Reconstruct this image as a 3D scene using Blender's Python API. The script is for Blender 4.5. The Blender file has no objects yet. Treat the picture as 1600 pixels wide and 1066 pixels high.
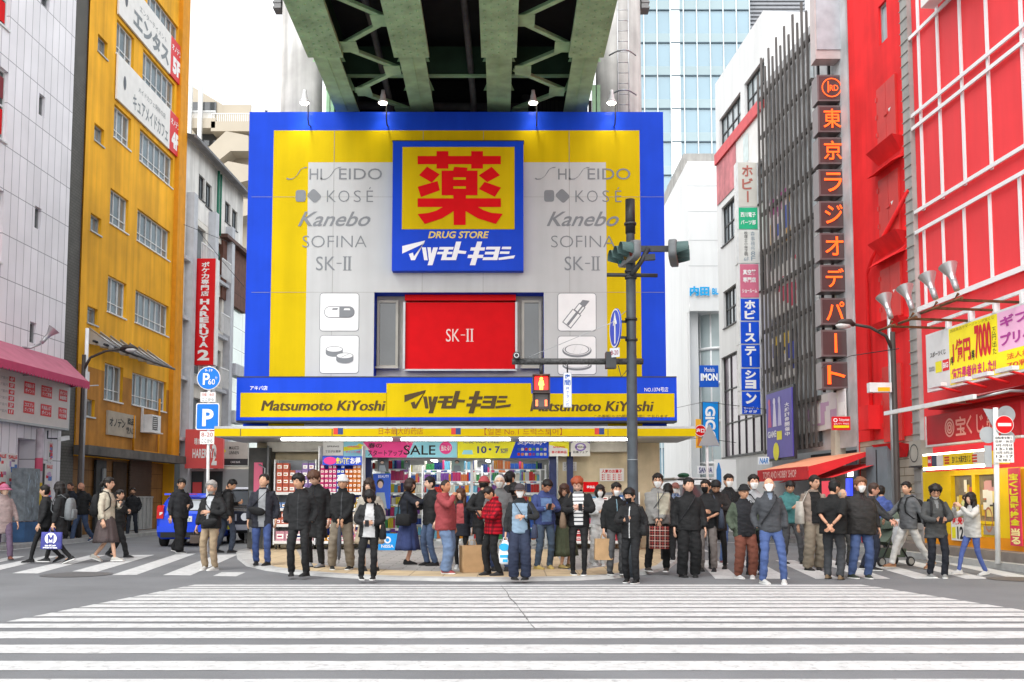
import bpy, bmesh, math, random
import numpy as np
from mathutils import Vector, Matrix, noise
R = math.radians
rnd = random.Random(7)
C = bpy.context.scene.collection
scn = bpy.context.scene
# ---------------------------------------------------------------- camera
FPX, CYP, CH = 1556.0, 657.0, 1.40          # focal length and principal row (in pixels of the 1600 px photo), eye height
TH = math.atan(121.4 / FPX)
cd = bpy.data.cameras.new('camera'); cam = bpy.data.objects.new('camera', cd); C.objects.link(cam)
cam.location = (0, 0, CH); cam.rotation_euler = (math.pi / 2 + TH, 0, 0)
cd.sensor_width = 36; cd.lens = 36 * FPX / 1600; cd.shift_y = (CYP - 533) / 1600
cd.clip_start = 0.1; cd.clip_end = 2000
scn.camera = cam
# ---------------------------------------------------------------- world, sun, exposure
SUN_EL, SUN_AZ = 58, 205                     # overcast spring noon, the sun high behind the camera
w = bpy.data.worlds.new('World'); scn.world = w; w.use_nodes = True
nt = w.node_tree
sky = nt.nodes.new('ShaderNodeTexSky'); sky.sky_type = 'NISHITA'; sky.sun_disc = False
sky.sun_elevation = R(SUN_EL); sky.sun_rotation = R(SUN_AZ); sky.air_density = 1.6; sky.dust_density = 1.5; sky.ozone_density = 1.0
hs = nt.nodes.new('ShaderNodeHueSaturation'); hs.inputs['Saturation'].default_value = 0.10
nt.links.new(sky.outputs[0], hs.inputs['Color']); bgn = nt.nodes['Background']
nt.links.new(hs.outputs[0], bgn.inputs['Color']); bgn.inputs['Strength'].default_value = 0.15
sl = bpy.data.lights.new('sun', 'SUN'); so = bpy.data.objects.new('sun', sl); C.objects.link(so)
sl.energy = 0.6; sl.angle = R(40); sl.color = (1.0, 0.985, 0.955)
so.rotation_euler = (R(90 - SUN_EL), 0, R(180 - SUN_AZ)); so.location = (0, -20, 60)
scn.view_settings.view_transform = 'Standard'; scn.view_settings.look = 'None'
scn.view_settings.exposure = 1.46; scn.view_settings.gamma = 1.0
scn.cycles.max_bounces = 6; scn.cycles.diffuse_bounces = 4; scn.cycles.use_denoising = True
# ---------------------------------------------------------------- projection helpers: where a point of the photo stands in the place
def ray(px, py):
 u, v = (px - 800) / FPX, (CYP - py) / FPX
 return Vector((u, math.cos(TH) - v * math.sin(TH), math.sin(TH) + v * math.cos(TH)))
def atY(px, py, Y):
 r = ray(px, py); t = Y / r.y
 return Vector((r.x * t, Y, CH + r.z * t))
def ground(px, py, z=0.0):
 r = ray(px, py); t = (z - CH) / r.z
 return Vector((r.x * t, r.y * t, z))
class Fr:
 """a wall line from A (its left end as one faces it) to B; local x runs along it, local y into the building"""
 def __init__(s, A, B):
  s.o = Vector((A[0], A[1])); d = Vector((B[0] - A[0], B[1] - A[1])); s.L = d.length; s.d = d.normalized()
  s.n = Vector((-s.d.y, s.d.x)); s.rz = math.atan2(s.d.y, s.d.x)
 def uv(s, px, py, off=0.0):
  r = ray(px, py); r2 = Vector((r.x, r.y))
  t = (s.o.dot(s.n) + off) / r2.dot(s.n)
  p = r2 * t
  return (p - s.o).dot(s.d), CH + r.z * t
 def rect(s, x0, x1, yt, yb, off=0.0):
  u0, z1 = s.uv(x0, yt, off); _, z0 = s.uv(x0, yb, off); u1, _ = s.uv(x1, (yt + yb) / 2, off)
  return u0, u1, z0, z1
 def w(s, u, off=0, z=0):
  p = s.o + s.d * u + s.n * off
  return Vector((p.x, p.y, z))
# ---------------------------------------------------------------- materials
def lin(h):
 h = h.lstrip('#'); c = [int(h[i:i + 2], 16) / 255 for i in (0, 2, 4)]
 return tuple(x / 12.92 if x <= 0.04045 else ((x + 0.055) / 1.055) ** 2.4 for x in c)
MATS = {}
def mat(name, col, rough=0.6, metal=0.0, var=0.12, vs=3.0, streak=0.0, bump=0.0, bs=40.0, spec=0.25, tile=None, fold=None, alpha=None, trans=0.0):
 """a procedural painted / woven / mineral surface: colour mottled by noise, optional rain streaks, tiles and bump"""
 if name in MATS: return MATS[name]
 m = bpy.data.materials.new(name); m.use_nodes = True; MATS[name] = m
 n, L = m.node_tree.nodes, m.node_tree.links; b = n['Principled BSDF']
 c = lin(col) if isinstance(col, str) else col
 tc = n.new('ShaderNodeTexCoord'); geo = n.new('ShaderNodeNewGeometry')
 src = None
 def mult(a, fac_socket, lo, hi):
  mr = n.new('ShaderNodeMapRange'); L.new(fac_socket, mr.inputs[0]); mr.inputs[1].default_value = 0.3; mr.inputs[2].default_value = 0.7
  mr.inputs[3].default_value = lo; mr.inputs[4].default_value = hi
  mx = n.new('ShaderNodeMix'); mx.data_type = 'RGBA'; mx.blend_type = 'MULTIPLY'; mx.inputs[0].default_value = 1
  if a is None: mx.inputs[6].default_value = (*c, 1)
  else: L.new(a, mx.inputs[6])
  cb = n.new('ShaderNodeCombineColor')
  for i in range(3): L.new(mr.outputs[0], cb.inputs[i])
  L.new(cb.outputs[0], mx.inputs[7]); return mx.outputs[2]
 if tile:
  tw, th, mort, mcol, off = tile
  sp = n.new('ShaderNodeSeparateXYZ'); L.new(tc.outputs['Object'], sp.inputs[0])
  cb = n.new('ShaderNodeCombineXYZ'); L.new(sp.outputs[0], cb.inputs[0]); L.new(sp.outputs[1 if len(mcol) > 7 else 2], cb.inputs[1])
  br = n.new('ShaderNodeTexBrick'); L.new(cb.outputs[0], br.inputs['Vector'])
  br.inputs['Color1'].default_value = (*c, 1); br.inputs['Color2'].default_value = (*[x * 0.9 for x in c], 1)
  br.inputs['Mortar'].default_value = (*lin(mcol[:7]), 1); br.inputs['Scale'].default_value = 1
  br.inputs['Mortar Size'].default_value = mort; br.inputs['Brick Width'].default_value = tw; br.inputs['Row Height'].default_value = th
  br.offset = off; br.inputs['Mortar Smooth'].default_value = 0.1; src = br.outputs[0]
 if var:
  nz = n.new('ShaderNodeTexNoise'); nz.inputs['Scale'].default_value = vs; nz.inputs['Detail'].default_value = 5
  L.new(geo.outputs['Position'], nz.inputs['Vector']); src = mult(src, nz.outputs[0], 1 - var, 1 + var * 0.6)
 if streak:
  mp = n.new('ShaderNodeMapping'); mp.inputs['Scale'].default_value = (2.6, 2.6, 0.16); L.new(geo.outputs['Position'], mp.inputs[0])
  nz = n.new('ShaderNodeTexNoise'); nz.inputs['Scale'].default_value = 1.2; nz.inputs['Detail'].default_value = 6
  L.new(mp.outputs[0], nz.inputs['Vector']); src = mult(src, nz.outputs[0], 1 - streak, 1.03)
 if src is None: b.inputs['Base Color'].default_value = (*c, 1)
 else: L.new(src, b.inputs['Base Color'])
 b.inputs['Roughness'].default_value = rough; b.inputs['Metallic'].default_value = metal; b.inputs['Specular IOR Level'].default_value = spec
 if bump or fold:
  bp = n.new('ShaderNodeBump'); nz = n.new('ShaderNodeTexNoise'); nz.inputs['Detail'].default_value = 4
  if fold:
   mp = n.new('ShaderNodeMapping'); mp.inputs['Scale'].default_value = (9, 9, 16); L.new(tc.outputs['Object'], mp.inputs[0])
   L.new(mp.outputs[0], nz.inputs['Vector']); nz.inputs['Scale'].default_value = 1.0; bp.inputs['Strength'].default_value = fold; bp.inputs['Distance'].default_value = 0.03
  else:
   L.new(geo.outputs['Position'], nz.inputs['Vector']); nz.inputs['Scale'].default_value = bs; bp.inputs['Strength'].default_value = bump; bp.inputs['Distance'].default_value = 0.01
  L.new(nz.outputs[0], bp.inputs['Height']); L.new(bp.outputs[0], b.inputs['Normal'])
 if trans: b.inputs['Transmission Weight'].default_value = trans
 if alpha is not None: b.inputs['Alpha'].default_value = alpha
 return m
def emit(name, col, strength):
 if name in MATS: return MATS[name]
 m = bpy.data.materials.new(name); m.use_nodes = True; MATS[name] = m
 b = m.node_tree.nodes['Principled BSDF']; b.inputs['Base Color'].default_value = (*lin(col), 1)
 b.inputs['Emission Color'].default_value = (*lin(col), 1); b.inputs['Emission Strength'].default_value = strength
 return m
def K(h, k): return tuple(min(0.92, x * k) for x in lin(h))
def paint(h, rough=0.45, var=0.06, k=1.0, **a): return mat('paint_%s_%d_%d_%d' % (h, rough * 100, k * 100, a.get('streak', 0) * 100), K(h, k), rough, var=var, **a)
def worn(m, under, th):
 n, L = m.node_tree.nodes, m.node_tree.links; b = n['Principled BSDF']; src = b.inputs['Base Color'].links[0].from_socket; geo = n.new('ShaderNodeNewGeometry'); fac = None
 for sc, t in ((11, th), (2.3, th + .03)) if th != .575 else ((70, th), (120, th)):
  nz = n.new('ShaderNodeTexNoise'); nz.inputs['Scale'].default_value = sc; nz.inputs['Detail'].default_value = 9; nz.inputs['Roughness'].default_value = .72; L.new(geo.outputs['Position'], nz.inputs['Vector'])
  mr = n.new('ShaderNodeMapRange'); L.new(nz.outputs[0], mr.inputs[0]); mr.inputs[1].default_value = t; mr.inputs[2].default_value = t + .07
  if fac is None: fac = mr.outputs[0]
  else: a = n.new('ShaderNodeMath'); a.operation = 'MAXIMUM'; L.new(fac, a.inputs[0]); L.new(mr.outputs[0], a.inputs[1]); fac = a.outputs[0]
 k = n.new('ShaderNodeMath'); k.operation = 'MULTIPLY'; k.inputs[1].default_value = .6; L.new(fac, k.inputs[0])
 mx = n.new('ShaderNodeMix'); mx.data_type = 'RGBA'; L.new(k.outputs[0], mx.inputs[0]); L.new(src, mx.inputs[6]); mx.inputs[7].default_value = (*under, 1); L.new(mx.outputs[2], b.inputs['Base Color'])
asphalt = mat('asphalt', (0.142, 0.147, 0.153), 0.9, var=0.16, vs=0.7, bump=0.5, bs=90)
white_mark = mat('road_paint', (0.46, 0.465, 0.46), 0.8, var=0.16, vs=6, bump=0.4, bs=80); worn(white_mark, (.2, .2, .2), .555); worn(asphalt, (.10, .104, .11), .60); worn(asphalt, (.26, .265, .27), .575)
concrete = mat('concrete', (0.40, 0.39, 0.37), 0.85, var=0.2, vs=1.5, streak=0.25, bump=0.3)
kerb_m = mat('kerb_stone', (0.36, 0.36, 0.35), 0.85, var=0.2, vs=4, bump=0.3)
dark_metal = mat('dark_metal', (0.05, 0.052, 0.055), 0.45, 0.4, var=0.2)
pole_m = mat('pole_paint', (0.055, 0.065, 0.075), 0.5, 0.1, var=0.25, vs=6)
grey_metal = mat('grey_metal', (0.42, 0.43, 0.44), 0.42, 0.6, var=0.15)
white_metal = mat('white_metal', (0.72, 0.73, 0.73), 0.45, 0.0, var=0.12, vs=4)
glass = mat('window_glass', (0.16, 0.19, 0.21), 0.08, 0.0, var=0.35, vs=0.9, spec=0.9)
dark_glass = mat('dark_glass', (0.045, 0.05, 0.055), 0.08, 0.0, var=0.4, vs=1.0, spec=0.9)
pale_glass = mat('pale_glass', (0.36, 0.42, 0.44), 0.12, 0.0, var=0.3, vs=0.8, spec=0.9)
black = mat('black_plastic', (0.02, 0.02, 0.022), 0.4, var=0.2)
rubber = mat('rubber', (0.025, 0.025, 0.026), 0.8, var=0.2)
# ---------------------------------------------------------------- mesh builder
TXT = {}
def text_data(s, off=0.0):
 k = (s, off)
 if k not in TXT:
  c = bpy.data.curves.new('lettering', 'FONT'); c.body = s; c.resolution_u = 3; c.offset = off; c.align_x = 'LEFT'
  o = bpy.data.objects.new('lettering', c); me = bpy.data.meshes.new_from_object(o)
  v = [(p.co.x, p.co.y) for p in me.vertices]; f = [tuple(p.vertices) for p in me.polygons]
  bpy.data.objects.remove(o); bpy.data.curves.remove(c); bpy.data.meshes.remove(me)
  TXT[k] = (v, f)
 return TXT[k]
class MB:
 def __init__(s, m=None): s.v, s.f, s.mi, s.sm, s.ms = [], [], [], [], []; s.c = 0; s.use(m or grey_metal)
 def use(s, m):
  if m not in s.ms: s.ms.append(m)
  s.c = s.ms.index(m); return s
 def add(s, vs, fs, smooth=False):
  b = len(s.v); s.v += [tuple(v) for v in vs]
  for f in fs: s.f.append(tuple(b + i for i in f)); s.mi.append(s.c); s.sm.append(smooth)
  return s
 def box(s, x0, x1, y0, y1, z0, z1):
  v = [(x, y, z) for z in (z0, z1) for y in (y0, y1) for x in (x0, x1)]
  return s.add(v, [(0, 2, 3, 1), (4, 5, 7, 6), (0, 1, 5, 4), (2, 6, 7, 3), (0, 4, 6, 2), (1, 3, 7, 5)])
 def obox(s, c, ax, ay, az):
  """box from centre and three half-extent vectors"""
  c, ax, ay, az = map(Vector, (c, ax, ay, az))
  v = [c + ax * i + ay * j + az * k for k in (-1, 1) for j in (-1, 1) for i in (-1, 1)]
  return s.add(v, [(0, 2, 3, 1), (4, 5, 7, 6), (0, 1, 5, 4), (2, 6, 7, 3), (0, 4, 6, 2), (1, 3, 7, 5)])
 def bar(s, p, q, wd, hg, up=(0, 0, 1)):
  p, q = Vector(p), Vector(q); d = (q - p); u = Vector(up); a = d.cross(u)
  if a.length < 1e-6: a = d.cross(Vector((0, 1, 0)))
  a.normalize(); u = a.cross(d).normalized()
  return s.obox((p + q) / 2, d / 2, a * wd / 2, u * hg / 2)
 def quad(s, *p): return s.add(p, [tuple(range(len(p)))])
 def sheet(s, x0, x1, z0, z1, y): return s.quad((x0, y, z0), (x1, y, z0), (x1, y, z1), (x0, y, z1))
 def plate(s, x0, x1, z0, z1, y, t=0.02): return s.box(x0, x1, y, y + t, z0, z1)
 def prism(s, pts, y0, y1):
  """polygon in x-z extruded along y"""
  n = len(pts)
  v = [(x, y0, z) for x, z in pts] + [(x, y1, z) for x, z in pts]
  return s.add(v, [tuple(range(n)), tuple(range(2 * n - 1, n - 1, -1))] + [(i, i + n, (i + 1) % n + n, (i + 1) % n) for i in range(n)])
 def loft(s, rings, caps=True, smooth=True):
  n = len(rings[0]); v = [p for r in rings for p in r]; f = []
  for i in range(len(rings) - 1):
   for j in range(n): f.append((i * n + j, i * n + (j + 1) % n, (i + 1) * n + (j + 1) % n, (i + 1) * n + j))
  s.add(v, f, smooth)
  if caps:
   b = len(s.v) - len(v)
   s.f += [tuple(b + n - 1 - i for i in range(n)), tuple(b + len(v) - n + i for i in range(n))]
   s.mi += [s.c, s.c]; s.sm += [False, False]
  return s
 def tube(s, pts, r, n=8, caps=True, smooth=True):
  pts = [Vector(p) for p in pts]; m = len(pts); rr = r if isinstance(r, (list, tuple)) else [r] * m; rings = []; prev = None
  for i, p in enumerate(pts):
   t = (pts[min(i + 1, m - 1)] - pts[max(i - 1, 0)])
   t = t.normalized() if t.length > 1e-9 else Vector((0, 0, 1))
   if prev is None:
    a = t.cross(Vector((0, 0, 1)));
    if a.length < 1e-3: a = t.cross(Vector((0, 1, 0)))
   else: a = prev - t * prev.dot(t)
   a.normalize(); prev = a; b = t.cross(a); q = rr[i]; ra, rb = q if isinstance(q, tuple) else (q, q)
   rings.append([p + a * (ra * math.cos(2 * math.pi * k / n)) + b * (rb * math.sin(2 * math.pi * k / n)) for k in range(n)])
  return s.loft(rings, caps, smooth)
 def disc(s, c, r, y, n=24, rz=None):
  return s.add([(c[0] + r * math.cos(2 * math.pi * k / n), y, c[1] + (rz or r) * math.sin(2 * math.pi * k / n)) for k in range(n)], [tuple(range(n))])
 def ring(s, c, r0, r1, y, n=28, rz=1.0):
  v = [(c[0] + r * math.cos(2 * math.pi * k / n), y, c[1] + r * rz * math.sin(2 * math.pi * k / n)) for r in (r0, r1) for k in range(n)]
  return s.add(v, [(k, (k + 1) % n, n + (k + 1) % n, n + k) for k in range(n)])
 def ball(s, c, rx, ry=None, rz=None, n=10, m=7):
  ry = ry or rx; rz = rz or rx; rings = []
  for i in range(m + 1):
   a = math.pi * (i / m - 0.5); a = max(-1.5, min(1.5, a)); q = math.cos(a)
   rings.append([(c[0] + rx * q * math.cos(2 * math.pi * k / n), c[1] + ry * q * math.sin(2 * math.pi * k / n), c[2] + rz * math.sin(a)) for k in range(n)])
  return s.loft(rings)
 def text(s, t, x0, x1, z0, z1, y, off=0.0, shear=0.0, keep=False):
  """lettering fitted to a rectangle in the x-z plane, facing -y"""
  v, f = text_data(t, off)
  if not v: return s
  vx = [a + shear * b for a, b in v]; mx, Mx = min(vx), max(vx); mz, Mz = min(b for a, b in v), max(b for a, b in v)
  kx = (x1 - x0) / max(Mx - mx, 1e-6); kz = (z1 - z0) / max(Mz - mz, 1e-6)
  if keep: kx = kz = min(abs(kx), kz)
  ox = x0 if not keep else (x0 + x1) / 2 - kx * (Mx - mx) / 2; oz = z0 if not keep else (z0 + z1) / 2 - kz * (Mz - mz) / 2
  return s.add([(ox + (a - mx) * kx, y, oz + (b[1] - mz) * kz) for a, b in zip(vx, v)], f)
 def btext(s, t, x0, x1, z0, z1, y, bold, **k):
  for i in range(3): s.text(t, x0 + bold * (i - 1), x1 + bold * (i - 1), z0, z1, y - i * .0006, **k)
  return s
 def vtext(s, t, x0, x1, z0, z1, y, off=0.0, gap=0.12, keep=False):
  n = len(t); h = (z1 - z0) / n
  for i, ch in enumerate(t):
   a, b = z1 - (i + 1) * h + h * gap / 2, z1 - i * h - h * gap / 2
   if ch == 'ー': s.box((x0 + x1) / 2 - (x1 - x0) * 0.08, (x0 + x1) / 2 + (x1 - x0) * 0.08, y, y + 0.002, a, b)
   elif ch in '・': s.text(ch, x0 + (x1 - x0) * .4, x0 + (x1 - x0) * .6, (a + b) / 2 - h * .1, (a + b) / 2 + h * .1, y, off)
   else: s.text(ch, x0, x1, a, b, y, off, keep=keep)
  return s
 def wall(s, u0, u1, z0, z1, holes=(), y=0.0):
  us = sorted({u0, u1, *[min(max(h[i], u0), u1) for h in holes for i in (0, 1)]}); zs = sorted({z0, z1, *[min(max(h[i], z0), z1) for h in holes for i in (2, 3)]})
  for i in range(len(us) - 1):
   for j in range(len(zs) - 1):
    a, b = (us[i] + us[i + 1]) / 2, (zs[j] + zs[j + 1]) / 2
    if us[i + 1] - us[i] < 1e-5 or zs[j + 1] - zs[j] < 1e-5 or any(h[0] < a < h[1] and h[2] < b < h[3] for h in holes): continue
    s.sheet(us[i], us[i + 1], zs[j], zs[j + 1], y)
  return s
 def reveal(s, h, y, dep):
  x0, x1, z0, z1 = h; d = y + dep
  s.quad((x0, y, z0), (x0, y, z1), (x0, d, z1), (x0, d, z0)); s.quad((x1, y, z1), (x1, y, z0), (x1, d, z0), (x1, d, z1))
  s.quad((x0, y, z1), (x1, y, z1), (x1, d, z1), (x0, d, z1)); s.quad((x1, y, z0), (x0, y, z0), (x0, d, z0), (x1, d, z0)); return s
 def mesh(s, name):
  me = bpy.data.meshes.new(name); me.from_pydata(s.v, [], s.f)
  for m in s.ms: me.materials.append(m)
  me.polygons.foreach_set('material_index', s.mi); me.polygons.foreach_set('use_smooth', s.sm); me.update(); return me
 def build(s, name, parent=None, loc=None, rz=0.0):
  o = bpy.data.objects.new(name, s.mesh(name)); C.objects.link(o)
  if parent is not None: o.parent = parent
  if loc is not None: o.location = loc
  o.rotation_euler.z = rz; return o
def tag(o, label, cat=None, group=None, kind=None):
 if label: o['label'] = label
 if cat: o['category'] = cat
 if group: o['group'] = group
 if kind: o['kind'] = kind
 return o
def thing(name, label, cat, loc=(0, 0, 0), rz=0.0, group=None):
 o = bpy.data.objects.new(name, None); C.objects.link(o); o.location = loc; o.rotation_euler.z = rz; o.empty_display_size = 0.2
 return tag(o, label, cat, group)
def struct(name, mb, loc=None):
 o = mb.build(name, None, loc); o['kind'] = 'structure'; return o
def copy_tree(o, parent=None):
 c = o.copy(); C.objects.link(c); c.parent = parent
 for ch in list(o.children): copy_tree(ch, c)
 return c
def window(parent, r, y=0.0, dep=0.14, frame=white_metal, g=None, cols=2, rows=1, fw=0.05, mid=None, sill=True):
 """a window part: frame with glazing bars and sill, its pane a sub-part"""
 x0, x1, z0, z1 = r; d = y + dep; f = MB(frame)
 f.box(x0, x0 + fw, d - .05, d, z0, z1); f.box(x1 - fw, x1, d - .05, d, z0, z1); f.box(x0 + fw, x1 - fw, d - .05, d, z0, z0 + fw); f.box(x0 + fw, x1 - fw, d - .05, d, z1 - fw, z1)
 for i in range(1, cols): a = x0 + (x1 - x0) * i / cols; f.box(a - fw * .4, a + fw * .4, d - .045, d - .005, z0 + fw, z1 - fw)
 for zf in (mid if mid else [j / rows for j in range(1, rows)]): a = z0 + (z1 - z0) * zf; f.box(x0 + fw, x1 - fw, d - .04, d - .004, a - fw * .4, a + fw * .4)
 if sill: f.box(x0 - .03, x1 + .03, y - .05, d - .051, z0 - .04, z0 + .01)
 o = f.build('window', parent); MB(g or glass).sheet(x0, x1, z0, z1, d - .002).build('pane', o); return o
# ================================================================ GROUND
a = MB(asphalt); a.quad((-400, -60, 0), (400, -60, 0), (400, 600, 0), (-400, 600, 0)); struct('road', a)
z0 = 0.004
zm = MB(white_mark)
zpx = [(1040, 1092), (870, 958), (715, 797), (588, 655), (515, 555), (461, 495), (411, 446), (370, 401), (333, 361), (300, 325), (268, 294), (239, 260), (209, 233), (186, 203), (166, 180), (145, 160)]
bands = [(ground(800, 890 + t / 6.055).y, ground(800, 890 + b / 6.055).y) for t, b in zpx]
yy = bands[0][0] - 0.93
while yy > 1.0: bands.append((yy, yy - 0.5)); yy -= 0.93
def xl(y): return -5.13 - (16.3 - y) * 0.125
def xr(y): return 5.75 + (15.8 - y) * 0.2
for far, near in bands:
 n = 40; pts = []
 f = [Vector((xl(far) + (xr(far) - xl(far)) * i / n, far + rnd.gauss(0, .006), z0)) for i in range(n + 1)]
 q = [Vector((xl(near) + (xr(near) - xl(near)) * i / n, near + rnd.gauss(0, .006), z0)) for i in range(n + 1)]
 for i in range(n): zm.quad(q[i], q[i + 1], f[i + 1], f[i])
struct('zebra_crossing', zm)
def pxq(mb, ox, oy, sc, *pts):
 q = [ground(ox + x / sc, oy + y / sc, z0) for x, y in pts]; mb.add(q, [(0, 1, 2, 3)])
zl = MB(white_mark)
for q in ([(1330, 320), (1475, 323), (1535, 297), (1385, 297)], [(1018, 315), (1190, 317), (1490, 185), (1350, 188)], [(695, 315), (855, 313), (1225, 180), (1095, 186)],
          [(450, 292), (605, 295), (965, 188), (830, 190)], [(75, 303), (235, 305), (660, 190), (555, 192)], [(-260, 305), (-110, 308), (375, 195), (280, 196)], [(-420, 300), (-290, 300), (160, 197), (70, 199)]):
 pxq(zl, 0, 820, 4, *q)
struct('zebra_crossing', zl)
zr = MB(white_mark)
for k in range(-4, 6):
 x = 7.44 + 0.87 * k; zr.quad((x - .43, 17.45, z0), (x, 17.45, z0), (x + .66, 22.6, z0), (x + .23, 22.6, z0))
struct('zebra_crossing', zr)
ln = MB(white_mark)
for p, q in (((1060, 846), (1600, 858)), ((1010, 822), (1105, 862)), ((0, 861), (330, 826)), ((700 / 4 + 0, 843), (238, 836))):
 P, Q = ground(*p, z0), ground(*q, z0); ln.bar(P, Q, 0.12, 0.004)
struct('road_line', ln)
mh = MB(mat('cast_iron', (0.13, 0.13, 0.13), .6, .5, var=.25, vs=30, bump=.6, bs=60))
p = ground(120, 898, z0); mh.add([(p.x + .62 * math.cos(a * math.pi / 16), p.y + .62 * math.sin(a * math.pi / 16), z0 + .004) for a in range(32)], [tuple(range(32))])
struct('manhole_cover', mh)
cr = MB(mat('crack', (.14, .14, .14), .9)); q = [ground(*p, z0 + .003) for p in ((783, 915), (792, 925), (796, 934), (806, 943), (812, 952), (820, 962), (824, 968), (830, 976), (838, 984))]
for i in range(8): a = .004 + .003 * (i % 3); cr.quad(q[i] - Vector((a, 0, 0)), q[i] + Vector((a, 0, 0)), q[i + 1] + Vector((a, 0, 0)), q[i + 1] - Vector((a, 0, 0)))
struct('road_crack', cr)
mh2 = MB(MATS['cast_iron']); p = ground(1590, 905, z0); mh2.add([(p.x + .5 * math.cos(a * math.pi / 16), p.y + .5 * math.sin(a * math.pi / 16), z0 + .004) for a in range(32)], [tuple(range(32))]); struct('manhole_cover', mh2)
# pavement in front of the shop: kerb, tan band, grey setts
outer = [ground(x, y) for x, y in ((368, 862), (371, 874), (385, 885), (415, 892), (460, 898), (530, 903), (600, 906.5), (700, 908.5), (800, 909), (900, 907.5), (960, 904.5), (1010, 898), (1045, 889), (1060, 878), (1064, 862))]
outer = [Vector((-7.0, 60, 0)), Vector((-7.0, 30, 0))] + outer + [Vector((4.55, 30, 0)), Vector((4.55, 60, 0))]
ctr = Vector((-1.4, 27, 0))
def inset(p, d):
 if p.y >= 30: return Vector((p.x + (d if p.x < 0 else -d), p.y, 0))
 return p + (ctr - p).normalized() * d * 1.25
def loop(d, z): return [Vector((*inset(p, d).xy, z)) for p in outer]
sett = mat('pavement_setts', (0.30, 0.29, 0.275), 0.85, var=0.15, vs=2.5, bump=0.3, tile=(0.6, 0.3, 0.012, '#6f6c68y', 0.5))
tan = mat('pavement_tan', (0.48, 0.375, 0.235), 0.85, var=0.15, vs=2.5, bump=0.3, tile=(0.6, 0.6, 0.012, '#8f8068y', 0.0))
k = MB(kerb_m); A, B, D = loop(0, 0), loop(0.04, 0.045), loop(0.30, 0.05)
for P, Q in ((A, B), (B, D)):
 for i in range(len(P) - 1): k.quad(P[i], P[i + 1], Q[i + 1], Q[i])
struct('kerb', k)
pv = MB(tan); E1, E2 = loop(0.30, 0.05), loop(1.25, 0.052)
for i in range(len(E1) - 1): pv.quad(E1[i], E1[i + 1], E2[i + 1], E2[i])
pv.use(sett); pv.add(E2, [tuple(range(len(E2)))])
pv.use(tan); pv.box(0.15, 1.05, 17.9, 26.5, 0.0525, 0.0535)
struct('pavement', pv)
# ================================================================ DRUGSTORE
YS = 27.0
def S(x0, x1, yt, yb, Y=YS):
 a, b = atY(x0, yt, Y), atY(x1, yb, Y); return a.x, b.x, b.z, a.z
blue = mat('sign_blue', (0.010, 0.062, 0.60), 0.5, spec=.06, var=0.08, vs=1.2, streak=0.10)
yellow = mat('sign_yellow', (0.63, 0.46, 0.003), 0.5, spec=.06, var=0.06, vs=1.2, streak=0.10)
bb_ = blue.node_tree.nodes['Principled BSDF']; bb_.inputs['Coat Weight'].default_value = .06; bb_.inputs['Coat Roughness'].default_value = .12
panel_white = mat('panel_white', (0.50, 0.515, 0.515), 0.4, var=0.05, vs=1.2, streak=0.07)
ink = mat('grey_lettering', (0.21, 0.225, 0.24), 0.5, var=0.05)
red = mat('sign_red', (0.66, 0.006, 0.010), 0.5, spec=.06, var=0.06)
store = thing('drugstore', 'drugstore with tall blue, yellow and white billboard front under the green railway bridge', 'shop building', (0, YS, 0))
def Sx(*a): return S(*a)
ox0, ox1, oz0, oz1 = S(390, 1041, 175, 590)
oz0 = 3.1
hole = S(585, 850, 457, 588)
w_ = MB(blue); w_.wall(ox0, ox1, oz0, oz1, [hole]); w_.reveal(hole, 0.0, 0.55)
w_.quad((ox0, 0, oz0), (ox0, 0, oz1), (ox0, .9, oz1), (ox0, .9, oz0)); w_.quad((ox1, 0, oz1), (ox1, 0, oz0), (ox1, .9, oz0), (ox1, .9, oz1))
w_.quad((ox0, 0, oz1), (ox1, 0, oz1), (ox1, .9, oz1), (ox0, .9, oz1)); w_.sheet(ox1, ox0, oz0, oz1, 0.9)
w_.use(yellow); a_ = S(428, 1003, 204, 590); w_.wall(a_[0], a_[1], oz0, a_[3], [hole], -0.005)
w_.use(panel_white); b_ = S(482, 949, 254, 590); w_.wall(b_[0], b_[1], oz0, b_[3], [hole], -0.010)
seam = mat('panel_seam', (0.30, 0.30, 0.29), .6, var=0)
w_.use(seam)
for py in (308, 457): c_ = S(393, 1038, py - .25, py + .25); w_.wall(c_[0], c_[1], c_[2], c_[3], [], -0.012)
for px in (520, 660, 755, 890): c_ = S(px, px, 205, 588); x_ = atY(px, 400, YS).x; w_.wall(x_ - .006, x_ + .006, c_[2], c_[3], [hole], -0.0125)
w_.build('billboard', store)
t = MB(ink); Yt = YS - .016
def T(mb, s, x0, x1, yt, yb, y=-.016, Y=YS, **k): r = S(x0, x1, yt, yb, Y); mb.text(s, *r, y, **k)
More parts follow.
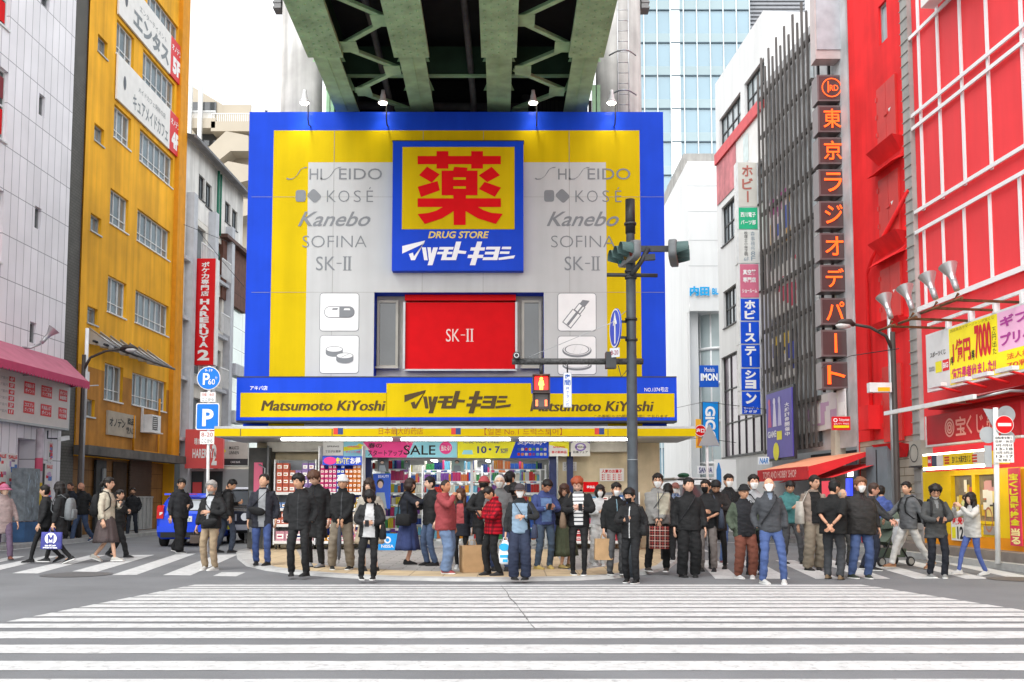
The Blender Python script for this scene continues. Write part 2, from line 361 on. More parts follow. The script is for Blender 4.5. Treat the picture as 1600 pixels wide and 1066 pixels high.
for dx in (0, 388):
 t = MB(ink)
 def P2(px, py): q = atY(px + dx, py, YS); return (q.x, q.z)
 for sx in (447, 500):       # the long swash S of the wordmark
  pts = [(sx + 33, 262), (sx + 28, 262.5), (sx + 23, 265), (sx + 20, 270), (sx + 16, 276), (sx + 10, 280), (sx + 4, 280.5), (sx + 1, 279)]
  for i in range(len(pts) - 1):
   (ax, ay), (bx, by) = P2(*pts[i]), P2(*pts[i + 1]); wd = 0.026 if 1 < i < 5 else 0.015
   t.quad((ax - wd, -.016, ay - wd), (bx - wd, -.016, by - wd), (bx + wd, -.016, by + wd), (ax + wd, -.016, ay + wd))
 T(t, 'HI', 484 + dx, 503 + dx, 264, 281); T(t, 'EIDO', 530 + dx, 597 + dx, 263.5, 281)
 t.build('brand_lettering', store); t = MB(ink)
 for cx, rot in ((470, 0), (491, 45)):
  n = 20; r0 = 0.165 if not rot else 0.17; c0 = P2(cx, 306.5); q = []
  for i in range(n * 2):
   an = 2 * math.pi * i / (n * 2); cc, ss = math.cos(an), math.sin(an); rr = r0 / (abs(cc) ** 5 + abs(ss) ** 5) ** .2
   x, z = rr * cc * .85, rr * ss; a4 = R(rot); x, z = x * math.cos(a4) - z * math.sin(a4), x * math.sin(a4) + z * math.cos(a4)
   q.append((c0[0] + x, -.016, c0[1] + z))
  t.add(q, [tuple(range(n * 2))])
 for i, ch in enumerate('KOS'): T(t, ch, [511, 529, 553][i] + dx, [525, 546, 564][i] + dx, 298, 316, off=-.012)
 T(t, 'É', 573 + dx, 583 + dx, 293, 316, off=-.012)
 t.build('brand_lettering', store); t = MB(ink)
 T(t, 'Kanebo', 466 + dx, 579 + dx, 331, 354, off=.012, shear=.42)
 t.build('brand_lettering', store); t = MB(ink)
 T(t, 'SOFINA', 473 + dx, 573 + dx, 368.5, 387, off=-.012)
 t.build('brand_lettering', store); t = MB(ink)
 T(t, 'SK', 494 + dx, 524 + dx, 401, 423); T(t, '-', 526 + dx, 534 + dx, 411, 412.5)
 for ax in (537, 544): T(t, 'I', ax + dx + 0.6, ax + dx + 3.6, 401, 423); r = S(ax - 1 + dx, ax + 5.4 + dx, 401, 402.2); t.wall(*r, [], -.0165); r = S(ax - 1 + dx, ax + 5.4 + dx, 421.8, 423); t.wall(*r, [], -.0165)
 t.build('brand_lettering', store)
# pictogram tiles: capsule, tablets, lipstick, compact
def rrect(mb, cx, cy, wd, hg, rad, y, n=6):
 pts = []
 for qx, qy, a0 in ((1, 1, 0), (-1, 1, 90), (-1, -1, 180), (1, -1, 270)):
  for i in range(n + 1):
   a = R(a0 + 90 * i / n); pts.append((cx + qx * (wd / 2 - rad) + rad * math.cos(a), y, cy + qy * (hg / 2 - rad) + rad * math.sin(a)))
 mb.add(pts, [tuple(range(len(pts)))])
tile_white = mat('pictogram_white', (0.80, 0.81, 0.81), .4, var=.04)
for ax, ay, bx, by in ((500, 458, 561, 518), (500, 524, 561, 584), (871, 458, 932, 518), (871, 525, 932, 586)):
 x0, x1, z0_, z1_ = S(ax, bx, ay, by); cx, cz, wd, hg = (x0 + x1) / 2, (z0_ + z1_) / 2, x1 - x0, z1_ - z0_
 t = MB(ink); rrect(t, cx, cz, wd, hg, .09, -.015); t.use(tile_white); rrect(t, cx, cz, wd - .035, hg - .035, .075, -.019)
 Y1, Y2, Y3, Y4 = -.023, -.027, -.031, -.035
 if ax < 700 and ay < 500:
  t.use(ink); rrect(t, cx, cz, .84, .32, .159, Y1); t.use(tile_white); rrect(t, cx, cz, .80, .28, .139, Y2)
  t.use(ink); rrect(t, cx + .2, cz, .40, .28, .139, Y3); t.wall(cx, cx + .2, cz - .14, cz + .14, [], Y3 - .001); t.quad((cx - .2, Y3, cz + .06), (cx - .06, Y3, cz + .06), (cx - .03, Y3, cz + .11), (cx - .18, Y3, cz + .11)); t.use(tile_white); t.quad((cx + .12, Y4, cz + .05), (cx + .30, Y4, cz + .05), (cx + .28, Y4, cz + .10), (cx + .14, Y4, cz + .10))
 elif ax < 700:
  for dx, dz, e in ((-.14, .08, 0), (.15, -.1, .008)):
   t.use(ink); t.disc((cx + dx, cz + dz - .05), .235, Y1 - e, 28, .10); t.wall(cx + dx - .235, cx + dx + .235, cz + dz - .05, cz + dz + .06, [], Y1 - e - .0006); t.disc((cx + dx, cz + dz + .06), .235, Y1 - e - .0012, 28, .085); t.use(tile_white); t.disc((cx + dx, cz + dz + .06), .215, Y1 - e - .002, 28, .068)
   if dx > 0: t.use(ink); t.quad((cx + dx - .12, Y1 - e - .003, cz + dz + .015), (cx + dx - .09, Y1 - e - .003, cz + dz + .015), (cx + dx + .12, Y1 - e - .003, cz + dz + .105), (cx + dx + .09, Y1 - e - .003, cz + dz + .105))
 elif ay < 500:
  a_ = R(38)
  def L(px, pz): return (cx + px * math.cos(a_) + pz * math.sin(a_), cz - px * math.sin(a_) + pz * math.cos(a_))
  def strip(x0, x1, z0, z1, y, m, top=0): t.use(m); t.add([(q[0], y, q[1]) for q in (L(x0, z0), L(x1, z0), L(x1, z1), L(x0, z1 + top))], [(0, 1, 2, 3)])
  strip(-.15, .15, -.47, .0, Y1, ink); strip(-.125, .125, -.445, -.02, Y2, tile_white); strip(-.02, .05, -.44, -.02, Y3, ink)
  strip(-.11, .11, .0, .24, Y1, ink); strip(-.085, .085, .02, .22, Y2, tile_white); strip(.0, .04, .02, .22, Y3, ink); strip(-.085, .085, .24, .46, Y1, ink, -.1)
 else:
  for dz, sx, m1 in ((.16, .40, 0), (-.26, .40, 1)):
   t.use(ink); t.disc((cx, cz + dz - .03), sx, Y1, 32, .19 if not m1 else .13); t.use(tile_white); t.disc((cx, cz + dz), sx - .03, Y2, 32, .16 if not m1 else .10)
   t.use(ink); t.ring((cx, cz + dz), sx - .09, sx - .06, Y3, 32, .42 if not m1 else .24)
  t.bar((cx - .12, Y3, cz + .04), (cx - .02, Y3, cz + .28), .02, .001); t.bar((cx + .06, Y3, cz + .02), (cx + .16, Y3, cz + .24), .02, .001)
 t.build('pictogram', store)
# recess with red advertisement between glazed side panels
rc = MB(mat('recess_panel', (.50, .47, .43), .5, var=.15)); rc.sheet(hole[0], hole[1], hole[2], hole[3], .55)
rc.use(red); r = S(633, 806, 458, 470, YS + .3); rc.box(r[0], r[1], .25, .5, r[2], hole[3] - .01)
rc.build('recess', store)
ad = MB(red); r = S(634, 805, 473, 577, YS + .3); ad.box(r[0], r[1], .28, .40, r[2], r[3]); ad.use(grey_metal); ad.box(r[0] - .04, r[1] + .04, .26, .30, r[2] - .05, r[2] - .001); ad.box(r[0] - .06, r[0] - .001, .2, .45, r[2], r[3]); ad.box(r[1] + .001, r[1] + .06, .2, .45, r[2], r[3])
ad.use(mat('ad_text', (.80, .62, .58), .5, var=.0)); T(ad, 'SK', 697, 718, 514, 534, .276, YS + .28); T(ad, '-', 720, 727, 523, 524.2, .276, YS + .28)
for ax in (729, 735.5): T(ad, 'I', ax + .6, ax + 3, 514, 534, .276, YS + .28); r = S(ax - .8, ax + 4.4, 514, 515.2, YS + .28); ad.wall(*r, [], .2755); r = S(ax - .8, ax + 4.4, 532.8, 534, YS + .28); ad.wall(*r, [], .2755)
ad.build('advertisement_panel', store)
for ax, bx in ((590, 622), (815, 846)):
 r = S(ax, bx, 470, 578, YS + .5); window(store, (r[0], r[1], r[2] + .05, r[3]), .3, .18, mat('bronze_frame', (.35, .33, .29), .4, .3), dark_glass, 1, 1, .07)
# centre sign box
sign = thing('shop_sign', 'square blue and yellow drugstore sign with one big red character on the billboard', 'sign', (0, YS - .28, 0))
r = S(614, 818, 221, 423, YS - .28); sb = MB(blue); sb.box(r[0], r[1], 0, .265, r[2], r[3]); sb.use(dark_metal); sb.box(r[0] - .02, r[1] + .02, .02, .25, r[3] + .001, r[3] + .04); sb.build('sign_box', sign)
sp = MB(yellow); r = S(629, 804, 230, 358.5, YS - .28); sp.plate(*r, -.012, .010); sp.build('character_panel', sign)
kz = MB(red)
kc = [0]
def KP(*pts, y=-.016):      # big character, drawn as strokes
 kc[0] += 1; y -= kc[0] * .0006
 q = [atY(600 + x / 4.633, 210 + z / 4.633, YS - .296) for x, z in pts]; kz.add([(p.x, y, p.z) for p in q], [tuple(range(len(q)))])
def stroke(*pts, y=-.016):
 for i in range(0, len(pts) - 2, 2): KP(pts[i], pts[i + 1], pts[i + 3], pts[i + 2], y=y)
KP((243, 157), (380, 157), (380, 122), (466, 122), (466, 157), (631, 157), (631, 122), (717, 122), (717, 157), (846, 157), (846, 217), (717, 217), (717, 249), (631, 249), (631, 217), (466, 217), (466, 249), (380, 249), (380, 217), (243, 217))
KP((312, 234), (404, 290), (346, 350), (253, 296)); KP((243, 380), (388, 338), (404, 406), (267, 455))
KP((779, 235), (840, 297), (748, 347), (685, 298)); KP((728, 344), (848, 386), (802, 453), (687, 397))
KP((417, 263), (500, 263), (509, 235), (606, 242), (600, 263), (677, 263), (677, 312), (417, 312)); KP((417, 312), (502, 312), (502, 442), (417, 442)); KP((593, 312), (677, 312), (677, 442), (593, 442))
KP((502, 329), (593, 329), (593, 377), (502, 377)); KP((502, 394), (593, 394), (593, 442), (502, 442)); KP((502, 442), (593, 442), (593, 464), (502, 464))
KP((243, 464), (846, 464), (846, 527), (243, 527)); KP((504, 527), (591, 527), (591, 657), (504, 657))
stroke((425, 527), (504, 527), (380, 553), (504, 557), (320, 570), (420, 610), (243, 578), (295, 650)); stroke((680, 527), (591, 527), (720, 550), (591, 557), (780, 570), (680, 610), (860, 576), (810, 650))
kz.build('character', sign)
lt = MB(mat('sign_gold', (.75, .58, .15), .4, var=0)); r = S(669, 764, 361.5, 372.5, YS - .286); lt.text('DRUG STORE', *r, -.006, off=.028, shear=.22)
lt.build('lettering', sign); lt = MB(mat('sign_white', (.86, .87, .90), .4, var=0))
def katakana(mb, x0, y0, k, Y, y):
 """the slanted katakana wordmark, drawn as strokes; k = pixels of the photo per unit"""
 cnt = [0]
 def q(*pts): cnt[0] += 1; p = [atY(x0 + a * k, y0 + b * k, Y) for a, b in pts]; mb.add([(v.x, y - cnt[0] * .0006, v.z) for v in p], [tuple(range(len(p)))])
 q((0, 40), (166, 0), (158, 22), (0, 95)); q((158, 22), (166, 0), (92, 143), (64, 143)); q((48, 98), (78, 88), (92, 143), (64, 143))         # ma
 q((143, 50), (172, 50), (186, 143), (160, 143)); q((183, 50), (208, 50), (214, 143), (194, 143)); q((226, 50), (260, 50), (220, 180), (184, 180))   # tsu
 q((272, 47), (375, 47), (370, 66), (266, 66)); q((258, 82), (368, 82), (363, 100), (252, 100)); q((305, 66), (338, 66), (334, 82), (300, 82)); q((293, 100), (326, 100), (318, 143), (281, 143)); q((318, 122), (362, 122), (358, 143), (312, 143))     # mo
 q((392, 8), (430, 8), (392, 143), (355, 143)); q((412, 72), (468, 78), (460, 98), (404, 94))                  # to
 q((545, 8), (582, 8), (532, 180), (492, 180)); q((500, 50), (604, 50), (598, 74), (494, 74)); q((480, 104), (592, 104), (586, 128), (474, 128))       # ki
 q((614, 46), (714, 46), (710, 66), (608, 66)); q((604, 82), (672, 82), (668, 102), (600, 102)); q((590, 122), (662, 122), (656, 143), (584, 143)); q((682, 46), (714, 46), (692, 143), (656, 143))  # yo
 q((728, 46), (794, 46), (790, 64), (722, 64)); q((714, 80), (782, 80), (778, 98), (708, 98)); q((700, 126), (822, 108), (812, 130), (702, 143))    # shi
katakana(lt, 628.5, 376, .2147, YS - .286, -.006); lt.build('lettering', sign)
# fascia sign
YF = 26.2
fas = thing('shop_sign', 'long yellow and blue illuminated fascia sign over the drugstore canopy', 'sign', (0, YF, 0))
r = S(376, 1058, 590, 657, YF); f_ = MB(blue); f_.box(r[0] - .1, r[1], 0, .75, r[2], r[3]); f_.use(dark_metal); f_.box(r[0] - .1, r[1], .02, .6, r[2] - .05, r[2] - .002); f_.box(r[0] - .1, r[1], -.01, .6, r[3] + .002, r[3] + .03); f_.build('sign_box', fas)
fy = MB(yellow); 
for a in ((376, 604, 614, 652), (604, 830, 599, 652), (830, 1054, 615, 652)): fy.wall(*S(*a, YF), [], -.006)
fy.build('yellow_panel', fas)
mat('sign_brown', (.075, .045, .012), .5, var=0)
for a_, b_, c_ in ((409, 602, 626), (829, 1021, 627)): r = S(a_, b_, c_, c_ + 16, YF); fl = MB(MATS['sign_brown']); fl.btext('Matsumoto KiYoshi', *r, -.012, .014, shear=.2); fl.build('lettering', fas)
fl = MB(MATS['sign_brown']); katakana(fl, 632, 609.5, .203, YF, -.012); T(fl, 'この看板はLED照明を使用しております。', 928, 1046, 648, 654.5, -.012, YF)
fl.build('lettering', fas); fl = MB(MATS['sign_white']); T(fl, 'アキバ店', 391, 418, 603, 610, -.012, YF, off=.01); fl.build('lettering', fas); fl = MB(MATS['sign_white']); T(fl, 'NO.1374号店', 1007, 1044, 605, 612.5, -.012, YF); fl.build('lettering', fas)
# canopy
YC = 24.6
can = MB(grey_metal); r = S(335, 1087, 666, 683, YC); can.box(r[0], r[1], YC - YS, 0.3, r[3] - .06, r[3]); can.box(r[0] + .02, r[1] - .02, YC - YS + .06, 0.2, r[2], r[3] - .062)
can.use(yellow); can.wall(r[0], r[1], r[2] + .02, r[3] - .062, [], YC - YS - .004)
can.use(dark_metal)
for px in (376, 519, 620, 860, 950): c_ = S(px - .5, px + .5, 670, 681, YC); can.wall(*c_, [], YC - YS - .006)
can.quad((r[0], YC - YS - .003, r[2] + .02), (r[0], YC - YS - .003, r[3] - .062), (r[0], .2, r[3] - .062), (r[0], .2, r[2] + .02))
can.use(mat('fascia_orange_text', (.34, .07, .01), .5, var=0)); T(can, '日本最大的药店', 592, 661, 668, 679, YC - YS - .008, YC, off=-.004); T(can, '【일본 No.1 드럭스토어】', 757, 878, 669, 680, YC - YS - .008, YC, off=-.004)
for px in (521, 705, 929):
 can.use(mat('card_red', (.6, .05, .04), .5)); can.wall(*S(px, px + 7, 669, 679, YC), [], YC - YS - .008); can.use(mat('card_navy', (.03, .06, .20), .5)); can.wall(*S(px + 7, px + 15, 669, 679, YC), [], YC - YS - .008)
can.build('canopy', store)
tubes = emit('tube_light', '#fffdf4', 9.0)
for ax, bx in ((440, 612), (627, 797), (812, 985)):
 r = S(ax, bx, 684, 688, 25.2); o = thing('tube_light', 'lit fluorescent tube under the canopy edge, %s' % {440: 'above the stacked boxes on the racks', 627: 'above the SALE banner', 812: 'above the blue payment banner'}[ax], 'light', (0, 25.2, 0), 0, 'tube lights under the canopy')
 MB(tubes).tube([(r[0], 0, r[3] - .03), (r[1], 0, r[3] - .03)], .045, 8).build('tube', o); MB(white_metal).box(r[0], r[1], -.06, .06, r[3] + .016, r[3] + .08).build('housing', o)
# ground floor shell
cream = mat('cream_wall', (.66, .56, .38), .7, var=.22, vs=1.8, streak=.2); beam_m = mat('beam_paint', (.62, .60, .54), .6, var=.15, streak=.2)
navy = mat('navy_frame', (.02, .03, .10), .45, var=.1)
FL = .055
doorx = (S(566, 566, 700, 700, 27.3)[0], S(872, 872, 700, 700, 27.3)[0])
g = MB(cream); zt = 3.1
g.sheet(ox0 + .3, doorx[0], FL, zt, .35); g.sheet(doorx[1], ox1 - .15, FL, zt, .35)
g.quad((ox0 + .3, .35, FL), (ox0 + .3, .35, zt), (ox0 + .3, 16, zt), (ox0 + .3, 16, FL)); g.quad((ox1 - .15, .35, zt), (ox1 - .15, .35, FL), (ox1 - .15, 16, FL), (ox1 - .15, 16, zt))
g.quad((ox0 + .3, .3, zt), (ox1 - .15, .3, zt), (ox1 - .15, 16, zt), (ox0 + .3, 16, zt))
g.use(beam_m); r = S(418, 985, 690, 706, 26.9); g.box(r[0], r[1], -.12, .34, r[2], zt - .01)
g.build('ground_floor_wall', store)
iw = MB(mat('shop_wall', (.34, .35, .33), .6, var=.1))
zc = 2.72
iw.sheet(doorx[0], doorx[1], FL, zc, 8); iw.quad((doorx[0], .36, FL), (doorx[0], .36, zc), (doorx[0], 8, zc), (doorx[0], 8, FL)); iw.quad((doorx[1], .36, zc), (doorx[1], .36, FL), (doorx[1], 8, FL), (doorx[1], 8, zc))
iw.quad((doorx[0], .36, zc), (doorx[0], 8, zc), (doorx[1], 8, zc), (doorx[1], .36, zc)); iw.use(mat('shop_floor', (.45, .44, .42), .3)); iw.quad((doorx[0], .3, FL), (doorx[1], .3, FL), (doorx[1], 8, FL), (doorx[0], 8, FL)); iw.build('interior', store)
for ax, wd in ((562, 17), (858, 12), (886, 10)):
 r = S(ax, ax + wd, 700, 860, 27.1); MB(navy).box(r[0], r[1], .05, .34, FL, zt - .02).build('column', store)
for ax in (596, 735): r = S(ax, ax + 4, 715, 860, 27.3); MB(grey_metal).box(r[0], r[1], .3, .38, FL, 2.6).build('door_frame', store)
r = S(581, 858, 715, 719, 27.3); MB(grey_metal).box(r[0], r[1], .28, .4, r[2], r[3] + .1).build('door_head', store)
strip = emit('shop_light', '#ffffff', 9.0)
for k_, (x, y0_, y1_) in enumerate(((-3.2, 1.2, 3.6), (-2.1, 1.2, 3.6), (-.9, 1.2, 3.6), (.2, 1.2, 3.6), (-2.6, 4.4, 7), (-.8, 4.4, 7))):
 MB(strip).box(x - .06, x + .06, y0_, y1_, zc - .09, zc - .02).build('ceiling_light', store)
# interior shelving (in the shop, behind the crowd)
goods_cols = ['#d8407a', '#3c6fd0', '#f0a020', '#f4f0e0', '#48a860', '#e03028', '#7cc8e8', '#f2e23c', '#8a50b0', '#e8e8ec', '#203a80', '#f08a50']
pack = [paint(h, .4, .05, .5) for h in goods_cols]
inter = MB(pack[0])
def fill(mb, x0, x1, y, z, h, dep, dens=.98):
 x = x0
 while x < x1 - .17:
  wd = rnd.choice((.05, .06, .08, .12)); hh = h * rnd.uniform(.5, .97); n = rnd.choice((1, 1, 2, 3)); m = rnd.choice(pack)
  for _ in range(n):
   if x + wd > x1: break
   mb.use(m); mb.box(x + .004, x + wd - .004, y, y + dep, z, z + hh)
   x += wd
shelves = [(-4.0, -2.95, 1.3), (-2.6, -.9, 2.2), (-.6, .95, 1.6), (-3.9, -1.5, 5.0), (-1.3, .9, 5.4)]
for i, (x0, x1, y) in enumerate(shelves):
 o = thing('shop_shelf', ['metal shelf inside the shop doorway beside the navy column', 'long shelf behind the woman in the blue skirt, inside the shop', 'shelf inside the shop behind the man in the red beanie', 'rear shop shelf below the ceiling lights, nearer the doorway post', 'rear shop shelf under the hanging posters, beside the far wall'][i], 'shelf', (0, YS, 0), 0, 'shelves inside the shop')
 m = MB(white_metal)
 for j in range(7): m.box(x0, x1, y, y + .4, .2 + j * .335, .22 + j * .335); fill(inter, x0 + .03, x1 - .03, YS + y - .01, .221 + j * .335, .3, .3)
 m.use(tile_white); [m.sheet(x0 + .1 + q * .3, x0 + .22 + q * .3, .15 + j * .335, .2 + j * .335, y - .02) for q in range(int((x1 - x0) / .3)) for j in range(7)]
 m.build('shelf_board', o); e = MB(white_metal); e.box(x0 - .04, x0 - .001, y, y + .42, FL, 2.35); e.build('upright', o); e = MB(white_metal); e.box(x1 + .001, x1 + .04, y, y + .42, FL, 2.35); e.build('upright', o)
tag(inter.build('shop_goods'), 'packets and bottles filling the shelves inside the shop', 'goods', kind='stuff')
# ---------------------------------------------------------------- banners and posters under the canopy
pink = mat('banner_pink', (.78, .05, .26), .5, var=.05); sky_b = mat('banner_sky', (.28, .62, .74), .5, var=.05); paper = mat('paper', (.76, .75, .73), .6, var=.06)
txt_black = mat('print_black', (.02, .02, .022), .6, var=0); txt_white = mat('print_white', (.85, .85, .85), .6, var=0); ylw_b = mat('banner_yellow', (.80, .74, .02), .5, var=.05)
YB = 26.75
def banner(name, label, px, cat='banner', Y=YB, m=paper):
 o = thing(name, label, cat, (0, Y, 0)); r = S(*px, Y); b = MB(m); b.box(r[0], r[1], 0, .012, r[2], r[3]); return o, b, r
o, b, r = banner('sale_banner', 'pink and pale blue banner reading SALE over the shop entrance', (568, 714, 686, 715), m=pink)
X0, X1, Z0, Z1 = r; W, H_ = X1 - X0, Z1 - Z0
b.use(sky_b); y = -.004
b.quad((X0 + W * .46, y, Z0), (X0 + W, y, Z0), (X0 + W, y, Z1), (X0 + W * .55, y, Z1)); b.quad((X0, y, Z0), (X0 + W * .1, y, Z0), (X0, y, Z0 + H_ * .75))
b.use(paper); b.disc((X0 + W * .22, Z1 - .02), .16, y - .001, 20, .02); b.quad((X0, y - .001, Z1 - .1), (X0 + W * .07, y - .001, Z0 + .2), (X0, y - .001, Z0 + .2))
for i in range(26): b.disc((X0 + W * rnd.uniform(.46, .6), Z0 + H_ * rnd.uniform(.05, .95)), .012, y - .002, 6)
b.use(pink); b.disc((X0 + W * .88, Z0 + H_ * .52), .17, y - .002, 20)
b.build('cloth', o); l = MB(txt_black)
l.text('SALE', X0 + W * .43, X0 + W * .77, Z0 + H_ * .14, Z0 + H_ * .66, y - .006, off=.01); l.text('春の', X0 + W * .05, X0 + W * .2, Z0 + H_ * .5, Z0 + H_ * .78, y - .006, off=.015); l.text('スタートアップ', X0 + W * .05, X0 + W * .42, Z0 + H_ * .08, Z0 + H_ * .4, y - .006, off=.01)
l.use(txt_white); l.text('当たる!', X0 + W * .83, X0 + W * .93, Z0 + H_ * .36, Z0 + H_ * .66, y - .006, off=.02); l.build('lettering', o)
o, b, r = banner('discount_banner', 'yellow banner with the numbers 10 and 7 over the shop entrance', (715, 796, 686, 716), m=ylw_b); X0, X1, Z0, Z1 = r; W, H_ = X1 - X0, Z1 - Z0
b.build('cloth', o); l = MB(mat('print_navy', (.04, .06, .18), .5, var=0)); l.text('10', X0 + W * .38, X0 + W * .56, Z0 + H_ * .25, Z0 + H_ * .62, -.008, off=.03); l.text('・7', X0 + W * .6, X0 + W * .82, Z0 + H_ * .25, Z0 + H_ * .62, -.008, off=.03); l.text('%OFF', X0 + W * .83, X0 + W * .97, Z0 + H_ * .25, Z0 + H_ * .5, -.008, off=.02); l.text('免税 TAX FREE', X0 + W * .1, X0 + W * .8, Z0 + H_ * .76, Z0 + H_ * .92, -.008)
l.use(sky_b); l.prism([(X0 + W * .08, Z0 + H_ * .2), (X0 + W * .3, Z0 + H_ * .2), (X0 + W * .28, Z0 + H_ * .42), (X0 + W * .12, Z0 + H_ * .42)], -.008, -.006); l.build('lettering', o)
o, b, r = banner('payment_banner', 'blue payment banner with a grid of little coloured icons', (795, 857, 686, 716), m=blue); X0, X1, Z0, Z1 = r; W, H_ = X1 - X0, Z1 - Z0
b.use(ylw_b); b.quad((X0, -.003, Z0), (X0 + W * .02, -.003, Z0), (X0 + W * .2, -.003, Z1), (X0, -.003, Z1)); b.build('cloth', o); l = MB(txt_white); l.text('支|Alipay+', X0 + W * .22, X0 + W * .95, Z0 + H_ * .68, Z0 + H_ * .95, -.008, off=.02); l.build('lettering', o); ic = MB(paper)
for i in range(8):
 for j in range(2): ic.use(rnd.choice([paper, *pack])); rrect(ic, X0 + W * (.25 + i * .095), Z0 + H_ * (.2 + j * .26), .075, .075, .02, -.008)
ic.build('payment_icons', o)
for i, (px, mm, lab, tx) in enumerate((((505, 536, 687, 712), paper, 'white poster of pink handwriting hung left of the SALE banner', '毎日がお買得'), ((537, 567, 687, 713), sky_b, 'pale blue and yellow poster hung beside the SALE banner', 'ポイント10倍'), ((858, 889, 688, 713), paper, 'white and yellow poster hung right of the blue payment banner', '春の新商品'), ((892, 922, 688, 713), paper, 'white and violet poster hung on the cream beam', '目薬フェア'))):
 o, b, r = banner('poster', lab, px, 'poster', YB - .02, mm); X0, X1, Z0, Z1 = r; W, H_ = X1 - X0, Z1 - Z0; y = -.004
 a_, c_ = [(pink, txt_black), (ylw_b, pink), (ylw_b, red), (mat('print_violet', (.3, .2, .55), .5), txt_black)][i]
 b.use(a_)
 if i == 0: b.sheet(X0, X1, Z1 - .05, Z1, y)
 if i == 1: b.quad((X0, y, Z0 + H_ * .3), (X1, y, Z0 + H_ * .45), (X1, y, Z0 + H_ * .7), (X0, y, Z0 + H_ * .55)); b.disc((X1 - .09, Z0 + H_ * .6), .07, y - .001, 16)
 if i == 2: b.quad((X0, y, Z0 + H_ * .7), (X1, y, Z0 + H_ * .45), (X1, y, Z1), (X0, y, Z1)); b.quad((X1 - .04, y - .001, Z0), (X1, y - .001, Z0), (X1, y - .001, Z1), (X1 - .04, y - .001, Z1))
 if i == 3: b.ring(((X0 + X1) / 2, Z0 + H_ * .58), .10, .15, y, 20, .75); b.quad((X0, y, Z1 - .08), (X0 + .16, y, Z1), (X0, y, Z1)); b.quad((X1, y, Z1 - .1), (X1, y, Z1), (X1 - .14, y, Z1))
 b.build('sheet', o); l = MB(c_); l.text(tx, X0 + W * .12, X0 + W * .88, Z0 + H_ * .18, Z0 + H_ * .34, -.008, off=.015); l.text('SPRING', X0 + W * .2, X0 + W * .8, Z0 + H_ * .52, Z0 + H_ * .62, -.008, off=.02); l.build('lettering', o)
o, b, r = banner('notice', 'small white notice pasted on the cream wall', (879, 901, 722, 736), 'notice', 27.32); b.build('sheet', o); l = MB(txt_black)
for k_ in range(5): l.text('お客様へのお知らせ'[k_:k_ + 7], r[0] + .04, r[1] - .04, r[3] - .05 - k_ * .045, r[3] - .02 - k_ * .045, -.006)
l.build('lettering', o)
o, b, r = banner('menu_board', 'white board of red handwriting hanging on the cream wall', (937, 975, 732, 752), 'board', 27.28); b.build('sheet', o); l = MB(red); l.text('人気のお菓子', r[0] + .05, r[1] - .05, r[3] - .13, r[3] - .03, -.006, off=.03)
for k_ in range(3):
 for j in range(4): l.text('菓子', r[0] + .05 + j * .15, r[0] + .15 + j * .15, r[3] - .2 - k_ * .06, r[3] - .16 - k_ * .06, -.006, off=.02)
l.build('lettering', o)
o, b, r = banner('promotion_card', 'red card standing behind the red-haired man', (911, 935, 753, 769), 'card', 26.9, red); b.build('sheet', o); l = MB(txt_white); l.text('特価品', r[0] + .1, r[1] - .1, r[2] + .1, r[3] - .1, -.006, off=.02); l.build('lettering', o)
# hanging paper posters in the entrance, cosmetics poster on the left jamb
for i, (px, c1, lab) in enumerate((((590, 607, 716, 737), '#555a60', 'grey portrait poster hung high in the shop entrance beside the navy column'), ((583, 610, 740, 795), '#2c54b8', 'tall blue cosmetics poster with a portrait by the shop entrance'), ((706, 725, 716, 737), '#9ab6b4', 'pale green poster hanging under the middle of the SALE banner'), ((631, 641, 718, 731), '#79838c', 'small grey poster hanging under the pink half of the SALE banner'))):
 o, b, r = banner('poster', lab, px, 'poster', 27.2 if i < 2 else 27.9, paint(c1, .4)); X0, X1, Z0, Z1 = r; W, H_ = X1 - X0, Z1 - Z0
 b.build('sheet', o); p_ = MB(mat('photo_skin', (.58, .42, .34), .5, var=.1)); cx = X0 + W * .42
 p_.disc((cx, Z0 + H_ * .68), W * .15, -.008, 14, H_ * .10); p_.use(paint('#8f9aa3', .5)); p_.prism([(X0 + W * .1, Z0 + .005), (X0 + W * .8, Z0 + .005), (X0 + W * .66, Z0 + H_ * .46), (X0 + W * .2, Z0 + H_ * .46)], -.006, -.002); p_.use(black); p_.disc((cx, Z0 + H_ * .73), W * .2, -.006, 14, H_ * .12); p_.build('printed_portrait', o)
 if i == 1: l = MB(txt_white); l.text('BEAUTY', X0 + W * .3, X0 + W * .9, Z1 - H_ * .12, Z1 - H_ * .05, -.008); l.build('lettering', o)
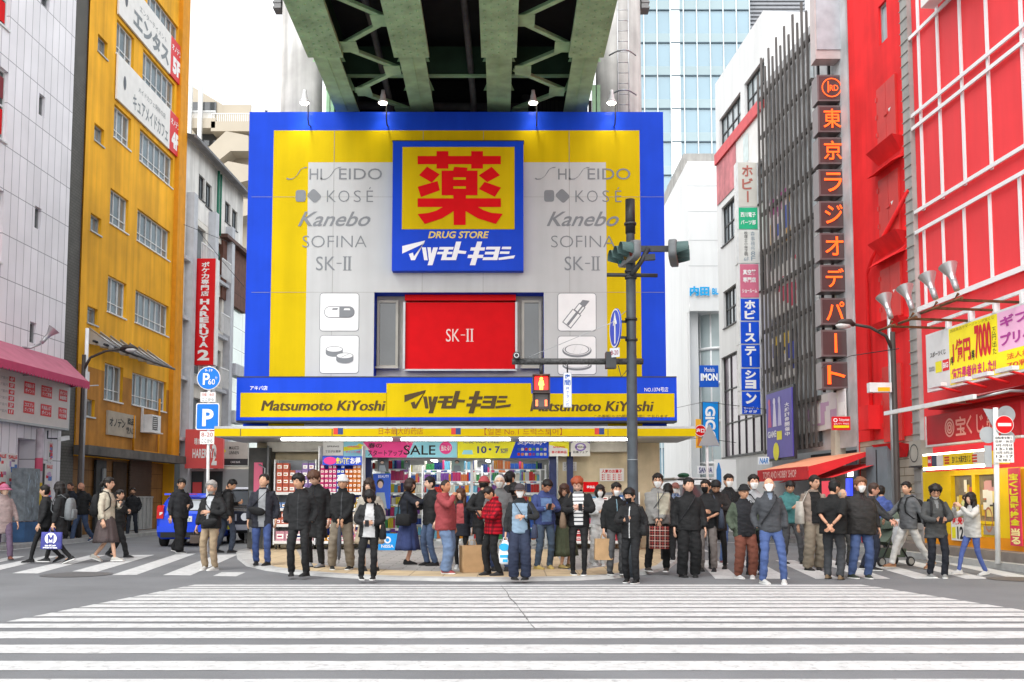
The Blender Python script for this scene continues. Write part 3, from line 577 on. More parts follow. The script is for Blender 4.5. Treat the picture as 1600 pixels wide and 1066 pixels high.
# ---------------------------------------------------------------- wheeled racks before the shop and the boxed goods on them
box_shapes = {}
def gk(h): return h
def goods_box(col, wd, dp, hg, x, y, z, label, grp, rz=0):
 k = (col, round(wd, 2), round(dp, 2), round(hg, 2))
 if k not in box_shapes:
  b = MB(paint(col, .35, .05, .62)); b.box(-wd / 2, wd / 2, -dp / 2, dp / 2, 0, hg); b.use(paint('#f6f2ea', .4)); b.sheet(-wd * .36, wd * .36, hg * .25, hg * .7, -dp / 2 - .002); b.use(rnd.choice(pack)); b.sheet(-wd * .28, wd * .2, hg * .38, hg * .55, -dp / 2 - .004)
  box_shapes[k] = b.mesh('goods_box')
 o = bpy.data.objects.new('goods_box', box_shapes[k]); C.objects.link(o); o.location = (x, y, z); o.rotation_euler.z = rz
 return tag(o, label, 'box', grp)
def rack(px0, px1, Y, zs, top, label, back=None):
 x0, x1 = atY(px0, 800, Y).x, atY(px1, 800, Y).x; o = thing('goods_rack', label, 'rack', ((x0 + x1) / 2, Y, FL)); hw = (x1 - x0) / 2
 for sx in (-1, 1): m = MB(white_metal); m.box(min(sx * hw, sx * (hw - .03)), max(sx * hw, sx * (hw - .03)), 0, .5, .12, top); m.build('side_frame', o)
 for z in zs: m = MB(white_metal); m.box(-hw + .031, hw - .031, 0, .48, z - .03, z); m.use(paint('#d8d8d4', .5)); m.box(-hw + .031, hw - .031, -.015, -.001, z - .07, z + .005); m.build('shelf_board', o)
 m = MB(paint(back or '#8b8f94', .5)); m.box(-hw + .03, hw - .03, .482, .5, .12, top); m.build('back_panel', o)
 for sx in (-1, 1):
  for yy_ in (.06, .42): w2 = MB(rubber); w2.tube([(sx * (hw - .08) - .015, yy_, .055), (sx * (hw - .08) + .015, yy_, .055)], .05, 12); w2.use(grey_metal); w2.box(sx * (hw - .08) - .008, sx * (hw - .08) + .008, yy_ - .02, yy_ + .02, .105, .125); w2.build('wheel', o)
 return o, x0 + .05, x1 - .05
ZS = (.22, .66, 1.08, 1.5)
def stock(x0, x1, Y, z, h, cols, wd, hh, lab, grp, layers=2):
 x = x0; i = 0
 n = max(1, int((x1 - x0) / wd)); st = (x1 - x0) / n
 for i in range(n):
  c = cols[i * len(cols) // n]
  hn = rnd.randint(max(1, layers - 1), layers)
  for j in range(hn): goods_box(c[0], st - .015, .2, hh, x0 + (i + .5) * st, Y + .14 + rnd.uniform(-.01, .01), FL + z + j * (hh + .002), '%s packet on %s' % (c[1], lab), grp, rnd.uniform(-.04, .04))
G1 = 'boxed goods on the shop racks'
o, x0, x1 = rack(427, 493, 26.3, ZS, 2.36, 'wheeled white goods rack, the first one from the car side, at the shop corner')
L1 = 'the rack at the shop corner'
stock(x0, x1, 26.3, .22, .4, (('#e7a5b4', 'pale pink'), ('#f0c4cc', 'blush pink')), .22, .26, 'the bottom board of ' + L1, G1, 1); stock(x0, x1, 26.3, .66, .4, (('#e2765a', 'salmon'), ('#d8d4cc', 'off-white')), .13, .16, 'the second board of ' + L1, G1, 2)
stock(x0, x1, 26.3, 1.08, .4, (('#7aa0d8', 'light blue'), ('#e8b23a', 'amber')), .14, .15, 'the third board of ' + L1, G1, 2); stock(x0, x1, 26.3, 1.5, .8, (('#e0694a', 'coral red'), ('#d8735a', 'brick pink'), ('#a888c8', 'lilac'), ('#8a6cb0', 'violet')), .15, .19, 'the top board of ' + L1, G1, 4)
o, x0, x1 = rack(496, 566, 26.3, ZS, 2.72, 'wheeled goods rack with tall blue header panel, behind the man in white beanie', '#2b4fc4'); L1 = 'the rack with the blue header'
stock(x0, x1, 26.3, .22, .4, (('#f2a82a', 'amber'), ('#e88ea6', 'pink')), .17, .14, 'the bottom board of ' + L1, G1, 2); stock(x0, x1, 26.3, .66, .4, (('#e8483c', 'red'), ('#f0ddc8', 'cream')), .14, .16, 'the second board of ' + L1, G1, 2)
stock(x0, x1, 26.3, 1.08, .4, (('#30302c', 'dark'), ('#c9a23a', 'gold')), .12, .14, 'the third board of ' + L1, G1, 2); stock(x0, x1, 26.3, 1.5, .9, (('#e0307e', 'magenta'), ('#e6408a', 'hot pink'), ('#2a50d0', 'blue'), ('#e8761e', 'orange'), ('#ee8524', 'bright orange')), .105, .12, 'the top board of ' + L1, G1, 6)
hd = MB(paint('#2b4fc4', .4)); r = S(504, 565, 713, 727, 26.2); hd.box(r[0], r[1], 0, .04, r[2], r[3])
hd.use(pink); hd.disc((r[0] + .2, (r[2] + r[3]) / 2), .17, -.004, 20, .10); hd.use(ylw_b); hd.text('安い特価', r[0] + .36, r[1] - .32, r[2] + .03, r[3] - .03, -.004, off=.04); hd.use(paper); hd.text('お得', r[1] - .3, r[1] - .03, r[2] + .03, r[3] - .03, -.004, off=.04)
q = hd.build('rack_header', None, (0, 26.2, 0)); q.location = (0, 26.2, 0); tag(q, 'blue header board with pink and yellow lettering above the magenta boxes', 'header board')
o, x0, x1 = rack(885, 935, 26.4, ZS[:3], 1.45, 'low wheeled rack of sweets by the cream wall, behind the woman in green skirt'); L1 = 'the low rack by the cream wall'
for z, c in ((.22, (('#e0484a', 'red'), ('#f2e0d8', 'white'))), (.66, (('#e8b03a', 'amber'), ('#d84a6a', 'rose'))), (1.08, (('#f0ece4', 'white'), ('#58a0d0', 'blue')))): stock(x0, x1, 26.4, z, .4, c, .16, .15, '%s' % L1, G1, 2)
o, x0, x1 = rack(938, 1000, 26.4, ZS[:3], 1.5, 'low wheeled rack of snacks at the far end of the cream wall'); L1 = 'the low rack beside the grey signal pole'
for z, c in ((.22, (('#d83a50', 'red'), ('#f0d8d0', 'pale pink'))), (.66, (('#f4f4f0', 'white'), ('#5f90d8', 'blue'))), (1.08, (('#d8d0c8', 'beige'), ('#3a78c8', 'blue'), ('#e8e4dc', 'white')))): stock(x0, x1, 26.4, z, .4, c, .16, .17, '%s' % L1, G1, 2)
bx = MB(paint('#1f8fd8', .4)); r = S(594, 620, 838, 861, 26.2); bx.box(-.24, .24, -.2, .2, 0, .42); bx.use(paper); bx.text('NISSA', -.16, .16, .06, .14, -.203, off=.02); bx.ring((0, .26), .05, .09, -.203, 12)
q = bx.build('goods_crate'); q.location = ((r[0] + r[1]) / 2, 26.2, FL); tag(q, 'blue cardboard crate standing on the paving below the cosmetics poster', 'crate')
# ================================================================ RAILWAY BRIDGE
ZB = 12.42
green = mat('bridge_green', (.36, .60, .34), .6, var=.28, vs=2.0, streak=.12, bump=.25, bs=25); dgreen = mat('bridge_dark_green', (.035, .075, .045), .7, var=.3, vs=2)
rust = mat('rust', (.16, .075, .035), .8, var=.4, vs=8)
br = thing('railway_bridge', 'green riveted steel railway bridge seen from below, over the shop billboard', 'bridge', (0, 0, 0))
gx = [-4.63, -2.48, -.30, 1.88]; Y0b, Y1b = 13.0, 29.5; dirx = -0.013
def bxp(x, y): return x + (y - 22) * dirx
for k_, x in enumerate(gx):
 m = MB(green)
 for (ya, yb, hw, zz) in ((Y0b, 24.1, .44, ZB - .05), (24.1, Y1b, .33, ZB)):
  A, B = bxp(x, ya), bxp(x, yb); m.add([(A - hw, ya, zz), (A + hw, ya, zz), (B + hw, yb, zz), (B - hw, yb, zz), (A - hw, ya, zz + .06 + (ZB - zz)), (A + hw, ya, zz + .06 + (ZB - zz)), (B + hw, yb, zz + .06 + (ZB - zz)), (B - hw, yb, zz + .06 + (ZB - zz))], [(0, 3, 2, 1), (4, 5, 6, 7), (0, 1, 5, 4), (1, 2, 6, 5), (2, 3, 7, 6), (3, 0, 4, 7)])
 yv = 16.0
 rv = []
 while yv < 24.0:
  for c_ in range(5):
   cx, cy = bxp(x, yv) + (-.33 + c_ * .165), yv + (.14 if c_ % 2 else 0)
   b_ = len(m.v); rr = .03
   m.add([(cx + rr * math.cos(q * math.pi / 3), cy + rr * math.sin(q * math.pi / 3), ZB - .0495) for q in range(6)] + [(cx + rr * .6 * math.cos(q * math.pi / 3), cy + rr * .6 * math.sin(q * math.pi / 3), ZB - .078) for q in range(6)], [(11, 10, 9, 8, 7, 6)] + [(q, (q + 1) % 6, 6 + (q + 1) % 6, 6 + q) for q in range(6)])
  yv += .30
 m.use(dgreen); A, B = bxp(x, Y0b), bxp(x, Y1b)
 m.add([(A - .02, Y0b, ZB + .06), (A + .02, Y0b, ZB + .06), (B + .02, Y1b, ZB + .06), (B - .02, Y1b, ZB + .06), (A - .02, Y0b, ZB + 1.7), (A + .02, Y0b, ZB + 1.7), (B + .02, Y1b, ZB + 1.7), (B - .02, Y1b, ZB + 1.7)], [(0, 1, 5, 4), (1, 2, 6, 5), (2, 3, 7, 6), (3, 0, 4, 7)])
 m.use(green); m.bar((bxp(x, 24.2), 24.2, ZB - .006), (bxp(x, Y1b), Y1b, ZB - .006), .03, .02)
 yv = Y0b + .8
 while yv < 28:
  X = bxp(x, yv); m.quad((X - .42, yv, ZB + .07), (X - .03, yv, ZB + .07), (X - .03, yv, ZB + 1.0)); m.quad((X + .42, yv, ZB + .07), (X + .03, yv, ZB + 1.0), (X + .03, yv, ZB + .07)); yv += 1.8
 m.build('girder', br)
for i, j in ((0, 1), (2, 3)):
 m = MB(green); yv = 14.32; s_ = 1 if i == 0 else 0
 while yv < 28:
  xa, xb = bxp(gx[i], yv) + .40, bxp(gx[j], yv) - .40
  p, q = ((xa, yv, ZB + .12), (xb, yv + 1.35, ZB + .12)) if s_ % 2 == 0 else ((xb, yv, ZB + .12), (xa, yv + 1.35, ZB + .12))
  m.use(rust if rnd.random() < .08 else green); m.bar(p, q, .13, .03); m.bar((p[0], p[1], p[2] + .05), (q[0], q[1], q[2] + .05), .03, .1); m.use(green)
  sg = 1 if q[0] > p[0] else -1; m.box(min(q[0] - sg * .42, q[0]), max(q[0] - sg * .42, q[0]), q[1] - .28, q[1] + .28, ZB + .092, ZB + .112); yv += 1.36; s_ += 1
 m.build('lateral_bracing', br)
for yv in (16.5, 21.3, 26.3):
 for i in range(3):
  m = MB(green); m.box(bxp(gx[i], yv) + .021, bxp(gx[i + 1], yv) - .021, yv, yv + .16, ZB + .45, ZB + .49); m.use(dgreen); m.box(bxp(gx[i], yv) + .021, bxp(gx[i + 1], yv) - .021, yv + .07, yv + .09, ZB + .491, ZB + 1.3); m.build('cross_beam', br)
m = MB(mat('bridge_deck', (.03, .03, .03), .9)); m.box(-5.0, 2.3, Y0b, Y1b + 12, ZB + 1.72, ZB + 2.1); m.use(dgreen); m.box(-5.06, -5.001, Y0b, Y1b + 12, ZB + 1.6, ZB + 3.0); m.box(2.301, 2.36, Y0b, Y1b + 12, ZB + 1.6, ZB + 3.0); m.build('deck', br)
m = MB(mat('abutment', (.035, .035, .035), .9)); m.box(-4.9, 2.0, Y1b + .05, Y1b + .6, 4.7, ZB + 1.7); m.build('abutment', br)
pm = mat('soot_pipe', (.10, .10, .10), .7, var=.3)
for x in (-3.6, -1.2): m = MB(pm); m.tube([(x, 18, ZB + 1.2), (x + .05, 24.5, ZB + .95), (x + .1, 27.6, ZB + .35), (x + .1, 28.6, ZB - .9)], .09, 8); m.build('drain_pipe', br)
m = MB(pm); q = [atY(520, 175, 28.6), atY(526, 166, 28.6), atY(545, 165, 28.6), atY(700, 167, 28.6), atY(815, 168, 28.6), atY(822, 165, 28.6), atY(822, 150, 28.6)]; m.tube(q, .13, 8); m.build('drain_pipe', br)
for px in (513, 672, 766, 928, 935, 520): 
 a_, b_ = atY(px, 178, 28.2), atY(px, 135, 28.2); m = MB(green); m.box(a_.x - .05, a_.x + .05, 28.1, 28.25, 9, b_.z); m.build('bearing_post', br)
m = MB(mat('corrugated', (.07, .065, .06), .7, var=.2)); 
for i in range(14): a_ = atY(835 + i * 6.5, 175, 28.7); m.box(a_.x, a_.x + .1, 28.7, 28.74, a_.z - .5, a_.z + .35)
m.build('skirt_panel', br)
pier_m = mat('pier_concrete', (.60, .585, .56), .8, var=.3, vs=.9, streak=.45, bump=.3)
for px, lab, rr in ((472, 'rust-stained round bridge pier behind the billboard, on the pale sky side', .62), (966, 'stained round bridge pier with caged ladder, on the glass tower side', .69)):
 c = atY(px, 100, 29.2); o = thing('bridge_pier', lab, 'pier', (c.x, 29.2, 0)); m = MB(pier_m)
 m.loft([[(rr * k_ * math.cos(a * math.pi / 16), rr * k_ * math.sin(a * math.pi / 16), z) for a in range(32)] for z, k_ in ((0, 1.05), (4, 1.04), (19, .97))]); m.build('shaft', o)
 m = MB(rust); 
 for i in range(3): m.box(-.55 + i * .3, -.53 + i * .3 + rnd.uniform(0, .1), -rr - .004, -rr * .85, 9.9, 10.7 + rnd.random())
 if px > 900:
  m = MB(grey_metal)
  for sx in (-.1, .22): m.tube([(sx, -rr - .12, 9.5), (sx, -rr - .12, 17.4)], .02, 6)
  for i in range(24): m.tube([(-.1, -rr - .12, 9.7 + i * .32), (.22, -rr - .12, 9.7 + i * .32)], .014, 5)
  m.build('ladder', o)
  for z in (10.6, 11.3, 12.0, 13.2, 14.4): m = MB(grey_metal); m.tube([(-.35 + .78 * (k_ / 10), -rr - .1 - .38 * math.sin(math.pi * k_ / 10), z) for k_ in range(11)], .024, 6); m.build('safety_hoop', o)
 m = MB(mat('pier_bracket', (.2, .2, .2), .6, .4)); sx = -1 if px < 700 else 1; m.box(min(sx * (rr + .01), sx * (rr + .22)), max(sx * (rr + .01), sx * (rr + .22)), -.2, .2, 16.2, 16.7)
 for i in range(4): m.box(min(sx * (rr + .01), sx * (rr + .25)), max(sx * (rr + .01), sx * (rr + .25)), -.22, .22, 16.15 + i * .17, 16.2 + i * .17)
 m.build('bracket', o)
 m = MB(rust); m.box(-.9, .9, -.75, -.7, 10.55, 10.66) if px < 700 else m.box(-.8, .6, -.85, -.8, 10.5, 10.58); m.build('ledge', o)
# spotlights on top of the billboard, pigeons
bulb = emit('bulb_lit', '#fff6e0', 14.0)
proto = None
for i, px in enumerate((477, 599, 833, 955)):
 p = atY(px, 172, 26.75)
 labs = ['lit spotlight on a bent bracket above the SHISEIDO lettering', 'lit spotlight above the yellow field, beside the square red-character sign', 'lit spotlight over the dark girder end, right after the square sign', 'lit spotlight in front of the laddered concrete pier']
 if proto is None:
  o = proto = thing('spotlight', labs[i], 'spotlight', (p.x, 26.75, p.z), 0, 'spotlights along the billboard top')
  m = MB(dark_metal); m.tube([(.10, .28, -.35), (.10, .05, -.42), (.10, -.1, -.30), (.10, -.1, .12), (0.02, -.1, .2)], .018, 6); m.build('bracket', o)
  m = MB(white_metal); m.loft([[(rr * math.cos(a * math.pi / 8), -.1 + rr * math.sin(a * math.pi / 8), z) for a in range(16)] for rr, z in ((.05, .52), (.055, .42), (.075, .36), (.08, .28), (.13, .20), (.135, .16))]); m.build('lamp_housing', o)
  m = MB(bulb); m.ball((0, -.1, .155), .115, .115, .05, 14, 6); m.build('bulb', o)
 else: o = copy_tree(proto); o.location = (p.x, 26.75, p.z); o['label'] = labs[i]
 ld = bpy.data.lights.new('spotlight_lamp', 'SPOT'); lo = bpy.data.objects.new('spotlight_lamp', ld); C.objects.link(lo); ld.energy = 9; ld.spot_size = R(95); ld.spot_blend = .8; ld.color = (1, .95, .85); ld.shadow_soft_size = .08; lo.location = (p.x, 26.55, p.z + .06); lo.rotation_euler = (R(22), 0, 0)
for px, py, ln_, lab in ((428, 161, 1, 'dark pigeon perched on the ledge, closer to the pier'), (415, 167, -1, 'dark pigeon perched at the billboard corner')):
 p = atY(px, 175, 28.0); m = MB(mat('pigeon_feather', (.07, .07, .08), .7, var=.4, vs=30)); m.v = []
 m.loft([[(x * ln_, r_ * .8 * math.cos(a * math.pi / 5), z + r_ * math.sin(a * math.pi / 5)) for a in range(10)] for x, z, r_ in ((.20, .02, .008), (.10, .07, .03), (.02, .11, .06), (-.05, .15, .065), (-.10, .20, .04), (-.12, .24, .032), (-.135, .265, .03), (-.16, .268, .012), (-.185, .258, .004))])
 m.tube([(-.02 * ln_, .02, .06), (-.02 * ln_, .02, 0)], .006, 5); m.tube([(-.02 * ln_, -.02, .06), (-.02 * ln_, -.02, 0)], .006, 5)
 o = m.build('pigeon', None, (p.x, 28.0, oz1 - .02)); o.location = (p.x, 27.6, oz1); tag(o, lab, 'pigeon')
# cluttered end of the shop front: meter cabinet, pink poster, pipes
o = thing('meter_cabinet', 'dark grey meter cabinet with pink sheet and pipes at the shop corner', 'cabinet', (0, YS, 0)); r = S(393, 424, 700, 850, 27.0); m = MB(paint('#4a4a48', .6, .35)); m.box(r[0], r[1], -.25, .3, .06, 2.75); m.build('cabinet_body', o); m = MB(paint('#d86a86', .5)); m.box(r[0] + .15, r[0] + .38, -.28, -.252, 1.55, 2.35); m.build('poster', o)
m = MB(grey_metal); m.tube([(r[1] - .06, -.3, .06), (r[1] - .06, -.3, 2.8)], .03, 8); m.tube([(r[1] - .14, -.3, .06), (r[1] - .14, -.3, 2.2), (r[1] - .3, -.3, 2.3)], .022, 8); m.build('pipe', o); m = MB(paint('#8d6a50', .6))
for i in range(9): m.use(paint(rnd.choice(['#7a7d80', '#a8a49a', '#5d6468', '#b0886a', '#c8c4b8']), .6)); x, z = rnd.uniform(r[0], r[1] - .2), rnd.uniform(.3, 2.3); m.box(x, x + rnd.uniform(.08, .2), -.27 - i * .002, -.255, z, z + rnd.uniform(.06, .25))
m.build('notice', o)
# ================================================================ LEFT STREET WALL
def lx(y): return -14.8 + 0.018 * (y - 31)
LW = Fr((lx(19), 19), (lx(64), 64))
def side(mb, u, zt, dep, flip=False, z0=0):
 p = [(u, 0, z0), (u, 0, zt), (u, dep, zt), (u, dep, z0)]; mb.quad(*(p[::-1] if flip else p))
def on(fr, u=0.0, off=0.0, z=0.0): p = fr.w(u, off, z); return (p.x, p.y, p.z)
# --- pavement and kerb on this side
k = MB(kerb_m); UP = 1.0
kp = MB(mat('side_pavement', (.27, .265, .255), .85, var=.18, vs=2, bump=.3, tile=(.3, .3, .01, '#5c5a57y', 0)))
kp.box(0, LW.L, -UP, 0.3, 0, .12); o = struct('pavement', kp, on(LW)); o.rotation_euler.z = LW.rz
k.box(0, LW.L, -UP - .15, -UP - .002, 0, .125); o = struct('kerb', k, on(LW)); o.rotation_euler.z = LW.rz
# --- pale tiled building
u1 = LW.uv(109, 300)[0]; HT = 19.0
wt = thing('tiled_building', 'pale lavender-white tiled building with pink awning and red-lettered menu board', 'building', on(LW), LW.rz)
pt = mat('pale_tile', (.84, .815, .85), .35, var=.07, vs=1, tile=(.43, 1.3, .013, '#8d8a90', 0.0))
holes = [LW.rect(61.6, 70.4, 145, 179), LW.rect(55, 64.5, 321, 356), LW.rect(47, 57, 502, 535), LW.rect(65, 78, -14, 6)]
big = [LW.rect(-40, 13, 70, 190), LW.rect(-45, 5, 270, 390), LW.rect(-35, 18, -95, 5)]
hs_ = [h for h in holes + big]
door = LW.rect(28, 53, 684, 846); door = (door[0], door[1], .12, door[3])
m = MB(pt); m.wall(0, u1, .1, HT, hs_ + [door])
for h in hs_ + [door]: m.reveal(h, 0, .16 if h is not door else .5)
side(m, 0, HT, 12, True); side(m, u1, HT, 12); m.sheet(u1, 0, 0, HT, 12); m.quad((0, 0, HT), (u1, 0, HT), (u1, 12, HT), (0, 12, HT)); m.build('wall', wt)
for h in holes: window(wt, h, 0, .14, grey_metal, dark_glass, 1, 1, .04, sill=False)
for h in big:
 wo = window(wt, h, 0, .14, white_metal, dark_glass, 2, 1, .06, mid=[.5])
 q = MB(red); q.sheet(h[0] + (h[1] - h[0]) * .15, h[1] - .1, h[2] + (h[3] - h[2]) * .1, h[2] + (h[3] - h[2]) * .45, .09); q.use(paint('#7a1020', .5)); q.sheet(h[0] + (h[1] - h[0]) * .2, h[1] - .1, h[2] + (h[3] - h[2]) * .6, h[2] + (h[3] - h[2]) * .9, .09); q.build('window_poster', wo)
m = MB(mat('door_recess', (.46, .40, .47), .5, var=.1)); m.sheet(door[0], door[1], door[2], door[3], .5); m.use(dark_metal); m.box((door[0] + door[1]) / 2 - .02, (door[0] + door[1]) / 2 + .02, .44, .5, door[2], door[3]); m.build('door', wt)
m = MB(dark_metal); r = LW.rect(62, 77, 724, 846); m.sheet(r[0], r[1], .12, r[3], -.01); m.build('side_door', wt)
# awning
AO = -1.25
t0 = LW.uv(-60, 522); t1 = LW.uv(103, 563); f0 = LW.uv(-75, 548, AO); f1 = LW.uv(138, 596, AO)
aw = thing('awning', 'pink fabric awning with scalloped edge on the pale tiled building', 'awning', on(LW), LW.rz)
ap = mat('awning_pink', (.48, .15, .215), .8, var=.12, vs=2, streak=.1); ap2 = mat('awning_rose', (.50, .06, .14), .8, var=.1)
zt_, zf = t1[1], f1[1]; ua, ub = 0, t1[0]; uc = f1[0]
m = MB(ap); n = 16
for i in range(n):
 a, b = i / n, (i + 1) / n; m.quad((ua + (ub - ua) * a, -.02, zt_), (ua + (uc - ua) * a, AO, zf), (ua + (uc - ua) * b, AO, zf), (ua + (ub - ua) * b, -.02, zt_))
m.use(ap2); m.quad((ub, -.02, zt_), (uc, AO, zf), (uc, AO, zf - .1), (ub, -.02, zf - .1))
m.build('canopy_cloth', aw); m = MB(ap2); u = ua
while u < uc - .05:
 m.add([(u, AO - .004, zf), (u, AO - .004, zf - .2), (u + .05, AO - .004, zf - .26), (u + .12, AO - .004, zf - .26), (u + .17, AO - .004, zf - .2), (u + .17, AO - .004, zf)], [(0, 1, 2, 3, 4, 5)]); u += .17
m.build('valance', aw); m = MB(grey_metal)
for i in range(5): m = MB(grey_metal); u = 1 + i * (ub - 1.2) / 4; m.tube([(u, -.02, zf - .1), (u, AO + .05, zf - .03)], .02, 6); m.build('awning_arm', aw)
# menu board
r = LW.rect(-30, 109, 604, 670, -.3); bd = thing('menu_board', 'large white board with rows of red lettered panels below the pink awning', 'sign', on(LW), LW.rz)
zb0, zb1 = LW.uv(108, 673, -.3)[1], LW.uv(108, 600, -.3)[1]
m = MB(grey_metal); m.box(r[0], r[1], -.3, -.02, zb0, zb1); m.use(paint('#d9d3cc', .4)); m.wall(r[0] + .05, r[1] - .05, zb0 + .06, zb1 - .05, [], -.304); m.build('panel', bd)
pr = paint('#d8232b', .45); m = MB(pr); H_ = zb1 - zb0
def bu(px): return LW.uv(px, 640, -.3)[0]
for (xa, xb) in ((36, 53), (63, 80), (91, 104)):
 for row in (0, 1):
  a, b = bu(xa), bu(xb); zc_ = zb0 + H_ * (.60 if row == 0 else .22); m.use(pr); m.wall(a, b, zc_, zc_ + H_ * .24, [], -.31)
  m.use(txt_white)
  for k_ in range(2): m.text(['新商品入荷', 'ポイント', '高価買取', 'コスプレ', 'グッズ販売', '中古市場'][(row * 3 + k_ + xa) % 6], a + .06, b - .06, zc_ + H_ * (.13 - .10 * k_), zc_ + H_ * (.21 - .10 * k_), -.316, off=.02)
for row in range(6):
 zc_ = zb0 + H_ * (.15 + row * .125); a, b = bu(12), bu(21); m.use(pr); m.wall(a, b, zc_, zc_ + H_ * .09, [], -.31); m.use(txt_white); m.text('%dF' % (row + 1), a + .06, b - .06, zc_ + .02, zc_ + H_ * .075, -.316, off=.02); m.use(mat('print_grey', (.3, .3, .3), .6, var=0)); m.text('フロア案内', bu(-10), bu(10), zc_ + .02, zc_ + H_ * .07, -.31)
m.build('lettering', bd)
for (xa, xb, ya, yb, c1, lab) in ((-8, 8, 706, 775, '#c88fb0', 'pink poster sheet by the doorway, under the menu board'), (10, 25, 708, 770, '#b59ac8', 'violet poster sheet beside the pink one, under the menu board'), (70, 80, 724, 790, '#c9a8c8', 'pale poster strip beside the dark side door'), (75, 81, 690, 722, '#5b6a63', 'small dark poster above the pale strip')):
 r = LW.rect(xa, xb, ya, yb); o = thing('poster', lab, 'poster', on(LW), LW.rz); m = MB(paper); m.box(r[0], r[1], -.03, -.012, r[2], r[3]); m.build('sheet', o); m = MB(paint(c1, .5))
 for i in range(14):
  a, b = rnd.uniform(r[0] + .02, r[1] - .15), rnd.uniform(r[2] + .05, r[3] - .2); m.use(paint(rnd.choice((c1, '#d8404e', '#5a7fc0', '#8c7a90')), .5)); m.wall(a, min(a + rnd.uniform(.08, .25), r[1] - .02), b, b + rnd.uniform(.04, .16), [], -.034 - i * .0006)
 m.use(pr); m.text('SALE', r[0] + .05, r[1] - .05, r[3] - .16, r[3] - .05, -.05, off=.02); m.build('print', o)
cab = thing('utility_cabinet', 'tall grey graffiti-scratched metal cabinet before the tiled building', 'cabinet', on(LW, LW.uv(38, 830, -.5)[0], -.5, .12), LW.rz)
gm = mat('cabinet_steel', (.19, .22, .24), .5, .2, var=.45, vs=6); m = MB(gm); m.box(-.42, .42, -.2, .22, .62, 2.15); m.build('cabinet_body', cab); m = MB(paint('#3a5a80', .6, .3)); m.box(-.38, .42, -.2, .2, 0, .58); m.build('plinth', cab); m = MB(paint('#9fb0bb', .6)); 
for i in range(9): x = rnd.uniform(-.35, .3); z = rnd.uniform(.8, 1.9); m.bar((x, -.204, z), (x + rnd.uniform(-.1, .1), -.204, z + rnd.uniform(.1, .35)), .003, .02)
m.build('scrawl', cab)
p = LW.uv(58, 800, -.35); po = thing('utility_pole', 'slim pale sticker-covered post beside the doorway of the tiled building', 'pole', on(LW, p[0], -.35, .12), LW.rz)
m = MB(paint('#b3a9b0', .6, .3)); m.tube([(0, 0, 0), (0, 0, 3.4)], .11, 12); m.use(paint('#d8b93a', .6)); m.tube([(0, 0, 1.0), (0, 0, 1.75)], .114, 12, False); m.use(paint('#c0506a', .6)); m.tube([(0, 0, 2.1), (0, 0, 2.5)], .114, 12, False); m.build('shaft', po)
# floodlight and camera
def flood(px, py, fr, off, label, grp=None, tilt=1):
 u, z = fr.uv(px, py, off); o = thing('floodlight', label, 'floodlight', on(fr, u, off, z), fr.rz, grp); m = MB(mat('reflector', (.55, .55, .55), .3, .8, var=.1))
 a = Vector((0.25, -.55, .8)).normalized()
 if tilt == 2: a = Vector((-.35, -.1, .9)).normalized()
 m.tube([Vector((0, 0, 0)) + a * t for t in (0, .12, .17, .36)], [.06, .075, .095, .19], 16, False); m.build('shade', o); m = MB(grey_metal); m.tube([Vector((0, 0, 0)) - a * .22, Vector((0, 0, 0)) + a * .02], [.06, .065], 12); m.build('lamp_body', o); m = MB(emit('flood_glass', '#e9e6dc', .25)); m.tube([a * .18, a * .21], [.085, .08], 12); m.build('bulb', o); return o, a
o, a = flood(72, 528, LW, -.55, 'funnel-shaped floodlight on a bracket above the pink awning'); m = MB(grey_metal); m.tube([-a * .25, (-.3, .3, -.35), (-.35, .54, -.35)], .035, 8); m.build('bracket', o)
u, z = LW.uv(97, 686, -.35); o = thing('security_camera', 'white security camera on a dark bracket at the tiled building corner', 'camera', on(LW, u, -.35, z), LW.rz); m = MB(white_metal); m.bar((-.18, 0, -.02), (.22, -.08, .05), .13, .13); m.build('camera_body', o); m = MB(dark_metal); m.tube([(-.1, .05, 0), (-.35, .3, 0), (-.35, .3, .25)], .025, 6); m.build('bracket', o)
# --- yellow-orange building
u2 = LW.uv(131, 300)[0]; u3 = LW.uv(284, 300)[0]; HY = 26.0
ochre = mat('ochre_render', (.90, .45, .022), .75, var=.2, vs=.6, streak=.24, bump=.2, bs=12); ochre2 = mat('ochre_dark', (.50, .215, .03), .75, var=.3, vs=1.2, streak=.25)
pil = mat('orange_pilaster', (.72, .30, .012), .7, var=.12, streak=.15); strip_m = mat('dark_tile', (.105, .10, .09), .6, var=.2, tile=(.2, .1, .008, '#3c3a36', .5))
yb = thing('ochre_building', 'tall ochre-yellow office block with banners and rows of steel windows', 'building', on(LW), LW.rz)
SM = [LW.rect(153.4, 168.3, 52, 80), LW.rect(147.8, 163, 191, 219), LW.rect(142, 158.5, 332, 360), LW.rect(137, 153, 477, 504), LW.rect(132, 148, 622, 650)]
MD = [LW.rect(183, 210, 29.5, 84.5), LW.rect(179, 205, 162, 215), LW.rect(173, 201, 293, 349), LW.rect(169, 197.6, 429, 487), LW.rect(164, 192, 566, 624), LW.rect(187, 214, -105, -50)]
LG = [LW.rect(231, 280, -20, 34), LW.rect(224, 274, 76, 128), LW.rect(219, 271, 200, 252), LW.rect(215, 266, 325, 376), LW.rect(212, 264, 452, 504), LW.rect(207, 260, 581, 632)]
zl_ = LW.uv(130, 697)[1]
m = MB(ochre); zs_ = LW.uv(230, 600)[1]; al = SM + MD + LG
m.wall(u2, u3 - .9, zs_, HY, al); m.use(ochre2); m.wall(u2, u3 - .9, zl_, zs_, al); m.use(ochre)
for h in al: m.reveal(h, 0, .18)
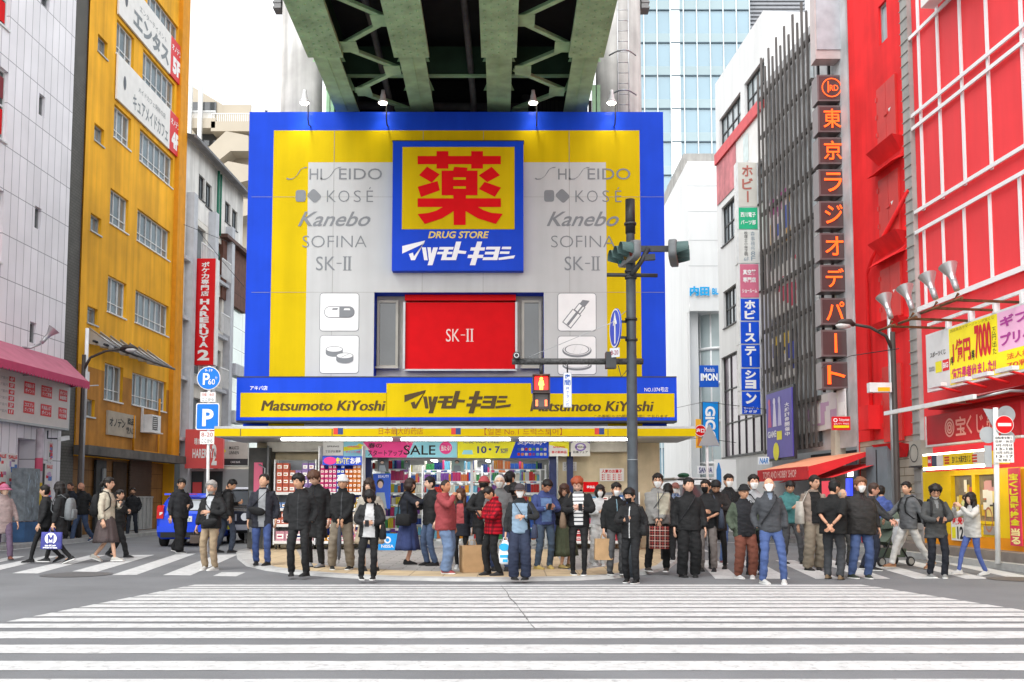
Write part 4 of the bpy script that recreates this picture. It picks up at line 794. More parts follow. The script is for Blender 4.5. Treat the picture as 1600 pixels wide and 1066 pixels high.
m.use(strip_m); m.wall(u1 + .01, u2, .1, HY, [], .05); side(m, u1 + .02, HY, 12, True); m.use(pil); m.box(u3 - .9, u3, -.18, .3, zl_, HY); m.use(ochre); side(m, u3, HY, 14); m.sheet(u3, u1, 0, HY, 14); m.quad((u1, 0, HY), (u3, 0, HY), (u3, 14, HY), (u1, 14, HY)); m.build('wall', yb)
for h in SM: window(yb, h, 0, .16, grey_metal, glass, 1, 1, .06)
for h in MD: window(yb, h, 0, .16, white_metal, glass, 3, 1, .04, mid=[.3])
for h in LG: window(yb, h, 0, .16, white_metal, glass, 6, 1, .04, mid=[.3])
m = MB(mat('ledge', (.12, .11, .10), .8, var=.4, vs=2)); m.box(u2 - .1, u3, -.5, .0, zl_ - .32, zl_ - .002); m.build('ledge', yb)
gf = MB(mat('ground_tile', (.30, .155, .055), .6, var=.2, tile=(.6, .6, .008, '#3a2413', 0))); gf.wall(u2, u3, .1, zl_ - .32, [], .5); gf.use(mat('dark_brown', (.07, .045, .03), .7, var=.3));  # plain dark brown strip, set just proud of the ground-floor tiles
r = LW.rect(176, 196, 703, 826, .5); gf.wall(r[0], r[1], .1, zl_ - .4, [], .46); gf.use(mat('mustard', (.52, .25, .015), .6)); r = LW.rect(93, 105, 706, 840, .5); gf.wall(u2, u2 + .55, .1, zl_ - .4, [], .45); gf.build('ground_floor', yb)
m = MB(mat('shutter', (.085, .055, .04), .5, .2, var=.2)); ra = LW.rect(202, 235, 712, 760, .44)
for i in range(16): m.box(ra[0], ra[1], .38 + .015 * (i % 2), .44, 1.45 + i * .1, 1.545 + i * .1)
m.use(mat('steel_gate', (.42, .43, .43), .5, .3, var=.15))
for i in range(11): a = ra[0] + (ra[1] - ra[0]) * i / 11; m.box(a, a + (ra[1] - ra[0]) / 11 - .02, .30 + .03 * (i % 2), .36, .14, 1.40)
m.box(ra[0], ra[1], .28, .42, 1.40, 1.47); m.build('shutter', yb)
m = MB(dark_metal); r = LW.rect(150, 162, 704, 826, .4); m.box(r[0], r[1] + .1, .36, .45, .12, zl_ - .4); m.use(paint('#a9adae', .5)); m.box(r[1] - .3, r[1] - .05, .30, .355, .12, zl_ - .7); m.build('door', yb)
r = LW.rect(166, 209, 641, 679); so_ = thing('company_sign', 'grey rectangular sign with large katakana on the ochre wall', 'sign', on(LW), LW.rz); m = MB(paint('#a79c8c', .6, .15)); m.box(r[0], r[1], -.08, -.005, r[2], r[3]); m.build('panel', so_); m = MB(txt_black); W = r[1] - r[0]; H_ = r[3] - r[2]
m.text('オノデン', r[0] + W * .05, r[0] + W * .60, r[2] + H_ * .35, r[2] + H_ * .75, -.088, off=.03); m.text('商品', r[0] + W * .68, r[0] + W * .93, r[2] + H_ * .55, r[2] + H_ * .85, -.088, off=.02); m.text('搬入口', r[0] + W * .64, r[0] + W * .97, r[2] + H_ * .15, r[2] + H_ * .45, -.088, off=.02); m.build('lettering', so_)
# metal slat hood above the ground-floor windows
hd = thing('slatted_hood', 'rusty slatted metal hood on brackets projecting from the ochre wall', 'hood', on(LW), LW.rz)
a0 = LW.uv(133, 520)[0]; a1 = LW.uv(232, 570)[0]; zh = LW.uv(133, 533)[1]; m = MB(dark_metal)
for i in range(3): m.tube([(a0, -.3 - i * .38, zh - .12 * i), (a1, -.3 - i * .38, zh - .12 * i)], .045, 6)
m.build('rail', hd)
for i in range(7): m = MB(grey_metal); u = a0 + .3 + (a1 - a0 - .5) * i / 6; m.add([(u, -.01, zh + .55), (u, -.01, zh - .05), (u, -1.05, zh - .25)], [(0, 1, 2)]); m.tube([(u, -.01, zh + .5), (u, -1.05, zh - .22)], .03, 5); m.build('bracket', hd)
m = MB(mat('hood_sheet', (.30, .29, .27), .6, .3, var=.3))
for i in range(6): u = a0 + .3 + (a1 - a0 - .5) * i / 6; m.quad((u + .05, -.02, zh + .45), (u + .5, -.02, zh + .30), (u + .5, -.5, zh + .05), (u + .05, -.5, zh + .2))
m.build('slat', hd)
# air conditioner
u, z = LW.uv(237, 676, -.4); ac = thing('air_conditioner', 'air-conditioner unit on a white bracket on the ochre wall', 'air conditioner', on(LW, u, -.4, z), LW.rz); m = MB(white_metal); m.box(0, .95, 0, .34, .05, .72); m.build('casing', ac); m = MB(dark_metal); 
for i in range(7): m.box(.06, .58, -.012, -.002, .12 + i * .08, .165 + i * .08)
m.ring((.32, .38), .25, .28, -.016, 20); m.build('grille', ac); m = MB(white_metal); m.box(-.15, 1.1, -.05, .39, 0, .045); m.box(-.15, -.10, .3, .39, .045, 1.0); m.build('bracket', ac)
m = MB(pil); pth = [(u - 1.0, -.08, z + .6), (u - 1.0, -.08, z - .75), (u + 1.6, -.08, z - .75), (u + 1.6, -.08, z + 1.5)]; m.tube(pth, .045, 6); m.build('wall_pipe', yb)
# banners 4F, 5F
for (xl_, yt, yb_, tx, sub, fl_, lab) in ((181, 84, 156, 'キュアメイドカフェ', 'メイドカフェ発祥の店', '4F', 'white café banner with red 4F end panel on the ochre building'), (184, -48, 24, 'エンタス', 'エンターテイメント', '5F', 'white banner with red 5F end panel, upper one on the ochre building')):
 r = LW.rect(xl_, 264 if fl_ == '4F' else 266, yt, yb_); ue = LW.uv(278 if fl_ == '4F' else 281, 200 if fl_ == '4F' else 80)[0]; bn = thing('banner', lab, 'banner', on(LW), LW.rz); W = r[1] - r[0]; H_ = r[3] - r[2]
 m = MB(paper); m.box(r[0], r[1], -.10, -.03, r[2], r[3]); m.build('cloth', bn); m = MB(paint('#d6333a', .5)); m.box(r[1] + .002, ue, -.10, -.03, r[2], r[3]); m.build('end_panel', bn)
 m = MB(paint('#7c8286', .5)); m.text(tx, r[0] + W * (.27 if fl_ == '4F' else .25), r[0] + W * .96, r[2] + H_ * .12, r[2] + H_ * (.48 if fl_ == '4F' else .58), -.106, off=.02 if fl_ == '4F' else .05); m.text(sub, r[0] + W * .36, r[0] + W * .9, r[2] + H_ * .62, r[2] + H_ * .76, -.106)
 m.use(paint('#5b5f66', .5)); m.ball((r[0] + W * .12, -.106, r[2] + H_ * .5), W * .025, .002, H_ * .16, 8, 6)
 m.use(txt_white); W2 = ue - r[1]; m.text(fl_, r[1] + W2 * .18, r[1] + W2 * .9, r[2] + H_ * .12, r[2] + H_ * .55, -.106, off=.06); m.text('オノデン', r[1] + W2 * .1, r[1] + W2 * .92, r[2] + H_ * .68, r[2] + H_ * .86, -.106, off=.03); m.build('lettering', bn)
# street lamp on this side
def street_lamp(loc, rz, ztop, arm, label, flip=1):
 o = thing('street_lamp', label, 'street lamp', loc, rz); m = MB(mat('lamp_brown', (.055, .045, .04), .5, .1, var=.2)); m.tube([(0, 0, 0), (0, 0, .8), (0, 0, .82), (0, 0, ztop)], [.11, .10, .08, .06], 12); m.build('pole', o)
 m = MB(MATS['lamp_brown']); pts = [(0, 0, ztop - .5), (flip * arm * .12, 0, ztop - .1), (flip * arm * .4, 0, ztop + .12), (flip * arm * .72, 0, ztop + .2)]; m.tube(pts, [.05, .045, .04, .04], 8); m.build('arm', o)
 m = MB(MATS['lamp_brown']); m.tube([(flip * arm * .68, 0, ztop + .18), (flip * arm * .76, 0, ztop + .24), (flip * arm * .9, 0, ztop + .25), (flip * arm, 0, ztop + .2)], [(.05, .05), (.12, .09), (.14, .09), (.04, .03)], 12); m.build('lamp_head', o)
 m = MB(mat('lamp_glass', (.6, .6, .58), .2, var=.05)); m.ball((flip * arm * .88, 0, ztop + .16), .2, .12, .08, 12, 6); m.build('lamp_glass', o); return o
p = ground(122, 850); p = Vector((LW.w(LW.uv(122, 830, -.7)[0], -.7).x, LW.w(LW.uv(122, 830, -.7)[0], -.7).y, .12))
zt_ = atY(140, 560, p.y).z; o = street_lamp(p, 0, zt_, (208 - 124) / FPX * p.y, 'dark brown street lamp with curved arm in front of the ochre building')
m = MB(grey_metal); m.tube([(.02, .14, 0), (.02, .14, zt_ + .9)], .05, 10); m.use(white_metal); m.tube([(.02, .14, 3.9), (.02, .14, zt_ + .9)], .06, 10); m.box(-.06, .12, .02, .2, zt_ - .9, zt_ - .55); m.build('conduit', o)
# --- grey-and-white buildings farther along
u4 = LW.uv(352, 620)[0]; u5 = LW.uv(392, 620)[0] + 3
HG = LW.uv(300, 335)[1]; gw = mat('grey_frame_wall', (.52, .54, .58), .6, var=.12, streak=.15); cw = mat('cream_render', (.76, .74, .68), .7, var=.1, streak=.15)
gb = thing('grey_building', 'narrow grey-framed building with balconies behind the tall red sign', 'building', on(LW), LW.rz)
m = MB(cw); wins = []
zfl = [LW.uv(318, y)[1] for y in (668, 560, 462, 372)]
uw0, uw1 = LW.uv(296, 600)[0], LW.uv(316, 600)[0]; uw2, uw3 = LW.uv(330, 600)[0], LW.uv(344, 600)[0]
H3 = (HG - 3.6) / 4
for i in range(4):
 for a, b in ((uw0, uw1), (uw2, uw3)): wins.append((a, b, 4.4 + i * H3, 4.4 + i * H3 + H3 * .6))
m.wall(u3 + .02, u4, 3.4, HG, wins); 
for h in wins: m.reveal(h, 0, .2)
m.use(gw)
for px in (287, 322, 349): u = LW.uv(px, 620)[0]; m.box(u - .25, u + .25, -.35, -.004, .1, HG + .8)
for i in range(4): m.box(u3 + .03, u4 - .3, -.25, -.005, 3.9 + i * H3, 4.05 + i * H3)
m.use(MATS['dark_metal']); m.wall(u3 + .02, u4, .1, 3.4, [], .3); m.use(cw); m.quad((u3, 0, HG), (u4, 0, HG), (u4, 10, HG), (u3, 10, HG)); side(m, u4, HG, 10); m.build('wall', gb)
for h in wins: window(gb, h, 0, .18, grey_metal, glass, 2, 1, .05)
for i in (1, 2, 3):
 for a, b in ((uw0, uw1), (uw2, uw3)):
  m = MB(white_metal); 
  for k_ in range(10): x = a + (b - a) * k_ / 9; m.box(x - .015, x + .015, -.42, -.39, 4.1 + i * H3, 5.0 + i * H3)
  m.box(a, b, -.43, -.38, 5.0 + i * H3, 5.06 + i * H3); m.build('balcony_rail', gb)
# upper white house with tiled roof, standing back
uh0, uh1 = LW.uv(289, 300)[0], LW.uv(380, 320)[0]; zr_ = LW.uv(300, 222)[1]
hs2 = thing('white_house', 'white plastered house with grey sloping eave and green drainpipe above the grey building', 'house', on(LW), LW.rz)
wp = mat('white_plaster', (.80, .79, .76), .7, var=.2, vs=.8, streak=.25); m = MB(wp); hw = [LW.rect(311, 320, 271, 309), LW.rect(322, 331, 283, 322), LW.rect(352, 360, 313, 346), LW.rect(363, 371, 325, 356)]; m.wall(u3 + .05, uh1, HG + .02, zr_, hw, .0)
for h in hw: m.reveal(h, 0, .15)
side(m, uh1, zr_, 8, False, HG); m.build('wall', hs2)
for h in hw: window(hs2, h, 0, .14, dark_metal, glass, 2, 1, .05)
m = MB(mat('roof_grey', (.20, .20, .21), .6, var=.25)); m.quad((u3, -.5, zr_ - .1), (uh1 + .5, -.5, zr_ - .1), (uh1 + .5, 4, zr_ + 1.3), (u3, 4, zr_ + 1.3)); m.box(u3, uh1 + .5, -.62, -.5, zr_ - .22, zr_ - .1); m.build('roof', hs2)
m = MB(mat('drain_green', (.03, .17, .11), .5)); u = LW.uv(336, 320)[0]; m.tube([(u, -.15, zr_ - .2), (u, -.15, zr_ - 4), (u + .3, -.15, zr_ - 4.5), (u + .3, -.15, HG - 1)], .07, 6); m.tube([(u + .5, -.12, zr_ - .2), (u + .5, -.12, HG)], .05, 6); m.build('drainpipe', hs2)
rt = thing('rooftop_shed', 'small rust-brown corrugated rooftop shed above the glass building', 'shed', on(LW), LW.rz); r = LW.rect(346, 384, 373, 420); m = MB(mat('shed_brown', (.16, .07, .05), .7, var=.3, tile=(.12, 4, .012, '#2a1410', 0))); m.box(r[0], r[1], -.1, 3, r[2] - 1.5, r[3]); m.build('shed_wall', rt); m = MB(mat('shed_roof', (.10, .05, .04), .6)); m.box(r[0] - .3, r[1] + .3, -.4, 3.2, r[3] + .002, r[3] + .18); m.build('roof', rt)
# glass-fronted building
HGl = LW.uv(355, 447)[1]; gl = thing('glass_building', 'low pale green glass-fronted building between the red sign and the drugstore', 'building', on(LW), LW.rz)
m = MB(mat('green_glass', (.55, .70, .66), .12, var=.15, vs=.6, spec=.9, tile=(1.7, 1.15, .02, '#5f6f6c', 0))); m.wall(u4 + .02, u5 + 4, 3.3, HGl, [], .1); m.use(cw); m.wall(u4 + .02, u5 + 4, .1, 3.3, [], .5); side(m, u4 + .01, HGl, 8, True); m.quad((u4, .1, HGl), (u5 + 4, .1, HGl), (u5 + 4, 8, HGl), (u4, 8, HGl)); m.build('curtain_wall', gl)
m = MB(white_metal); 
for k_ in range(30): x = u4 + .1 + (u5 + 3.8 - u4) * k_ / 29; m.box(x - .012, x + .012, .12, .15, HGl, HGl + 1.0)
m.box(u4, u5 + 4, .11, .16, HGl + 1.0, HGl + 1.06); m.build('roof_rail', gl)
for z in (5.2, 7.6): m = MB(gw); m.box(u4 - .02, u4 + 1.7, -.5, -.05, z, z + .6); m.build('fin_bracket', gl)
# tall red sign and shopfront signs
def plate_sign(name, label, cat, px, Y, m_, t=.12, Yoff=0):
 r = S(*px, Y); o = thing(name, label, cat, (0, Y, 0)); b = MB(m_); b.box(r[0], r[1], 0, t, r[2], r[3]); return o, b, r
sred = paint('#d8151f', .4, .05)
o, b, r = plate_sign('vertical_sign', 'tall narrow red sign of a trading-card shop reading HARERUYA 2', 'sign', (306, 333, 404, 570), 44.5, sred, .5); b.use(white_metal); b.box(r[0] - .05, r[0] - .001, .02, .48, r[2], r[3]); b.box(r[1] + .001, r[1] + .05, .02, .48, r[2], r[3]); b.build('panel', o); m = MB(txt_white); W = r[1] - r[0]; H_ = r[3] - r[2]
m.vtext('ポケカ専門店', r[0] + W * .3, r[0] + W * .7, r[3] - H_ * .36, r[3] - H_ * .03, -.01, off=.03); m.vtext('HARERUYA', r[0] + W * .27, r[0] + W * .73, r[3] - H_ * .84, r[3] - H_ * .38, -.01, off=.05); m.text('2', r[0] + W * .2, r[0] + W * .8, r[2] + H_ * .04, r[2] + H_ * .14, -.01, off=.04); m.build('lettering', o)
o, b, r = plate_sign('shop_sign', 'salmon-red square shop sign reading HARERUYA 2 behind the parking signs', 'sign', (290, 348, 671, 732), 43.5, paint('#dd5a5a', .45, .05), .2); b.build('panel', o); m = MB(txt_white); W = r[1] - r[0]; H_ = r[3] - r[2]; m.text('HARERUYA', r[0] + W * .2, r[0] + W * .82, r[2] + H_ * .26, r[2] + H_ * .5, -.01, off=.03); m.text('2', r[0] + W * .7, r[0] + W * .84, r[2] + H_ * .08, r[2] + H_ * .62, -.01, off=.03); m.text('晴れる屋', r[0] + W * .24, r[0] + W * .6, r[2] + H_ * .6, r[2] + H_ * .78, -.01, off=.02); m.build('lettering', o)
o, b, r = plate_sign('shop_sign', 'grey-white shop sign with dark letters left of the canopy underside', 'sign', (346, 387, 690, 727), 45.5, paint('#b9b7b0', .5, .1), .2); b.use(paint('#3c3d40', .5)); b.wall(r[0], r[1], r[2], r[2] + (r[3] - r[2]) * .27, [], -.004); b.build('panel', o); m = MB(txt_black); W = r[1] - r[0]; H_ = r[3] - r[2]; m.text('MAUCO', r[0] + W * .3, r[0] + W * .66, r[2] + H_ * .66, r[2] + H_ * .8, -.01, off=.01); m.text('LINNEN', r[0] + W * .3, r[0] + W * .66, r[2] + H_ * .46, r[2] + H_ * .6, -.01, off=.01); m.use(ylw_b); m.disc((r[0] + W * .1, r[2] + H_ * .6), W * .07, -.01, 12); m.use(txt_white); m.text('CAFE BAR', r[0] + W * .36, r[0] + W * .72, r[2] + H_ * .09, r[2] + H_ * .17, -.01); m.build('lettering', o)
# clutter between the shopfronts and the store
sf = thing('shopfront', 'narrow glazed shopfront under the salmon-red sign', 'shopfront', (0, 44, 0)); r = S(294, 346, 733, 835, 44); m = MB(paint('#8d8f90', .5)); m.wall(r[0], r[1] + 1.6, .1, r[3], [(r[0] + .15, r[0] + .7, .15, r[3] - .1), (r[0] + .8, r[1], .15, r[3] - .1)]); m.build('wall', sf); m = MB(dark_glass); m.sheet(r[0], r[1] + 1.6, .1, r[3], .1); m.build('pane', sf); m = MB(paint('#c64a4a', .5)); m.sheet(r[0] + .2, r[0] + .6, 1.3, 2.1, .05); m.build('poster', sf)
# --- beige apartment block with a winding stair, far behind
Yb = 78; ap = thing('apartment_block', 'beige apartment block with winding outdoor stair behind the white house', 'building', (0, Yb, 0)); bg = mat('beige_render', (.46, .41, .33), .75, var=.08, vs=.4)
r = S(250, 352, 128, 800, Yb); m = MB(bg); p0, p1, p2, p3 = atY(290, 128, Yb), atY(395, 185, Yb), atY(395, 800, Yb), atY(290, 800, Yb)
m.prism([(p0.x - 1, 0), (p1.x, 0), (p1.x, p1.z), (p0.x, p0.z + .3), (p0.x - 1, p0.z + .6)], 1.5, 10); m.build('wall', ap)
for i, (x0, x1, y0, y1) in enumerate(((300, 338, 160, 176), (300, 338, 210, 228), (350, 392, 164, 190))): r = S(x0, x1, y0, y1, Yb + 1.45); m = MB(dark_glass if i < 2 else bg); m.box(r[0], r[1], 1.4, 1.6, r[2], r[3]); m.build('opening', ap)
for i, (x0, x1, y0, y1) in enumerate(((298, 336, 180, 200), (330, 396, 184, 205))): 
 r = S(x0, x1, y0, y1, Yb); m = MB(bg); m.box(r[0], r[1], .0, 1.39, r[2], r[2] + .8); m.use(white_metal)
 for k_ in range(22): x = r[0] + (r[1] - r[0]) * k_ / 21; m.box(x - .02, x + .02, .02, .06, r[2] + .8, r[3] + .3)
 m.box(r[0], r[1], .0, .08, r[3] + .3, r[3] + .38); m.build('balcony', ap)
for (pts, lab) in ((((318, 238), (353, 205), (388, 212), (388, 236), (360, 236), (340, 252)), 0), (((330, 270), (356, 252), (388, 258), (388, 282), (362, 288), (344, 282)), 1), (((336, 330), (356, 306), (388, 312), (388, 336), (362, 342), (346, 338)), 2)):
 q = [atY(x, y, Yb - .8) for x, y in pts]; m = MB(bg); m.prism([(v.x, v.z) for v in q][::-1], -.8, .9); m.build('stair_flight', ap)
for px in (297, 313): a, b = atY(px, 132, Yb - .3), atY(px, 240, Yb - .3); m = MB(white_metal); m.box(a.x - .15, a.x + .15, -.3, 0, b.z, a.z); m.build('downpipe', ap)
o = thing('shopfront', 'dim shopfront with lit strip and grey fascia behind the dark off-road car', 'shopfront', (0, 45.2, 0)); r = S(346, 420, 728, 845, 45.2); m = MB(paint('#8b8a86', .5, .1)); m.wall(r[0], r[1], .1, r[3], [(r[0] + .3 + i * .85, r[0] + 1.0 + i * .85, .3, r[3] - .5) for i in range(3)]); m.build('wall', o); m = MB(dark_glass); m.sheet(r[0], r[1], .1, r[3], .1); m.build('pane', o); m = MB(emit('shop_strip', '#fff8e8', 3)); m.box(r[0] + .2, r[1] - .2, -.1, -.04, r[3] - .3, r[3] - .22); m.build('tube', o); m = MB(pr); m.sheet(r[0] + .4, r[0] + .8, 1.2, 2.0, .05); m.use(paint('#c8b45a', .5)); m.sheet(r[0] + 1.3, r[0] + 1.8, .8, 1.6, .05); m.build('poster', o)
# ================================================================ RIGHT STREET WALL
def rx_(y): return 10.6 - 0.0675 * (y - 20.7)
RW = Fr((rx_(62), 62), (rx_(9), 9))
kp = MB(MATS['side_pavement']); kp.box(0, RW.L, -.9, 0.4, 0, .13); o = struct('pavement', kp, on(RW)); o.rotation_euler.z = RW.rz
k = MB(kerb_m); k.box(0, RW.L, -1.05, -.902, 0, .135); o = struct('kerb', k, on(RW)); o.rotation_euler.z = RW.rz
def U(px, py=400, off=0): return RW.uv(px, py, off)[0]
def Zr(px, py, off=0): return RW.uv(px, py, off)[1]
# --- glass tower in the far distance
YT = 95; tw = thing('glass_tower', 'tall pale blue glass office tower far behind the billboard', 'tower', (0, YT, 0))
tg = mat('tower_glass', (.25, .37, .44), .10, var=.22, vs=.08, spec=.9); tp = mat('tower_spandrel', (.36, .46, .49), .2, var=.1, vs=.1)
x0, x1 = atY(985, 300, YT).x, atY(1171, 50, YT).x; x2 = atY(1200, 50, YT).x
m = MB(tg); m.sheet(x0, x1, 0, 62, 0); m.box(x0, x1, .01, 25, 0, 61.9); m.build('glazing', tw)
ps = (187, 369, 550) ; hfl = atY(1060, 187, YT).z - atY(1060, 369, YT).z; zf0 = atY(1060, 369, YT).z; hfl /= 3.553 * 1.0
hfl = (atY(1060, 187 / 3.553, YT).z - atY(1060, 369 / 3.553, YT).z); zf0 = atY(1060, 369 / 3.553, YT).z
m = MB(tp); z = zf0 - 12 * hfl; fins = MB(mat('tower_mullion', (.66, .72, .74), .3, .3)); dk = MB(mat('tower_dark_bar', (.08, .12, .15), .4))  # dk: thin dark bars projecting at the foot of each spandrel
while z < 62: m.box(x0, x1, -.05, -.002, z - hfl * .28, z); dk.box(x0, x1, -.12, -.052, z - hfl * .30, z - hfl * .27); z += hfl
for i in range(int((x1 - x0) / (76 / 3.553 / FPX * YT)) + 1): x = x1 - i * 76 / 3.553 / FPX * YT; fins.box(x - .05, x + .05, -.16, -.06, 0, 62)
a = atY(1056, 200, YT).x; fins.box(a - .5, a + .5, -.1, -.053, 0, 62)
m.build('spandrel', tw); fins.build('mullion', tw); dk.build('sunshade', tw)
m = MB(mat('louvre', (.30, .31, .33), .5, .3, var=.1)); m.box(x1 + .02, x2 + 4, 1, 24, 0, 62)
for i in range(150): m.box(x1 + .02, x2 + 4, .85, .99, i * .4 + .1, i * .4 + .3)
m.build('louvre_core', tw)
o = thing('concrete_building', 'small weathered concrete rooftop block in front of the glass tower', 'building', (0, 72, 0)); m = MB(concrete); a, b = atY(1068, 240, 72), atY(1130, 240, 72); m.box(a.x, b.x + 3, 0, 8, 0, a.z); a2 = atY(1058, 262, 72); m.box(a2.x, a.x, .5, 8, 0, a2.z); m.build('wall', o)
# --- white building with blue kanji sign (side face towards us)
YU = 51; ub_ = thing('white_building', 'white panelled building with blue kanji sign and glass bay, beside the glass tower', 'building', (0, YU, 0)); pw = mat('white_panel', (.66, .67, .67), .45, var=.05, vs=.5, streak=.06)
A, B = atY(1074, 252, YU), atY(1135, 240, YU); zt = A.z; zc_ = atY(1074, 486, YU).z; zb = atY(1074, 506, YU).z
m = MB(pw); m.box(A.x, B.x + 6, 0, 9, zc_, zt); m.box(A.x - .02, A.x + .55, .6, 9, 0, zc_ - .002); m.use(mat('panel_gap', (.45, .46, .47), .6, var=0))
for py in (290, 330, 375, 415): z = atY(1074, py, YU).z; m.box(A.x - .01, B.x, -.006, .0, z - .04, z)
m.build('wall', ub_)
m = MB(pw); W = Fr((atY(1044, 325, 62).x, 64), (A.x, YU)); 
m.quad((atY(1044, 300, 60).x, 60, 0), (A.x, YU + .02, 0), (A.x, YU + .02, zt), (atY(1044, 300, 60).x, 60, zt)); m.v = [(v[0], v[1] - YU, v[2]) for v in m.v]; m.build('side_wall', ub_)
m = MB(dark_glass)
for py, py2 in ((450, 480), (520, 560), (590, 640)): a, b = atY(1047, py, 58), atY(1054, py2, 58); m.box(a.x - .03, b.x, 58 - YU - .3, 58 - YU - .25, b.z, a.z)
m.build('side_window', ub_)
m = MB(mat('bay_glass', (.46, .54, .55), .15, var=.2, vs=.5, spec=.8)); n = 10; cx = A.x + 2.1
pts = [(cx - 1.5 * math.cos(i * math.pi / 2 / n), 1.9 - 1.5 * math.sin(i * math.pi / 2 / n)) for i in range(n + 1)] + [(B.x + 4, .4)]
for i in range(len(pts) - 1): m.quad((*pts[i], .2), (*pts[i + 1], .2), (*pts[i + 1], zc_ - .05), (*pts[i], zc_ - .05))
m.build('glass_bay', ub_); m = MB(white_metal)
for z in (3.2, 5.4, 7.4, 9.2): m.tube([(x, y - .02, z) for x, y in pts], .09, 6)
for i in (0, 3, 6, 9): m.tube([(*pts[i], .2), (*pts[i], zc_)], .05, 6)
m.build('bay_frame', ub_)
m = MB(paint('#1e9bd6', .4)); r = S(1077, 1108, 448, 463, YU); m.text('内田', r[0], r[1], r[2], r[3], -.1, off=.05); r = S(1112, 1122, 451, 461, YU); m.text('BL', *r, -.1, off=.04); m.build('lettering', ub_)
def psign(*a, **k): return plate_sign(*a, **k)
o, b, r = psign('advertising_panel', 'dark blue advertising panel with white serif letters on the glass bay', 'sign', (1093, 1123, 571, 605), 50.2, paint('#1553b8', .35), .1); b.build('panel', o); m = MB(txt_white); W = r[1] - r[0]; m.text('IMON', r[0] + .05, r[1] - .05, r[2] + .32, r[2] + .7, -.01, off=.04); m.text('Models', r[0] + .25, r[1] - .2, r[2] + .78, r[2] + 1.0, -.01); m.build('lettering', o)
o, b, r = psign('vertical_sign', 'bright blue upright sign with white turned letters GiGO', 'sign', (1098, 1123, 628, 697), 46, paint('#0d86d8', .35), .25); b.use(dark_metal); b.box(r[0] - .04, r[0] - .001, .01, .24, r[2], r[3]); b.box(r[1] + .001, r[1] + .04, .01, .24, r[2], r[3]); b.build('panel', o); m = MB(txt_white); H_ = r[3] - r[2]
v, f = text_data('GiGO', .04); mx = max(a for a, _ in v); mh_ = max(b for _, b in v); cxs = (r[0] + r[1]) / 2
m.add([(cxs - .22 + .44 * (b / mh_), -.01, r[3] - .2 - (H_ - .4) * (a / mx)) for a, b in v], f); m.build('lettering', o)
o, b, r = psign('round_sign', 'round red and white sign beside the blue upright sign', 'sign', (1086, 1103, 664, 682), 45.5, red, .1); b.v, b.f, b.mi, b.sm = [], [], [], []; b.use(red); c = ((r[0] + r[1]) / 2, (r[2] + r[3]) / 2); b.prism([(c[0] + .27 * math.cos(a * math.pi / 12), c[1] + .27 * math.sin(a * math.pi / 12)) for a in range(24)], 0, .1); b.build('panel', o); m = MB(txt_white); m.text('出口', c[0] - .18, c[0] + .18, c[1] - .1, c[1] + .1, -.01, off=.04); m.ring(c, .24, .265, -.008); m.build('lettering', o)
o, b, r = psign('wall_poster', 'yellow figure poster strip left of the blue upright sign', 'poster', (1087, 1097, 655, 700), 50.3, paint('#e8a72a', .5), .05); b.build('sheet', o); m = MB(paint('#c2682a', .5)); m.prism([(r[0] + .05, r[2] + .1), (r[1] - .05, r[2] + .1), (r[0] + .2, r[3] - .3)], -.01, -.004); m.build('print', o)
# --- white department building with long windows and slanting red band
ua, ubb = U(1120, 300), U(1198, 300); HW = Zr(1119, 129)
wd = thing('white_store_building', 'white commercial building with ribbon windows and a faded red poster wall', 'building', on(RW), RW.rz)
wwin = [RW.rect(1124, 1158, 188, 240), RW.rect(1163, 1196, 132, 190), RW.rect(1127, 1150, 326, 388), RW.rect(1130, 1152, 457, 515), RW.rect(1164, 1195, 278, 340), RW.rect(1166, 1195, 410, 470), RW.rect(1127, 1196, 560, 716)]
m = MB(pw); m.wall(ua, ubb, .1, HW, wwin)
for h in wwin: m.reveal(h, 0, .2)
side(m, ua, HW, 10, True); side(m, ubb, HW, 10); m.quad((ua, 0, HW), (ubb, 0, HW), (ubb, 10, HW), (ua, 10, HW)); m.build('wall', wd)
for i, h in enumerate(wwin): window(wd, h, 0, .16, dark_metal, [pale_glass, pale_glass, glass, glass, pale_glass, pale_glass, mat('violet_reflection', (.24, .20, .24), .1, var=.4, vs=.7, spec=.9)][i], 4 if i < 6 else 6, 2 if i < 6 else 3, .07)  # the lowest window's bluish-pink reflection is put into its pane colour
r = RW.rect(1126, 1196, 258, 330); z1, z0_ = Zr(1122, 258), Zr(1124, 330)
m = MB(mat('band_red', (.62, .06, .07), .5, var=.15)); m.box(ua + .1, ubb, -.12, -.004, z1 + .02, z1 + .5); m.build('red_band', wd)
m = MB(paper); m.wall(ua + .1, ubb, z0_ + .3, z1 + .018, [], -.02); m.use(mat('faded_red', (.62, .20, .22), .6, var=.2, streak=.3)); m.wall(ua + .1, ua + (ubb - ua) * .45, z0_ + .3, z1 + .016, [], -.03); m.use(mat('faded_cyan', (.62, .72, .72), .6, var=.15)); m.wall(ua + (ubb - ua) * .6, ua + (ubb - ua) * .7, z0_ + .8, z1 - .2, [], -.03); m.build('faded_poster', wd)
